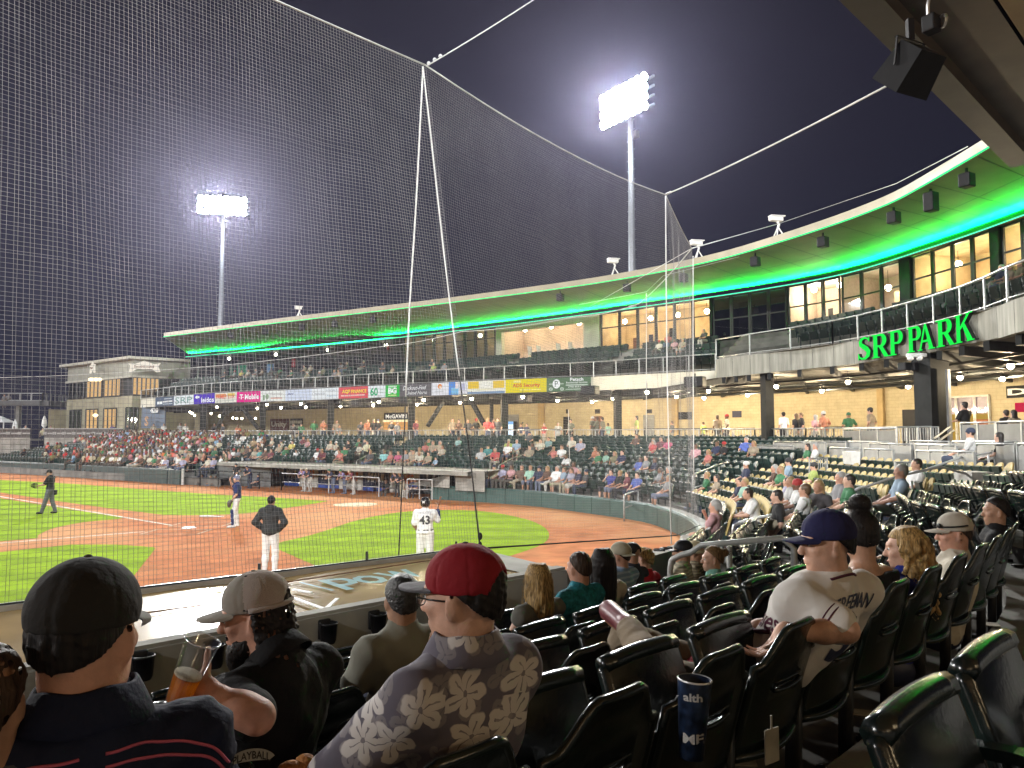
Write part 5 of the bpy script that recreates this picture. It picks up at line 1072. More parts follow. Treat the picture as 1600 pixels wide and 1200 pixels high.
def sdf_mesh(f,h,lo=None,hi=None,relax=1):
 if lo is None:lo,hi=bounds(f)
 lv=3;H=h*2**lv;n=np.ceil((hi-lo)/H).astype(int)
 cells=np.stack(np.meshgrid(*[np.arange(k)for k in n],indexing='ij'),-1).reshape(-1,3)
 for l in range(lv,-1,-1):
  hs=h*2**l;d=f(lo+(cells+.5)*hs,max(BAND,hs*1.8));cells=cells[np.abs(d)<hs*(1.25 if l else 1.15)+(.006 if l else 0)]
  if l:cells=(cells[:,None,:]*2+_OFF[None]).reshape(-1,3)
 if not len(cells):return np.zeros((0,3)),[]
 B=int(cells.max())+4;key=lambda c:(c[:,0]*B+c[:,1])*B+c[:,2]
 cor=(cells[:,None,:]+_OFF[None]).reshape(-1,3);ck=key(cor);uk,inv=np.unique(ck,return_inverse=True)
 up_=np.stack([uk//(B*B),(uk//B)%B,uk%B],1);val=f(lo+up_*h);V8=val[inv].reshape(-1,8)
 act=(V8 .min(1)<0)&(V8 .max(1)>=0);cells=cells[act];V8=V8[act]
 if not len(cells):return np.zeros((0,3)),[]
 acc=np.zeros((len(cells),3));cnt=np.zeros(len(cells))
 for a,b in _EDG:
  va,vb=V8[:,a],V8[:,b];m=(va<0)!=(vb<0);t=np.where(m,va/np.where(m,va-vb,1),0);p=_OFF[a]+(_OFF[b]-_OFF[a])*t[:,None];acc[m]+=p[m];cnt+=m
 vert=lo+(cells+acc/cnt[:,None])*h
 k_=key(cells);order=np.argsort(k_);ks=k_[order];faces=[]
 sg=V8<0
 for ax in range(3):
  e=np.eye(3,dtype=int)[ax];b,c=np.eye(3,dtype=int)[(ax+1)%3],np.eye(3,dtype=int)[(ax+2)%3]
  ci=(e[0]*4+e[1]*2+e[2]);m=sg[:,0]!=sg[:,ci];idx=np.nonzero(m)[0];q=[idx];ok=np.ones(len(idx),bool)
  for o in(b,b+c,c):
   kk=key(cells[idx]-o);pos=np.clip(np.searchsorted(ks,kk),0,len(ks)-1);ok&=ks[pos]==kk;q.append(order[pos])
  Q=np.stack(q,1)[ok];fl=sg[idx,0][ok];Q[~fl]=Q[~fl][:,::-1];faces.append(Q)
 faces=np.vstack(faces)
 for _ in range(relax):
  nb=np.zeros_like(vert);ct=np.zeros(len(vert))
  for i in range(4):
   a,b2=faces[:,i],faces[:,(i+1)%4]
   for k in range(3):nb[:,k]+=np.bincount(a,vert[b2,k],len(vert))+np.bincount(b2,vert[a,k],len(vert))
   ct+=np.bincount(a,minlength=len(vert))+np.bincount(b2,minlength=len(vert))
  vert=vert*.5+.5*nb/np.maximum(ct,1)[:,None]
 return vert,faces
def sdf_obj_mesh(name,f,h,mats,tagger=None,lo=None,hi=None,relax=1):
 v,q=sdf_mesh(f,h,lo,hi,relax);me=bpy.data.meshes.new(name)
 me.vertices.add(len(v));me.vertices.foreach_set('co',v.ravel().astype(np.float32));nf=len(q)
 me.loops.add(nf*4);me.loops.foreach_set('vertex_index',np.asarray(q).ravel().astype(np.int32));me.polygons.add(nf)
 me.polygons.foreach_set('loop_start',(np.arange(nf)*4).astype(np.int32));
 for m in(mats if isinstance(mats,(list,tuple))else[mats]):me.materials.append(m)
 me.update(calc_edges=True);me.polygons.foreach_set('use_smooth',np.ones(nf,bool))
 if tagger is not None and nf:me.polygons.foreach_set('material_index',np.asarray(tagger(v[np.asarray(q)].mean(1)),dtype=np.int32))
 me.validate();me.update();return me
def folds(seed,amp=.004,fr=26.,n=5,ani=(1,1,1)):
 r=np.random.RandomState(seed);K=r.normal(0,1,(n,3));K/=np.linalg.norm(K,axis=1)[:,None];K=K*fr*r.uniform(.6,1.5,(n,1))*np.array(ani);ph=r.uniform(0,6.28,n)
 def g(P,d):
  w=.022*np.sin(P@(K[0]*.6)+1.3)[:,None]+.012*np.sin(P@(K[1]*1.1))[:,None];Q=P+w;s_=0
  for k,p in zip(K,ph):s_=s_+np.abs(np.sin(Q@(k*1.5)+p))
  m=.5+.5*np.sin(P@(K[2]*.35)+ph[1]);return d+amp*(s_/n-.6)*1.6+amp*.7*m*(np.abs(np.sin(P@K[1]*3.0+3*np.sin(P@K[2]*.6)))-.6)
 return g
def frame(fwd,upv=(0,0,1)):
 y=unit(fwd);x=unit(np.cross(y,np.asarray(upv,float)));z=np.cross(x,y);return np.c_[x,y,z]
def head_frame(yaw=0.,pitch=0.,roll=0.):
 """columns x,y,z of the head; yaw to the left (+) in degrees, pitch up (+)"""
 return np.array(Matrix.Rotation(math.radians(yaw),3,'Z')@Matrix.Rotation(math.radians(pitch),3,'X')@Matrix.Rotation(math.radians(roll),3,'Y'))
class Head:
 def __init__(s,c,yaw=0,pitch=0,roll=0,k=1.0,jaw=1.0,nose=1.0):
  s.c=np.asarray(c,float);s.R=head_frame(yaw,pitch,roll);s.k=k;s.jaw=jaw;s.nose=nose
 def w(s,*p):return s.c+s.R@(np.array(p)*s.k)
 def loc(s,P):return((P-s.c)@s.R)/s.k
 def skin(s,f,detail=True):
  k=s.k;w=s.w;E=lambda c,r,kk=.02:f.ell(w(*c),np.array(r)*k,kk*k,s.R)
  E((0,-.014,.036),(.075,.094,.086));E((0,.022,-.02),(.066,.066,.072),.03);E((0,.030,-.058),(.052*s.jaw,.052,.052),.03);E((0,.062,-.098),(.024*s.jaw,.020,.018),.03)
  for sg in(-1,1):E((sg*.046*s.jaw,.0,-.065),(.016,.034,.026),.03)
  if detail:
   f.cap(w(0,.084,.018),w(0,.108*(1 if s.nose==1 else s.nose),-.026),.008*k,.013*k,.012*k);E((0,.102,-.031),(.017,.012,.010),.008)
   E((0,.077,.030),(.054,.018,.012),.02)
   for sg in(-1,1):E((sg*.042,.064,-.018),(.022,.02,.018),.02);E((sg*.031,.076,.008),(.014,.012,.010),.006)
   E((0,.086,-.063),(.024,.010,.006),.006);E((0,.084,-.073),(.021,.010,.007),.006)
  for sg in(-1,1):
   Re=s.R@np.array(Matrix.Rotation(sg*-.35,3,'Z'));f.ell(w(sg*.079,-.010,-.008),np.array((.007,.020,.031))*k,.008*k,Re);f.ell(w(sg*.076,-.006,-.032),np.array((.007,.010,.011))*k,.008*k,Re)
  return f
 def short_hair(s,f,thick=.010,back=-.085,front=.045,side=.0,amp=.004,seed=1):
  k=s.k;w=s.w;f.ell(w(0,-.016,.038),np.array((.075+thick,.094+thick,.087+thick))*k,.01,s.R);f.ell(w(0,-.052,-.02),np.array((.062+thick*.7,.052+thick*.7,.066))*k,.03*k,s.R)
  r=np.random.RandomState(seed);K=r.normal(0,1,(6,3))*120;ph=r.uniform(0,6,6)
  def post(P,d):
   q=s.loc(P);return d+amp*(np.sin(q@K[0]+ph[0])+np.sin(q@K[1]+ph[1])+np.sin(q@K[2]+ph[2]))*.4
  f.post=post
  def cut(P):
   q=s.loc(P);a=q[:,1]-front-np.clip((q[:,2]-.075)*1.2,-1,.03)
   b=(q[:,1]+.012)*.9-(q[:,2]-.012)*.75-side
   c_=back-q[:,2]
   return np.maximum(np.maximum(np.minimum(a,q[:,2]*0+a),np.where(q[:,2]<.055,b,-1)),c_)*k
  f.cuts.append(cut);return f
 def cap(s,f,brim=True,lift=.0,opening=False,back=False):
  k=s.k;w=s.w;f.ell(w(0,-.014,.048+lift),np.array((.0905,.110,.092))*k,.006,s.R)
  def post(P,d):
   q=s.loc(P);ph=np.arctan2(q[:,0],q[:,1]+.014);g=np.abs(np.sin(3*ph));return d+.0028*np.exp(-(g/.09)**2)
  f.post=post
  def cut(P):
   q=s.loc(P);e=(.020+lift)-q[:,2]+.10*np.clip(q[:,1]-.05,0,1)
   if opening:oy=np.maximum(np.abs(q[:,0])*.9,0);arch=.048-np.sqrt((q[:,0])**2+np.clip(q[:,2]-.024-lift,-1,1)**2);arch=np.where(q[:,1]<-.05,arch,-1);e=np.maximum(e,arch)
   return e*k
  f.cuts.append(cut);return f
 def brim_mb(s,lift=.0,droop=.35,wid=.078,ln=.078,up=0.):
  mb=MB();nx,ny=15,7;V=[]
  for side in(0,1):
   for i in range(nx):
    a=i/(nx-1)*2-1;x=wid*math.sin(a*1.5)/math.sin(1.5);l=ln*math.sqrt(max(.0,1-abs(a)**2.6));y0=.092-abs(x)**2*5.2
    for q in range(ny):u=q/(ny-1);xx=x*(1-.10*u);V.append(s.w(xx,y0+l*u-.012*(1-u),.0315+lift-droop*xx*xx*5.0-.014*u+up*u+(.0021 if side==0 else-.0021)))
  n=nx*ny;I=lambda sd,i,q:sd*n+i*ny+q;Fc=[]
  for i in range(nx-1):
   for q in range(ny-1):Fc+=[(I(0,i,q),I(0,i+1,q),I(0,i+1,q+1),I(0,i,q+1)),(I(1,i,q),I(1,i,q+1),I(1,i+1,q+1),I(1,i+1,q))]
   Fc.append((I(0,i,ny-1),I(0,i+1,ny-1),I(1,i+1,ny-1),I(1,i,ny-1)))
  mb.add(V,Fc);return mb
 def brim(s,f,lift=.0,droop=.35,wid=.078,ln=.078,up=0.):
  k=s.k;w=s.w;n=7
  for i in range(n):
   x=wid*(i/(n-1)*2-1);l=ln*math.sqrt(max(.05,1-(x/wid)**2*.75));y0=.070-abs(x)*.35;z0=.026+lift-droop*x*x*3.2;f.cap(w(x,y0,z0+.004),w(x,y0+l,z0-.012+up),.0042*k,.0035*k,.012*k)
  return f
def hand(f,wr,fdir,nrm,side,curl=(25,30,20),scale=1.,thumb=(.55,.65,.5),tcurl=25,spread=1.,lens=None,k=.004):
 """wr wrist, fdir finger direction, nrm palm normal, side=+1/-1 which side of the palm the thumb leaves"""
 fd=unit(fdir);n=unit(np.asarray(nrm,float)-fd*(np.asarray(nrm,float)@fd));s_=np.cross(fd,n)*side;S_=scale;wr=np.asarray(wr,float)
 R=np.c_[s_*side,fd,n];f.box(wr+fd*.048*S_,np.array((.038,.050,.0145))*S_,.013*S_,.012,R);f.cap(wr+fd*.01+s_*.02*S_,wr+fd*.055*S_+s_*.030*S_+n*.006,.016*S_,.014*S_,.012);f.cap(wr-fd*.02,wr+fd*.02,.026*S_,.024*S_,.015)
 L=lens or((.042,.027,.021),(.046,.030,.022),(.043,.028,.021),(.034,.021,.018));cs=curl if isinstance(curl[0],(tuple,list))else[curl]*4
 for i in range(4):
  off=(.030,.0105,-.0095,-.028)[i];b=wr+fd*(.092-.004*abs(i-1.2))*S_+s_*off*S_;ang=0;d=unit(fd+s_*(off*2.2*spread));p=b-d*.012;rr=(.0090,.0092,.0088,.0078)[i]*S_
  for j in range(3):
   ang+=math.radians(cs[i][j]);dd=d*math.cos(ang)+n*math.sin(ang);q=p+dd*(L[i][j]+(.012 if j==0 else 0))*S_;f.cap(p,q,rr*(1-.06*j),rr*(.96-.08*j),k);p=q
 tb=wr+fd*.028*S_+s_*.026*S_;td=unit(fd*thumb[0]+s_*thumb[1]+n*thumb[2]);q=tb+td*.040*S_;f.cap(tb,q,.0135*S_,.0115*S_,.010);t2=unit(td*math.cos(math.radians(tcurl))+(fd*.6+n*.3)*math.sin(math.radians(tcurl)));q2=q+t2*.030*S_;f.cap(q,q2,.0108*S_,.0098*S_,k);q3=q2+unit(t2+n*.15)*.024*S_;f.cap(q2,q3,.0096*S_,.0078*S_,k);return f
def J_seated(lean=0.,**kw):
 """joints of a person sitting: origin on the floor under the seat-back line, +y towards the field"""
 sn,cs=math.sin(math.radians(lean)),math.cos(math.radians(lean));pel=A(0,.17,.53)
 def T(x,y,z):y2,z2=y-.17,z-.53;return A(x,.17+y2*cs-z2*sn,.53+z2*cs+y2*sn)
 j=dict(pel=pel,waist=T(0,.13,.66),chest=T(0,.10,.85),neck=T(0,.10,1.04),head=T(0,.125,1.165),shL=T(-.185,.09,.955),shR=T(.185,.09,.955))
 j.update(elL=T(-.235,.17,.74),elR=T(.235,.17,.74),wrL=A(-.13,.40,.66),wrR=A(.13,.40,.66),hipL=A(-.095,.18,.51),hipR=A(.095,.18,.51),knL=A(-.13,.60,.54),knR=A(.13,.60,.54),anL=A(-.13,.62,.09),anR=A(.13,.62,.09),toL=A(-.14,.78,.04),toR=A(.14,.78,.04))
 for k,v in kw.items():j[k]=np.asarray(v,float)
 return j
def J_stand(**kw):
 j=dict(pel=A(0,0,.98),waist=A(0,-.01,1.10),chest=A(0,-.01,1.30),neck=A(0,-.01,1.50),head=A(0,.02,1.625),shL=A(-.185,-.01,1.415),shR=A(.185,-.01,1.415),elL=A(-.25,-.03,1.15),elR=A(.25,-.03,1.15),wrL=A(-.23,.10,.93),wrR=A(.23,.10,.93),hipL=A(-.09,0,.93),hipR=A(.09,0,.93),knL=A(-.11,.03,.50),knR=A(.11,.03,.50),anL=A(-.12,-.02,.08),anR=A(.12,-.02,.08),toL=A(-.14,.15,.035),toR=A(.14,.15,.035))
 for k,v in kw.items():j[k]=np.asarray(v,float)
 return j
def torso(f,j,b=1.0,inf=0.,k=.05,fem=False):
 R=j.get('R')
 f.ell(j['pel'],A(.155*b+inf,.11*b+inf,.11+inf),k);f.ell(j['waist'],A(.135*b*(.92 if fem else 1)+inf,.10*b+inf,.12+inf),k)
 f.ell(j['chest'],A(.155*b*(.92 if fem else 1)+inf,.108*b+inf,.16+inf),k,R);c=j['chest']
 for s_ in('L','R'):f.cap(c*.35+j['neck']*.65,j['sh'+s_],.056+inf,.050*b+inf,k)
 if fem:
  d=unit(np.cross(j['shL']-j['shR'],j['neck']-j['chest']))
  d=d if d[1]>0 else-d
  for s_ in(-1,1):f.ell(c+d*.075+unit(j['shR']-j['shL'])*.065*s_+A(0,0,-.01),.062+inf,k)
 return f
def arms(f,j,b=1.,inf=0.,upto=1.0,fore=True,sides='LR',k=.03):
 for s_ in sides:
  a,e,w=j['sh'+s_],j['el'+s_],j['wr'+s_];f.cap(a,a+(e-a)*upto,.050*b+inf,(.050-.010*upto)*b+inf,k)
  if fore:f.cap(e,e+(w-e)*.35,.041*b+inf,.040*b+inf,k);f.cap(e+(w-e)*.35,w,.040*b+inf,.026*b+inf,k)
 return f
def legs(f,j,b=1.,inf=0.,shin=True,sides='LR',k=.04,upto=1.):
 for s_ in sides:
  a,e,w=j['hip'+s_],j['kn'+s_],j['an'+s_];f.cap(a,e,.085*b+inf,.056*b+inf,k)
  if shin:w2=e+(w-e)*upto;f.cap(e,e+(w2-e)*.4,.053*b+inf,.052*b+inf,k);f.cap(e+(w2-e)*.4,w2,.052*b+inf,.036*b+inf,k)
 return f
def foot(f,j,s_,inf=0.,k=.02):f.cap(j['an'+s_]-A(0,0,.035),j['to'+s_],.040+inf,.036+inf,k);f.ell(j['an'+s_]-(j['to'+s_]-j['an'+s_])*.12-A(0,0,.045),.036+inf,k);return f
SK={}
def skin_mat(key,col):
 if key not in SK:
  m=mat(key,col,.55,var=.2,scale=16,bump=.12,bscale=140,detail=7);b=m.node_tree.nodes['Principled BSDF'];b.inputs['Subsurface Weight'].default_value=.04;b.inputs['Subsurface Radius'].default_value=(.02,.008,.004);SK[key]=m
 return SK[key]
skin_mat('fair_skin',(.52,.30,.21));skin_mat('tan_skin',(.40,.22,.14));skin_mat('brown_skin',(.19,.095,.055));skin_mat('ruddy_skin',(.50,.26,.18))
CL={}
def cloth(key,col,rough=.85,bump=.30,bscale=42,var=.1,**kw):
 kw.setdefault('scale',5)
 if key not in CL:CL[key]=mat(key,col,rough,var=var,bump=bump,bscale=bscale,spec=.15,**kw)
 return CL[key]
HR={}
def hair_mat(key,col,stretch=(60,60,6)):
 if key not in HR:HR[key]=mat(key,col,.55,var=.5,scale=1.6,bump=.25,bscale=3,stretch=stretch,spec=.2)
 return HR[key]
hair_mat('dark_hair',(.012,.009,.008));hair_mat('brown_hair',(.045,.026,.016));hair_mat('blonde_hair',(.36,.23,.09));hair_mat('sandy_hair',(.17,.10,.045));hair_mat('auburn_hair',(.08,.028,.014));hair_mat('grey_hair',(.25,.24,.23))
def t_near(p):
 best=(9e9,0)
 for t in np.linspace(0,14,281):
  w,c=bowl(t,0),bowl(t,1);d=c-w;u=np.clip(((p-w)[:2]@d[:2])/(d[:2]@d[:2]),0,1);e=np.linalg.norm((w+d*u-p)[:2])
  if e<best[0]:best=(e,t)
 return best[1]
AISLES=[t_near(D(1047,868,8.6))+.05,t_near(D(1145,818,15)),t_near(D(1083,741,27)),t_near(D(779,727,40)),t_near(D(557,719,46)),t_near(D(358,718,53)),t_near(D(110,702,74))]
T_A1,T_A2,T_A3=AISLES[:3]
def in_box(t,k):return(k<=3 and 11.95<t<13.0)or(2.5<t<T_A3-.02 and k>8)or(t<=2.5 and k>8 and t>1.9 and False)
SEATS=[]
for k in range(1,NROW+1):
 tt=np.linspace(.2,13.98,2600);pts=np.array([row_pt(t,k)for t in tt]);L=arclen(pts);aL=[np.interp(a,tt,L)for a in AISLES]
 s_=.27+(k*.19)%.27
 if k==6:s_-=.09
 if k==5:s_=(np.interp(t_near(P(1290,830,-.3)),tt,L))%.54
 while s_<L[-1]:
  if min(abs(s_-a)for a in aL)>.68:
   t=float(np.interp(s_,L,tt));p=at_len(pts,s_,L)
   if k==6 and t<1.1:
    p=p-row_face(t)*.26
    if proj(p+up*.6)[0]<1235:s_+=.54;continue
   if not in_box(t,k):
    f=row_face(t);zone='near' if t<T_A2 else 'tan' if t<T_A3 else 'flank'
    SEATS.append(dict(k=k,t=t,p=p,rz=math.atan2(f[1],f[0])-math.pi/2,zone=zone,occ=False))
  s_+=.54 if True else .5
for s_ in SEATS:s_['px']=proj(s_['p']+up*.75);s_['head']=proj(s_['p']+up*1.17+A(-math.sin(s_['rz']),math.cos(s_['rz']),0)*.12);s_['d']=np.linalg.norm(s_['p'])
SEATS=[s_ for s_ in SEATS if s_['p'][1]>-.5 and in_view(s_['p']+up*.7,170)]
def grid_shell(xs,zrows,yfun,thick,hole=None):
 """panel with real thickness; zrows[i][j] height of row j at column i"""
 nx,nz=len(xs),len(zrows[0]);V=[];Fc=[]
 for side in(0,1):
  for i in range(nx):
   for j in range(nz):z=zrows[i][j];V.append((xs[i],yfun(xs[i],z)+side*thick,z))
 id_=lambda s_,i,j:s_*nx*nz+i*nz+j
 cell=lambda i,j:hole is None or not(hole[0]<=i<hole[1]and hole[2]<=j<hole[3])
 for i in range(nx-1):
  for j in range(nz-1):
   if not cell(i,j):continue
   Fc.append((id_(0,i,j),id_(0,i+1,j),id_(0,i+1,j+1),id_(0,i,j+1)));Fc.append((id_(1,i,j),id_(1,i,j+1),id_(1,i+1,j+1),id_(1,i+1,j)))
   for di,dj,a,b in((-1,0,(i,j),(i,j+1)),(1,0,(i+1,j),(i+1,j+1)),(0,-1,(i,j),(i+1,j)),(0,1,(i,j+1),(i+1,j+1))):
    ii,jj=i+di,j+dj
    if not(0<=ii<nx-1 and 0<=jj<nz-1 and cell(ii,jj)):Fc.append((id_(0,*a),id_(1,*a),id_(1,*b),id_(0,*b)))
 return V,Fc
def topz(x):u=min(1,max(0,(abs(x)-.085)/.125));return .745+.125*(.5+.5*math.cos(math.pi*u))
def backy(x,z):return-.13*(z-.40)/.46-.030*(1-(x/.24)**2)
xs=[-.238,-.215,-.175,-.135,-.10,-.05,0,.05,.10,.135,.175,.215,.238]
zr=[[.40,.46,.54,.60,.640,.668,.668+(topz(x)-.668)*.5,topz(x)]for x in xs]
mb=MB();V,Fc=grid_shell(xs,zr,backy,.022,(4,8,4,5));mb.add(V,Fc)
rim=[(x,backy(x,topz(x))+.008,topz(x))for x in np.linspace(-.238,.238,23)];side=lambda x:[(x,backy(x,z)+.008,z)for z in np.linspace(.41,topz(x),6)]
mb.tube(side(-.238)+rim[1:-1]+side(.238)[::-1],.0155,8)
mb.tube([(x,backy(x,.640)-.006,.642-.006*(1-(x/.1)**2))for x in np.linspace(-.108,.108,9)],.0085,6);mb.tube([(x,backy(x,.668)-.0,.670)for x in np.linspace(-.105,.105,5)],.006,6)
mb.tube([(x,backy(x,.41)-.012*(1-(x/.24)**2),.415-.012*(1-(x/.24)**2))for x in np.linspace(-.236,.236,13)],.017,8)
S_BACK=mb.mesh('backrest',M['seat'],True)
def pan(mb,ang):
 ca,sa=math.cos(math.radians(ang)),math.sin(math.radians(ang));R=np.array([(1,0,0),(0,ca,-sa),(0,sa,ca)]);o=A(0,.045,.43)
 mb.rbox(o+R@A(0,.20,0),(.44,.40,.05),.022,R=R);mb.tube([o+R@A(x,.395+.012*(1-(x/.22)**2),.004)for x in np.linspace(-.205,.205,9)],.032,8);mb.tube([o+R@A(x,.03,-.004)for x in np.linspace(-.21,.21,7)],.024,8);return mb
S_PAN=pan(MB(),70).mesh('seat',M['seat'],True);S_PAN_DN=pan(MB(),4).mesh('seat',M['seat'],True)
mb=MB();q=[(.27,-.06,.66),(.27,.06,.665),(.27,.20,.655),(.27,.27,.625),(.27,.275,.58)]
for a,b in zip(q[:-1],q[1:]):mb.bar(a,b,.05,.026)
S_ARM=mb.mesh('armrest',M['seat'],False)
mb=MB();mb.bar((.27,.02,0),(.27,.0,.66),.035,.055,up=(0,1,0));mb.bar((.27,.24,.60),(.27,.03,.40),.03,.04);mb.rbox((.27,.05,.015),(.08,.22,.03),.008);mb.lathe([(.0,-.03),(.035,-.03),(.035,.03),(0,.03)],(.27,.03,.44),10,R=np.array(Matrix.Rotation(math.pi/2,3,'Y')))
S_LEG=mb.mesh('leg',M['iron'],True)
def lod(upm,lowm,two=True):
 a=MB();xs2=[-.235,-.12,0,.12,.235];V,Fc=grid_shell(xs2,[[.42,.62,topz(x)]for x in xs2],backy,.03);a.add(V,Fc,0)
 b=MB();ca,sa=math.cos(math.radians(78)),math.sin(math.radians(78));R=np.array([(1,0,0),(0,ca,-sa),(0,sa,ca)]);b.box(A(0,.06,.43)+R@A(0,.18,0),(.42,.36,.055),R=R);b.box((.27,.1,.62),(.045,.26,.035));b.box((.27,.06,.3),(.03,.05,.6));b.box((0,.11,.785),(.40,.05,.02))
 return a,b
def lod_dn():
 b=MB();b.box((0,.23,.44),(.42,.38,.05));b.box((.27,.1,.62),(.045,.26,.035));b.box((.27,.06,.3),(.03,.05,.6));return b
la,lb=lod(None,None);ldn=lod_dn()
LA,LBm,LDN=la.mesh('backrest',M['seat_far'],False),lb.mesh('seat',M['seat_far'],False),ldn.mesh('seat',M['seat_far'],False)
TA,TBm,TDN=la.mesh('backrest',M['tan_seat'],False),lb.mesh('seat',M['seat_far'],False),ldn.mesh('seat',M['tan_seat'],False)
ORD=['first','second','third','fourth','fifth','sixth','seventh','eighth','ninth','tenth','eleventh','twelfth']
def build_seats():
 vis=[s_ for s_ in SEATS if in_view(s_['p']+up*.7,120)]
 green=sorted([s_ for s_ in vis if s_['zone']!='tan'],key=lambda s_:s_['d']);tan=sorted([s_ for s_ in vis if s_['zone']=='tan'],key=lambda s_:s_['d'])
 for i,s_ in enumerate(green[:165]+tan[:135]):
  t=s_['zone']=='tan';occ=s_['occ'];side='beyond the near aisle' if s_['t']>T_A1 else 'in front of the camera'
  grp=('tan seats in the %s row behind home plate' if t else 'dark green seats in the %s row of the near stand '+side)%ORD[s_['k']-1]
  if s_['zone']=='flank':grp='dark green seats in the %s row beyond the tan seats'%ORD[s_['k']-1]
  a_t=T_A3 if t else T_A1;same=sorted([q for q in vis if q['k']==s_['k']and(q['zone']=='tan')==t and((q['t']>T_A1)==(s_['t']>T_A1))],key=lambda q:abs(q['t']-a_t));nth=NTH[same.index(s_)]
  lab='%s, %s row %s, %s seat from the %s'%(('taken' if occ else 'empty')+(' tan seat' if t else ' dark green seat'),ORD[s_['k']-1],'behind home plate' if t else('beyond the near aisle' if s_['t']>T_A1 else 'of the near stand'),nth,'far handrail' if t else 'grey handrail')
  r=thing('stadium_seat',lab,'seat',s_['p'],s_['rz'],grp+(', taken' if occ else ''))
  if t:link('backrest',TA,r);link('seat',TDN if occ else TBm,r)
  elif s_['d']<14:link('backrest',S_BACK,r);link('seat',S_PAN_DN if occ else S_PAN,r);link('armrest',S_ARM,r);link('leg',S_LEG,r)
  else:link('backrest',LA,r);link('seat',LDN if occ else LBm,r)
 for lst,am,bm_,nm_,l_,grp in((green[165:],M['seat_far'],M['seat_far'],'distant_seats','banks of dark green folding seats across the far stands',None),(tan[135:],M['tan_seat'],M['seat_far'],'distant_seats','remaining tan seats farthest behind home plate',None)):
  if not lst:continue
  for part,mt in((0,am),(1,bm_)):
   vs=[];fs=[];n=0
   for s_ in lst:
    src=la if part==0 else(ldn if s_['occ']else lb);v=np.vstack(src.v);c,sn=math.cos(s_['rz']),math.sin(s_['rz']);w=np.c_[v[:,0]*c-v[:,1]*sn,v[:,0]*sn+v[:,1]*c,v[:,2]]+s_['p'];vs.append(w);fs+=[tuple(i+n for i in f)for f in src.f];n+=len(v)
   if part==0:V0,F0=vs,fs;N0_=n
  allv=V0+vs;allf=F0+[tuple(i+N0_ for i in f)for f in fs];mi=[0]*len(F0)+[1]*len(fs)
  mb=MB();mb.v=allv;mb.f=allf;mb.m=mi;o=solo(nm_,mb,[am,bm_],l_,'seats');o['kind']='stuff'
 mb=MB();v0=np.vstack(la.v+lb.v);f0=la.f+[tuple(i+la.n for i in f)for f in lb.f]
 for k in range(NT):
  u=(k+.55)/(NT+1);z=3.73+k*(GBASE-3.73)/NT;q=Fd+(Gd-Fd)*u;L=arclen(q);nn=path_n(q)
  for i,s_ in enumerate(np.arange(.4,L[-1]-.4,.56)):
   c0=at_len(q,s_,L);
   if i%17 in(0,1):continue
   pxx=proj((c0[0],c0[1],z+.5))[0]
   if not(240<pxx<1650)or 1120<pxx<1240:continue
   tg=unit(at_len(q,s_+.1,L)-at_len(q,s_-.1,L));f_=A(-tg[1],tg[0],0);f_=f_ if f_@(Fd[0]*0+A(-20,20,0)-c0)>0 else-f_;rz=math.atan2(f_[1],f_[0])-math.pi/2;c,sn=math.cos(rz),math.sin(rz)
   w=np.c_[v0[:,0]*c-v0[:,1]*sn,v0[:,0]*sn+v0[:,1]*c,v0[:,2]]+A(c0[0],c0[1],z);mb.add(w,f0);DECK.append((c0[0],c0[1],z,rz,proj((c0[0],c0[1],z+1.15))))
 o=solo('deck_seats',mb,M['seat_far'],'rows of dark seats on the upper deck below the suites','seats');o['kind']='stuff'
DECK=[]
def take(px,py,kmax=12,zones=None,maxd=40,mind=0):
 """nearest free seat whose sitter's head would show at the picture point"""
 best=None
 for s_ in SEATS:
  if s_['occ']or s_['d']<mind or(zones and s_['zone']not in zones):continue
  e=math.hypot(s_['head'][0]-px,(s_['head'][1]-py)*1.6)
  if best is None or e<best[0]:best=(e,s_)
 if best is None or best[0]>maxd:return None
 best[1]['occ']=True;return best[1]
def ramp_mat(name,cols,rough=.85):
 m=bpy.data.materials.new(name);m.use_nodes=True;N=m.node_tree.nodes;L=m.node_tree.links;b=N['Principled BSDF'];b.inputs['Roughness'].default_value=rough
 oi=N.new('ShaderNodeObjectInfo');rp=N.new('ShaderNodeValToRGB');rp.color_ramp.interpolation='CONSTANT';e=rp.color_ramp.elements
 while len(e)<len(cols):e.new(.5)
 for i,c in enumerate(cols):e[i].position=i/len(cols);e[i].color=(*c,1)
 mth=N.new('ShaderNodeMath');mth.operation='MULTIPLY_ADD';mth.inputs[1].default_value=7.31+len(cols);mth.inputs[2].default_value=.17*len(cols);fr=N.new('ShaderNodeMath');fr.operation='FRACT'
 L.new(oi.outputs['Random'],mth.inputs[0]);L.new(mth.outputs[0],fr.inputs[0]);L.new(fr.outputs[0],rp.inputs[0]);L.new(rp.outputs[0],b.inputs['Base Color']);MATS[name]=m;return m
C_SK=ramp_mat('crowd_skin',[(.50,.29,.20),(.44,.24,.16),(.55,.33,.24),(.36,.19,.12),(.5,.27,.19),(.16,.08,.05)],.55)
C_PT=ramp_mat('crowd_trousers',[(.04,.05,.08),(.30,.26,.19),(.03,.03,.035),(.12,.14,.2),(.42,.40,.36),(.08,.07,.06)])
C_HR=ramp_mat('crowd_hair',[(.03,.02,.015),(.10,.06,.03),(.02,.015,.012),(.28,.18,.08),(.3,.29,.27),(.05,.03,.02)],.5)
C_CP=ramp_mat('crowd_cap',[(.02,.03,.06),(.55,.55,.53),(.03,.03,.03),(.03,.12,.06),(.4,.36,.28),(.35,.03,.03)],.7)
C_SH=mat('crowd_shirt',(1,1,1),.85,var=.14,scale=6,obj_color=True)
C_MATS=[C_SK,C_SH,C_PT,C_HR,C_CP]
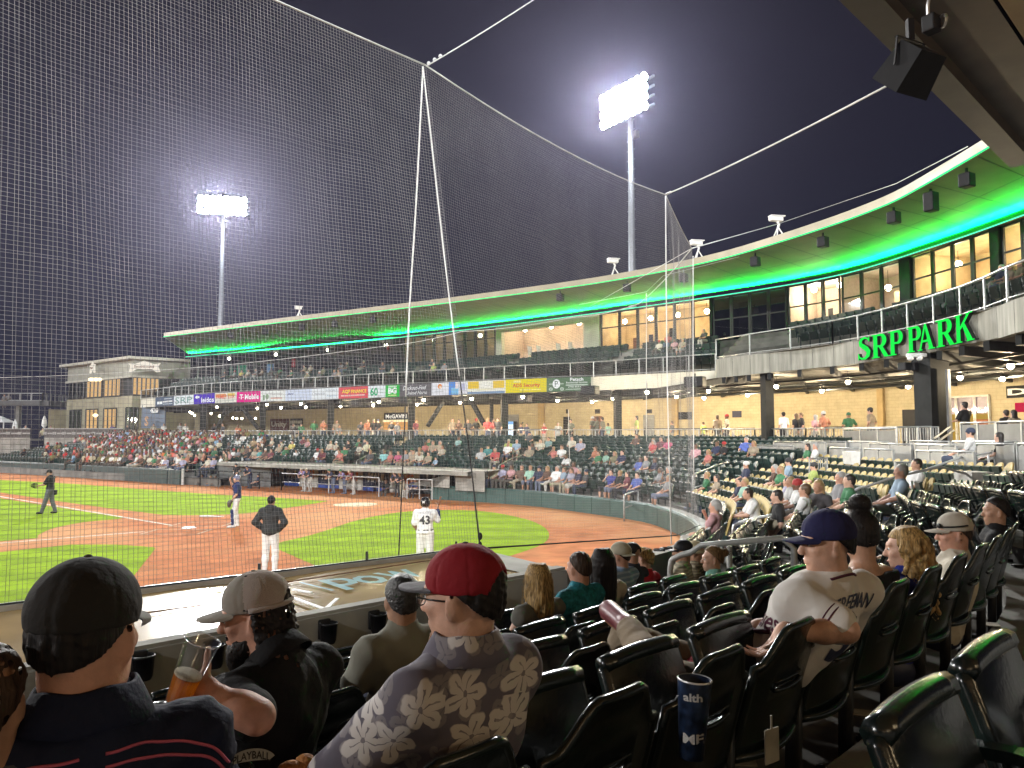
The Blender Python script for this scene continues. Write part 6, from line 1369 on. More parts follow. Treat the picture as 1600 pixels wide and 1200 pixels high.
def figure(j,fem=False,hair='short',cap=False,b=1.0,sleeve=.75,shorts=False,h=.03,yaw=0,pitch=0,hands=True,mats=C_MATS,name='person',extra=None):
 hd=Head(j['head'],yaw,pitch);sk=Sdf();hd.skin(sk,h<.02);sk.cap(j['neck']-A(0,0,.05),j['head']-A(0,.02,.05),.062,.056,.03);arms(sk,j,.95*b)
 for s_ in 'LR':
  d=unit(j['wr'+s_]-j['el'+s_]);q=j['wr'+s_]+d*.09;sk.cap(j['wr'+s_],q,.030,.034,.02);sk.cap(q,q+d*.06+A(0,0,-.02),.026,.018,.02)
 if shorts:legs(sk,j,.92)
 sh=Sdf();torso(sh,j,b,.014,.06,fem);arms(sh,j,b,.016,sleeve,sleeve>1.01)
 if sleeve>1.01:sh.p=[p for p in sh.p];
 pt=Sdf();pt.ell(j['pel']-A(0,0,.03),A(.168,.125,.11),.05);legs(pt,j,1.0,.010,True,upto=.25 if shorts else 1.0)
 ft=Sdf()
 for s_ in 'LR':foot(ft,j,s_,.006)
 hr=Sdf();cpS=Sdf()
 if cap:hd.cap(cpS);hd.brim(cpS);cpS.cuts=[];cpS.post=None;cpS.p=cpS.p;hr.ell(hd.w(0,-.04,.0),(.074,.072,.07),.02,hd.R)
 else:hr.ell(hd.w(0,-.028,.048),(.086,.096,.088),.02,hd.R);hr.ell(hd.w(0,-.055,-.01),(.072,.062,.07),.02,hd.R)
 if hair=='long':
  for x in(-.06,-.03,0,.03,.06):hr.cap(hd.w(x,-.06,.02),hd.w(x*1.25,-.085+abs(x)*.4,-.19),.040,.030,.03)
 if hair=='tail':hr.cap(hd.w(0,-.1,.05),hd.w(0,-.15,-.12),.035,.02,.03)
 if hair=='bun':hr.ell(hd.w(0,-.08,.12),.042,.02)
 groups=[sk,sh,pt,hr,cpS]
 if extra:extra(groups,hd)
 allf=Sdf()
 for g in groups+[ft]:allf.p+=g.p
 lo,hi=bounds(allf)
 def tg(Pn):
  ds=[]
  for g in groups:
   if not g.p:ds.append(np.full(len(Pn),9.));continue
   q,c_=g.cuts,g.post;g.cuts,g.post=[],None;ds.append(g(Pn,.3));g.cuts,g.post=q,c_
  dF=ft(Pn,.3);D_=np.stack(ds,1);D_[:,3]+=np.where((hd.loc(Pn)[:,1]>.035)&(hd.loc(Pn)[:,2]<.07),.05,0)-.004;D_[:,4]-=.006;D_[:,2]=np.minimum(D_[:,2],dF+.004);return D_.argmin(1)
 return sdf_obj_mesh(name,allf,h,mats,tg,lo,hi,1)
FIG={}
def fig(kind0):
 if kind0 in FIG:return FIG[kind0]
 kind=kind0 .replace('+','');k=dict(h=.015 if '+' in kind0 else .03)
 if kind=='sit_cap':j=J_seated(6);k.update(cap=True)
 elif kind=='sit_short':j=J_seated(8,wrL=A(-.05,.42,.62),wrR=A(.07,.42,.62));k.update(shorts=True)
 elif kind=='sit_long':j=J_seated(4,wrL=A(-.04,.40,.66),wrR=A(.06,.42,.64));k.update(fem=True,hair='long',b=.9,sleeve=.55)
 elif kind=='sit_fwd':j=J_seated(-18,elL=A(-.22,.38,.72),elR=A(.22,.38,.72),wrL=A(-.06,.58,.68),wrR=A(.06,.58,.68));k.update()
 elif kind=='sit_cross':j=J_seated(14,knL=A(-.05,.60,.60),anL=A(.24,.58,.50),toL=A(.34,.64,.50),wrL=A(-.28,.1,.72),wrR=A(.1,.42,.64));k.update(b=1.08)
 elif kind=='sit_tail':j=J_seated(6,elR=A(.26,.25,.80),wrR=A(.06,.26,1.0));k.update(fem=True,hair='tail',b=.88,sleeve=.5,shorts=True)
 elif kind=='sit_big':j=J_seated(8);k.update(b=1.25,cap=True)
 elif kind=='sit_kid':j=J_seated(4);k.update(b=.85)
 elif kind=='st_m':j=J_stand();k.update()
 elif kind=='st_f':j=J_stand(wrR=A(.1,.25,1.1));k.update(fem=True,hair='long',b=.88,sleeve=.6)
 elif kind=='st_cap':j=J_stand(elL=A(-.34,-.06,1.2),wrL=A(-.17,.06,1.05),elR=A(.34,-.06,1.2),wrR=A(.17,.06,1.05));k.update(cap=True,b=1.08)
 elif kind=='st_fold':j=J_stand(elL=A(-.24,.10,1.18),elR=A(.24,.10,1.18),wrL=A(.08,.20,1.20),wrR=A(-.08,.22,1.17));k.update()
 elif kind=='lean':j=J_stand(chest=A(0,.14,1.24),neck=A(0,.27,1.40),head=A(0,.36,1.50),shL=A(-.18,.24,1.35),shR=A(.18,.24,1.35),elL=A(-.26,.36,1.12),elR=A(.26,.36,1.12),wrL=A(-.10,.52,1.02),wrR=A(.10,.52,1.02));k.update(cap=True)
 me=figure(j,**k);FIG[kind0]=me;return me
HEADZ={'sit':1.165,'st_':1.625,'lea':1.50}
PAL={'coral':(.62,.15,.11),'green':(.03,.20,.07),'tan':(.38,.29,.18),'beige':(.50,.43,.30),'pale teal':(.22,.42,.40),'pale grey':(.45,.45,.44),'teal':(.03,.30,.30),'red':(.55,.03,.03),'lime':(.38,.48,.05),'white':(.68,.68,.66),'pale blue':(.26,.40,.55),'dark grey':(.08,.08,.085),'cream':(.58,.53,.40),'brown':(.14,.07,.045),'mint':(.24,.48,.36),'pale yellow':(.60,.56,.32),'lavender':(.36,.34,.52),'pink':(.62,.28,.30),'navy':(.025,.035,.09),'lilac':(.36,.36,.48),'orange':(.55,.17,.06),'olive':(.20,.18,.08),'blue':(.05,.11,.50),'grey':(.24,.24,.25),'black':(.02,.02,.022),'maroon':(.20,.03,.05),'hot pink':(.60,.06,.18),'aqua':(.16,.48,.48),'yellow':(.66,.55,.05),'purple':(.20,.14,.34),'camouflage':(.15,.15,.10),'royal blue':(.04,.05,.36)}
PEOPLE_N=0
def small_person(kind,pos,rz,col,label,group=None,sc=1.0,tint=None):
 global PEOPLE_N
 o=link('person',fig(kind));o.location=tuple(pos);o.rotation_euler=(0,0,rz);o.scale=(sc,sc,sc);c=np.array(PAL[col]if isinstance(col,str)else col);c=c*.72+c.mean()*.28
 o.color=(*np.clip(c*random.uniform(.85,1.12),0,1),1);PEOPLE_N+=1;return tag(o,label,'person',group)
KM={'m':'sit_short','c':'sit_cap','f':'sit_long','w':'sit_fwd','x':'sit_cross','t':'sit_tail','b':'sit_big','k':'sit_kid'}
KD={'m':'man','c':'man in a cap','f':'long-haired woman','w':'person leaning forward','x':'man with a leg crossed','t':'woman with a ponytail','b':'heavy man in a cap','k':'child'}
def seat_people(lst,where,zones,group=None):
 for px,py,col,kd in lst:
  s_=take(px,py,zones=zones,mind=11 if 'home' not in where else 14.5)
  if s_ is None:continue
  kd=kd or random.choice('mcfwxmt');rz=s_['rz']+random.uniform(-.35,.35)
  lab='%s in %s, %s row %s'%(KD[kd],col,ORD[s_['k']-1],where);small_person(KM[kd]+('+' if s_['d']<26 else ''),s_['p']+A(0,0,-.02),rz,col,lab,group,(.78 if kd=='k' else 1)*random.uniform(.96,1.04))
CR1=[(663,694,'coral','f'),(669,691,'green','m'),(676,694,'tan','m'),(686,695,'tan','f'),(691,694,'beige','m'),(715,681,'pale teal','m'),(750,704,'pale grey','x'),(763,700,'teal','c'),(772,707,'red','w'),(792,688,'lime','b'),(799,691,'white','m'),(804,696,'pale blue','m'),(813,695,'tan','x'),(823,688,'dark grey','m'),(833,681,'dark grey','c'),(843,688,'cream','f'),(854,685,'pale teal','m'),(810,733,'brown','x'),(822,732,'mint','m'),(766,739,'pale yellow','b'),(786,751,'lavender','c'),(798,750,'pink','f'),(811,754,'beige','t'),(827,751,'navy','c'),(648,718,'tan','m'),(660,710,'cream','w'),(668,720,'tan','m'),(677,721,'pale blue','k')]
CR2=[(891,685,'cream','m'),(904,687,'lilac','b'),(868,698,'coral','t'),(881,698,'white','f'),(887,711,'white','w'),(926,702,'orange','f'),(935,702,'green','m'),(942,709,'mint','f'),(957,709,'olive','f'),(970,706,'navy','m'),(993,716,'blue','x'),(1004,715,'grey','f'),(1016,715,'navy','m'),(989,683,'brown','x'),(1015,684,'pink','m'),(1020,685,'red','f'),(1028,685,'maroon','m'),(1044,685,'hot pink','m'),(868,732,'white','x'),(865,740,'brown','f'),(894,733,'lilac','f'),(905,735,'navy','m'),(916,733,'dark grey','c'),(881,745,'pale blue','m'),(894,746,'pink','t'),(1033,731,'grey','f'),(1040,731,'dark grey','t'),(962,753,'black','m'),(973,754,'maroon','f'),(982,755,'blue','m'),(952,762,'royal blue','t'),(939,762,'white','w'),(1040,753,'grey','m'),(1038,769,'cream','f'),(1085,701,'pink','m'),(1100,702,'coral','f'),(1123,694,'navy','m'),(1134,694,'black','c'),(1158,690,'blue','x'),(1170,691,'tan','f')]
CR3=[(1243,685,'green','f'),(1253,684,'white','m'),(1101,745,'green','m'),(1115,749,'tan','f'),(1161,723,'navy','c'),(1209,727,'brown','f'),(1219,728,'green','f'),(1231,724,'pale blue','c'),(1266,731,'lime','b'),(1149,752,'navy','f'),(1156,754,'mint','m'),(1215,761,'lavender','m'),(1233,750,'pale grey','f'),(1246,749,'white','c'),(1308,741,'grey','m'),(1314,751,'green','m'),(1179,770,'white','w'),(1240,789,'orange','m'),(1250,787,'white','m'),(1265,790,'dark grey','f'),(1139,803,'pink','t'),(1150,805,'tan','t'),(1198,808,'black','m'),(1163,826,'pink','b'),(1195,815,'beige','f'),(1412,740,'pale blue','m'),(1425,742,'white','m')]
CR4=[(406,708,'teal','b'),(422,708,'maroon','m'),(398,710,'beige','m'),(446,700,'green','x'),(459,690,'yellow','m'),(460,699,'white','k'),(356,706,'pink','f'),(317,682,'red','m'),(499,705,'white','c'),(503,710,'maroon','w'),(516,689,'beige','m'),(521,690,'beige','c'),(526,702,'white','m'),(537,699,'green','m'),(541,704,'coral','w'),(547,692,'black','m'),(557,699,'cream','f'),(567,697,'pale yellow','x'),(559,687,'green','m'),(570,685,'dark grey','m'),(474,681,'maroon','m'),(481,686,'pink','f'),(576,717,'dark grey','m'),(598,712,'aqua','m'),(609,711,'coral','f'),(616,714,'hot pink','f'),(626,709,'grey','m'),(641,707,'tan','c'),(649,717,'beige','m'),(410,690,'white','m'),(425,688,'beige','f'),(432,694,'tan','m'),(440,690,'cream','c'),(380,697,'olive','m'),(372,703,'grey','f'),(366,702,'white','c')]
seat_people(CR3,'behind home plate',('tan','near'));seat_people(CR2,'between the net corner and the dugout',('flank',));seat_people(CR1,'behind the end of the dugout',('flank',));seat_people(CR4,'above the dugout roof',('flank',))
rr=random.Random(11);cols_=['white','white','white','pink','tan','navy','dark grey','black','red','olive','beige','grey','brown','pale blue','coral','green','cream','lavender','orange']
cand=[s_ for s_ in SEATS if s_['zone']=='flank' and not s_['occ']and 20<s_['head'][0]<420]
cand.sort(key=lambda s_:s_['d']);n_crowd=0;CROWD_REST=[]
for s_ in cand:
 x,y=s_['head'];pr=.05 if x<70 else .42 if x<130 else .74 if x<285 else .58 if x<345 else .30
 if x<130 and y<700:pr*=.25
 if 180<x<260 and y>722:pr*=.3
 if rr.random()<pr:
  s_['occ']=True;c=rr.choice(cols_);kd=rr.choice('mcfwxmtcf')
  if n_crowd<38:small_person(KM[kd],s_['p']+A(0,0,-.02),s_['rz']+rr.uniform(-.5,.5),c,'%s in %s among the packed crowd, %s row'%(KD[kd],c,ORD[s_['k']-1]),'packed crowd beyond first base',rr.uniform(.92,1.05));n_crowd+=1
  else:CROWD_REST.append((KM[kd],s_['p'],s_['rz']+rr.uniform(-.5,.5),c))
if CROWD_REST:
 vs,fs,mi,n=[],[],[],0;cm={};mats_=list(C_MATS[:1])+[C_PT,C_HR,C_CP]
 for kd,p,rz,c in CROWD_REST:
  me=fig(kd);v=np.array([q.co[:]for q in me.vertices]);cc,sn=math.cos(rz),math.sin(rz);vs.append(np.c_[v[:,0]*cc-v[:,1]*sn,v[:,0]*sn+v[:,1]*cc,v[:,2]]+p)
  if c not in cm:cm[c]=len(mats_);mats_.append(cloth('crowd_%s_shirt'%c.replace(' ','_'),PAL[c],bump=0))
  mp=[0,cm[c],1,2,3];fs+=[tuple(i+n for i in pl.vertices)for pl in me.polygons];mi+=[mp[pl.material_index]for pl in me.polygons];n+=len(v)
 mb=MB();mb.v=vs;mb.f=fs;mb.m=mi;o=solo('distant_crowd',mb,mats_,'rest of the packed crowd in the farthest first base seats','crowd',smooth=True);o['kind']='stuff'
CC=[(1121,652,'tan','st_m'),(1136,651,'beige','st_cap'),(1134,660,'pale yellow','st_m'),(1099,662,'lime','st_m'),(1224,648,'white','st_m'),(1244,650,'black','st_f'),(1252,649,'black','st_m'),(1274,652,'pink','st_f'),(1287,647,'orange','st_cap'),(1326,649,'green','st_cap'),(1360,642,'tan','st_cap'),(1507,634,'black','st_fold'),(1572,646,'black','st_m'),(1584,646,'tan','st_f'),(850,665,'red','st_m'),(872,663,'pale grey','st_m'),(926,652,'camouflage','st_cap'),(933,654,'camouflage','st_fold'),(941,655,'camouflage','st_m'),(950,666,'mint','st_m'),(995,653,'lime','st_f'),(1050,661,'dark grey','st_m'),(892,658,'camouflage','st_m'),(650,658,'maroon','st_m'),(707,655,'tan','st_m'),(717,658,'brown','st_f'),(731,658,'dark grey','st_m'),(744,657,'black','st_cap'),(762,656,'red','st_m'),(771,658,'red','st_f'),(778,655,'dark grey','st_m'),(823,666,'navy','st_m'),(814,665,'navy','st_f'),(491,659,'green','st_m'),(506,655,'orange','st_f'),(526,659,'tan','st_m'),(530,667,'grey','st_m'),(564,661,'dark grey','st_f'),(575,657,'orange','st_m'),(584,656,'black','st_m'),(591,657,'black','st_cap'),(612,660,'dark grey','st_f'),(621,662,'grey','st_m'),(471,664,'green','st_m'),(458,664,'dark grey','st_f'),(290,664,'white','st_m'),(282,663,'pale grey','st_f'),(348,664,'dark grey','st_m'),(372,666,'orange','st_m'),(335,664,'black','st_f')]
Ccol=[(q,proj((q[0],q[1],.3))[0])for q in(bowl(t,1.0)for t in np.linspace(2.0,14,400))]
NAMEK={'st_m':'person','st_f':'long-haired woman','st_cap':'person in a cap','st_fold':'person with folded arms'}
def zone_of(px):return 'right of the big column' if px>1480 else 'left of the big column' if px>1330 else 'between the two dark columns' if px>1200 else 'behind the net edge' if px>965 else 'under the yellow and green adverts' if px>790 else 'by the diagonal braces' if px>640 else 'by the shop sign' if px>545 else 'by the display shelves' if px>415 else 'in the dark far corner'
for px,py,col,kd in CC:
 q=min((c for c in Ccol if c[0][1]>8),key=lambda c:abs(c[1]-px))[0];d=q[1]+1.6;zt=-.865+HEADZ['st_']
 need=(HORIZON-py)*d/F_PX;sc=float(np.clip((need+.865)/HEADZ['st_'],.86,1.1));p=D(px,py,d);p[2]=-.866
 small_person(kd,p,random.uniform(.2,1.4)if px>900 else random.uniform(2.2,4.4),col,'%s in %s standing on the concourse %s'%(NAMEK[kd],col,zone_of(px)),'people standing on the concourse',sc)
for px,py,col,kd,d,l_ in((1520,676,'white','sit_cap',18.5,'man in a pale cap and white shirt sitting behind a grey partition'),(1566,683,'black','sit_long',18.5,'dark-haired woman in black sitting behind a grey partition at right')):
 p=D(px,py,d)-up*1.165;small_person(kd,p,.9,col,l_)
p=D(1215,776,14.2);small_person('st_m+',p-up*1.625,1.3,'black','usher in black standing in the aisle by the near handrail');p=D(1279,764,14.5);small_person('st_f+',p-up*1.58,2.2,(.05,.045,.05),'slim woman with long dark hair standing at the tan seats')
UD=[(376,578,'yellow'),(388,577,'cream'),(403,577,'grey'),(412,577,'tan'),(427,579,'dark grey'),(439,577,'green'),(454,579,'green'),(478,571,'tan'),(488,570,'beige'),(483,581,'olive'),(507,579,'olive'),(499,583,'dark grey'),(534,566,'grey'),(542,568,'dark grey'),(537,579,'tan'),(524,583,'grey'),(568,566,'dark grey'),(677,572,'lime'),(696,571,'grey'),(680,557,'dark grey'),(1562,419,'navy'),(1581,419,'tan'),(1596,413,'olive'),(1049,523,'coral'),(1033,536,'cream'),(1057,536,'pink'),(1064,531,'tan'),(1109,520,'dark grey'),(350,583,'dark grey'),(362,581,'grey'),(604,568,'dark grey'),(612,572,'tan')]
DGP=[(321,737,'black','sit_fwd'),(335,739,'royal blue','sit_fwd'),(343,739,'royal blue','sit_fwd'),(369,731,'black','st_cap'),(391,730,'navy','lean'),(405,737,'navy','sit_cap'),(476,739,'purple','lean'),(485,740,'navy','lean'),(521,741,'navy','lean'),(539,743,'purple','lean'),(553,746,'maroon','lean'),(607,745,'black','sit_fwd'),(621,742,'navy','lean'),(629,744,'black','lean'),(645,745,'navy','sit_cap'),(655,745,'blue','sit_fwd')]
for i,(px,py,col,kd)in enumerate(DGP):
 q=min([rl[0]+(rl[-1]-rl[0])*u for u in np.linspace(0,1.25,200)],key=lambda c:abs(proj((c[0],c[1],-2.2))[0]-px));d=q[1]+(.5 if kd=='lean' else 1.0);p=D(px,py,d);hz=HEADZ[kd[:3]];need=p[2]-GZ;sc=float(np.clip(need/hz,.8,1.12));p[2]=GZ+max(0,need-hz*1.12)if kd[:3]!='sit' else p[2]-hz
 side='at the left end of the dugout' if px<360 else 'behind the catcher in the dugout' if px<410 else 'under the first dugout banners' if px<500 else 'at the middle of the dugout rail' if px<560 else 'at the right end of the dugout'
 small_person(kd,p,math.atan2(-din2[1],-din2[0])-math.pi/2+random.uniform(-.3,.3),col,'%s player in %s %s'%({'sit_fwd':'seated','st_cap':'standing','lean':'leaning','sit_cap':'seated capped'}[kd],col,side),'players in the visitors dugout',sc)
for px,py,col in((10,671,'pink'),(40,667,'white'),(67,671,'pale yellow'),(79,667,'white'),(176,665,'purple'),(199,666,'dark grey'),(240,664,'beige'),(256,664,'white'),(7,618,'grey'),(13,617,'grey'),(22,668,'dark grey')):
 d=100 if py<630 else 82;p=D(px,py,d);small_person('st_m',p-up*1.6,3.6,col,'person in %s %s'%(col,'up on the footbridge' if py<630 else 'on the first base plaza behind the brown banners'),'people on the plaza')
def rot2(p,a):c,s_=math.cos(a),math.sin(a);return A(p[0]*c-p[1]*s_,p[0]*s_+p[1]*c,p[2])
def place(px,py,k,headloc,body_rot=0.,base=None):
 """seat origin so that a local head point lands on the picture point; returns base, rz"""
 best=None
 for t in np.linspace(.15,2.6,1200):
  b=row_pt(t,k);f=row_face(t);rz=math.atan2(f[1],f[0])-math.pi/2+math.radians(body_rot);w=b+rot2(headloc,rz);e=abs(proj(w)[0]-px)
  if best is None or e<best[0]and(best[0]>4 or t<best[1]+.05):best=(e,t,b,rz,w)
 _,t,b,rz,w=best;want=D(px,py,w[1]);b=b.copy();b[2]+=want[2]-w[2]
 return b,rz,t
class Fig:
 """one seated or standing person made of a body mesh with clothing, hair and cap children"""
 def __init__(s,base,rz,label,j,head,group=None):
  s.base=np.asarray(base,float);s.rz=rz;s.label=label;s.j=j;s.hd=head;s.kids=[];s.group=group
 def L(s,w):return rot2(np.asarray(w,float)-s.base,-s.rz)
 def Wd(s,l):return rot2(np.asarray(l,float),s.rz)+s.base
 def body(s,f,m,h=.007,tagger=None,relax=1):
  me=sdf_obj_mesh('person',f,h,m,tagger,relax=relax);s.o=link('person',me);s.o.location=tuple(s.base);s.o.rotation_euler=(0,0,s.rz);tag(s.o,s.label,'person',s.group);return s.o
 def part(s,name,f,m,h=.009,relax=1,label=None,tagger=None,parent=None):
  me=sdf_obj_mesh(name,f,h,m,tagger,relax=relax);o=link(name,me,parent or s.o)
  if label:o['label']=label
  return o
 def mesh(s,name,mb,m,smooth=True,parent=None,label=None):
  o=link(name,mb.mesh(name,m,smooth),parent or s.o)
  if label:o['label']=label
  return o
def bvh(o):me=o.data;return BVHTree.FromPolygons([v.co[:]for v in me.vertices],[tuple(p.vertices)for p in me.polygons])
def on_surface(tree,pts,d,off=.003):
 out=[];d=unit(d)
 for p in pts:
  hit=tree.ray_cast(Vector(p-d*.6),Vector(d));q=np.array(hit[0][:])if hit[0]is not None else np.asarray(p);out.append(q-d*off)
 return np.array(out)
def surf_text(fg,tree,body,o,ux,uy,d,m,name='lettering',arch=0.,off=.003,parent=None,**kw):
 v,f=text_mesh(body,**kw);bm=bmesh.new();vs=[bm.verts.new((x,y-arch*(x*x),0))for x,y,_ in v]
 for q in f:
  try:bm.faces.new([vs[i]for i in q])
  except ValueError:pass
 bmesh.ops.triangulate(bm,faces=bm.faces[:]);bmesh.ops.subdivide_edges(bm,edges=bm.edges[:],cuts=2,use_grid_fill=True);bm.verts.index_update();v2=np.array([q.co[:]for q in bm.verts]);f2=[tuple(q.index for q in p.verts)for p in bm.faces];bm.free()
 ux=unit(ux);uy=unit(uy);w=np.asarray(o,float)+v2[:,:1]*ux+v2[:,1:2]*uy;mb=MB();mb.add(on_surface(tree,w,d,off),f2);return fg.mesh(name,mb,m,False,parent)
def surf_line(fg,tree,pts,d,r,m,name='piping',n=24,parent=None):
 q=resamp(smooth_path([np.asarray(p,float)for p in pts],8),n);mb=MB();mb.tube(on_surface(tree,q,d,r*.4),r,5);return fg.mesh(name,mb,m,True,parent)
def tshirt(j,b,inf=.014,sleeve=.72,seed=1,amp=.0045,fr=24,hem=-.08,neck_r=.082,fem=False,neck_dz=.045,nocut=False):
 f=Sdf();torso(f,j,b,inf,.06,fem);arms(f,j,b,inf+.004,sleeve,False);f.ell(j['pel']+A(0,-.0,-.02),A(.165*b,.125*b,.10),.05);f.cap(j['neck']-A(0,0,.05),j['neck']+(j['head']-j['neck'])*.25,.078,.070,.03);f.post=folds(seed,amp*2.2,fr*.8,5,(1,1,.8))
 nk=j['neck']+(j['head']-j['neck'])*.35+A(0,0,.0)
 if not nocut:f.cuts.append(plane_cut(j['neck']+A(0,0,neck_dz),unit(j['head']-j['neck'])+A(0,-.25,0)))
 f.cuts.append(plane_cut(j['pel']+A(0,0,hem),A(0,0,-1)))
 return f
def collar(fg,m,r=.072,flare=.036,hgt=.030,open_=.5,drop=.035):
 j=fg.j;ax=unit(j['head']-j['neck']+A(0,-.02,0));x=A(1,0,0);y=unit(np.cross(ax,x));c=j['neck']+ax*.018;V=[];an=np.linspace(-math.pi+open_,math.pi-open_,34);pr=((-.004,-.015),(.0,hgt*.6),(.004,hgt),(.009,hgt*.9),(flare*.6,.0),(flare,-drop),(flare-.004,-drop-.002))
 for a in an:
  for q,z in pr:rr=r+q;V.append(c+x*math.sin(a)*rr*1.04-y*math.cos(a)*rr*.95+ax*(z+.006*math.cos(a)+.0025*math.sin(5*a)))
 n=len(pr);mb=MB();mb.add(V,[(i*n+k,i*n+k+1,(i+1)*n+k+1,(i+1)*n+k)for i in range(len(an)-1)for k in range(n-1)]);return fg.mesh('collar',mb,m)
def sleeve_cut(j,s_,u):a,e=j['sh'+s_],j['el'+s_];return plane_cut(a+(e-a)*u,e-a)
def base_skin(fg,b=1.0,forearms=True,hands=True,lower=False,k=.03,hs=1.0,hand_kw=None):
 f=Sdf();j=fg.j;fg.hd.skin(f);d=j['head']-j['neck'];f.cap(j['neck']-A(0,.0,.06),j['neck']+d*.62+fg.hd.R@A(0,-.02,0),.064*b,.058*b,.03);torso(f,j,b*.96,0,.05);arms(f,j,b*.96,0,1.0,forearms)
 if hands:
  for s_ in 'LR':
   kw=dict(fdir=j['wr'+s_]-j['el'+s_]+A(0,0,-.03),nrm=A(0,-.2,-1),side=-1 if s_=='L' else 1,curl=(28,34,22));kw.update((hand_kw or{}).get(s_,{}));hand(f,j['wr'+s_],kw['fdir'],kw['nrm'],kw['side'],kw['curl'],hs,kw.get('thumb',(.55,.65,.5)),kw.get('tcurl',25))
 if lower:legs(f,j,.95)
 return f
def trousers(j,seed=3,amp=.005,inf=.012,upto=1.0,sides='LR'):
 f=Sdf();f.ell(j['pel']-A(0,.02,.03),A(.165,.13,.11),.05);legs(f,j,1.0,inf,True,sides,upto=upto);f.post=folds(seed,amp,22,5);return f
def shoes(fg,m,inf=.006):
 for s_ in 'LR':f=Sdf();foot(f,fg.j,s_,inf);fg.part('shoe',f,m,.012)
def std_hair(fg,m,h=.006,**kw):f=Sdf();fg.hd.short_hair(f,**kw);return fg.part('hair',f,m,h,1)
def std_cap(fg,m,mb_=None,opening=False,h=.005,lift=0.,button=True,brimkw=None,label=None):
 f=Sdf();fg.hd.cap(f,lift=lift,opening=opening);c=fg.part('cap',f,m,h,1,label);fg.mesh('brim',fg.hd.brim_mb(lift,**(brimkw or{})),mb_ or m,True,c)
 if button:mb=MB();mb.sphere(fg.hd.w(0,-.014,.1395+lift),(.0075,.0075,.004),8,6);fg.mesh('button',mb,mb_ or m,True,c)
 return c
def eyes(fg):
 hd=fg.hd
 for sg in(-1,1):
  mb=MB();mb.sphere(hd.w(sg*.031,.0795,.006),.0115*hd.k,10,7);e=fg.mesh('eye',mb,M['offwhite']);mb=MB();mb.sphere(hd.w(sg*.031-.002,.0875,.006),.0058*hd.k,8,6);fg.mesh('iris',mb,M['black'],True,e)
def locks(fg,m,n=26,length=.30,wave=.012,r=.017,h=.007,seed=2,width=.078,curl=0.,front=.02,sag=.06,taper=.55,name='hair',cover=True):
 """long hair: many tapering locks falling from the crown"""
 hd=fg.hd;f=Sdf();rg=random.Random(seed)
 if cover:f.ell(hd.w(0,-.018,.046),np.array((.084,.100,.090)),.01,hd.R)
 for i in range(n):
  a=math.pi*(i/(n-1))*1.16-.25;x,y=math.cos(a)*width,-.012-math.sin(a)*(width+.018);ln=length*rg.uniform(.78,1.08);p=hd.w(x*.62,y*.55,.112);phs=rg.uniform(0,6.3);pts=[p,hd.w(x*.98,y*.98-.004,.055)]
  ns=max(5,int(length/.035))
  for q in range(1,ns+1):
   u=q/ns;ww=wave*math.sin(phs+u*(7+14*curl));wy=wave*math.cos(phs+u*(7+14*curl))*(.4+.6*curl);c=hd.w(x*(1.02+.10*math.sin(u*2.5)),y*(1.03+.14*u),.04);pts.append(c+A(ww,wy-.0,-ln*u)+(hd.R@A(0,-sag*.4*math.sin(u*2.2),0)))
  for a_,b_,u in zip(pts[:-1],pts[1:],np.linspace(0,1,len(pts)-1)):f.cap(a_,b_,r*(1-taper*u*.7),r*(1-taper*min(1,u+.12)*.7),.010)
 def cut(P):q=hd.loc(P);return np.where((q[:,1]>front)&(q[:,2]<.068)&(q[:,2]>-.15)&(np.abs(q[:,0])<.066),np.minimum(q[:,1]-front,.068-q[:,2]),-1)
 f.cuts.append(cut);o=fg.part(name,f,m,h,0)
 mb=MB()
 for i in range(70):
  a=math.pi*rg.random()*1.2-.3;x,y=math.cos(a)*(width+.016),-.012-math.sin(a)*(width+.034);ln=length*rg.uniform(.7,1.1);phs=rg.uniform(0,6.3);pts=[hd.w(x*.8,y*.8,.09)]
  for q in range(1,8):u=q/7;pts.append(hd.w(x*1.06,y*1.06,.03)+A(wave*1.6*math.sin(phs+u*(6+14*curl)),wave*1.6*math.cos(phs+u*(6+14*curl)),-ln*u+.02))
  mb.tube(smooth_path(pts,2),.0011,3,cap=False)
 so=fg.mesh('hair_strand',mb,m,True,o);so['kind']='stuff';return o
def seat_down_near(p):
 s_=min(SEATS,key=lambda q:np.linalg.norm((q['p']-p)[:2]))
 if np.linalg.norm((s_['p']-p)[:2])<.4:s_['occ']=True
JE={}
def person_at(px,py,k,label,j,heading,body_rot=0.,pitch=0.,roll=0.,hk=.98,jaw=1.,headk=None):
 base,rz,t=place(px,py,k,j['head'],body_rot);yaw=heading-(math.degrees(rz)+90);fg=Fig(base,rz,label,j,Head(j['head'],yaw,pitch,roll,hk,jaw));seat_down_near(base);return fg
dark_tee=cloth('black_polo',(.010,.010,.011),.8);
fg=person_at(120,992,5,'man in a dark cap and navy shirt with thin pink stripes at far left',J_seated(3,elL=A(-.27,.22,.75),elR=A(.27,.22,.75)),92,-8,-4,hk=1.0)
fg.body(base_skin(fg,1.1),SK['ruddy_skin'],.008);nv=cloth('navy_pullover',(.012,.016,.038),.8,var=.2);f=tshirt(fg.j,.99,.014,.95,4,.005);sh=fg.part('shirt',f,nv,.009);tr=bvh(sh);pk=cloth('pink_stripe',(.45,.10,.16),.8)
collar(fg,nv)
for off in(0,.022):surf_line(fg,tr,[A(.02,-.2,.985-off),A(.10,-.2,.98-off),A(.19,-.2,.955-off),A(.24,-.2,.90-off)],A(0,1,0),.003,pk)
for off in(0,.022):surf_line(fg,tr,[A(-.02,-.2,.985-off),A(-.10,-.2,.98-off),A(-.19,-.2,.955-off),A(-.24,-.2,.90-off)],A(0,1,0),.003,pk)
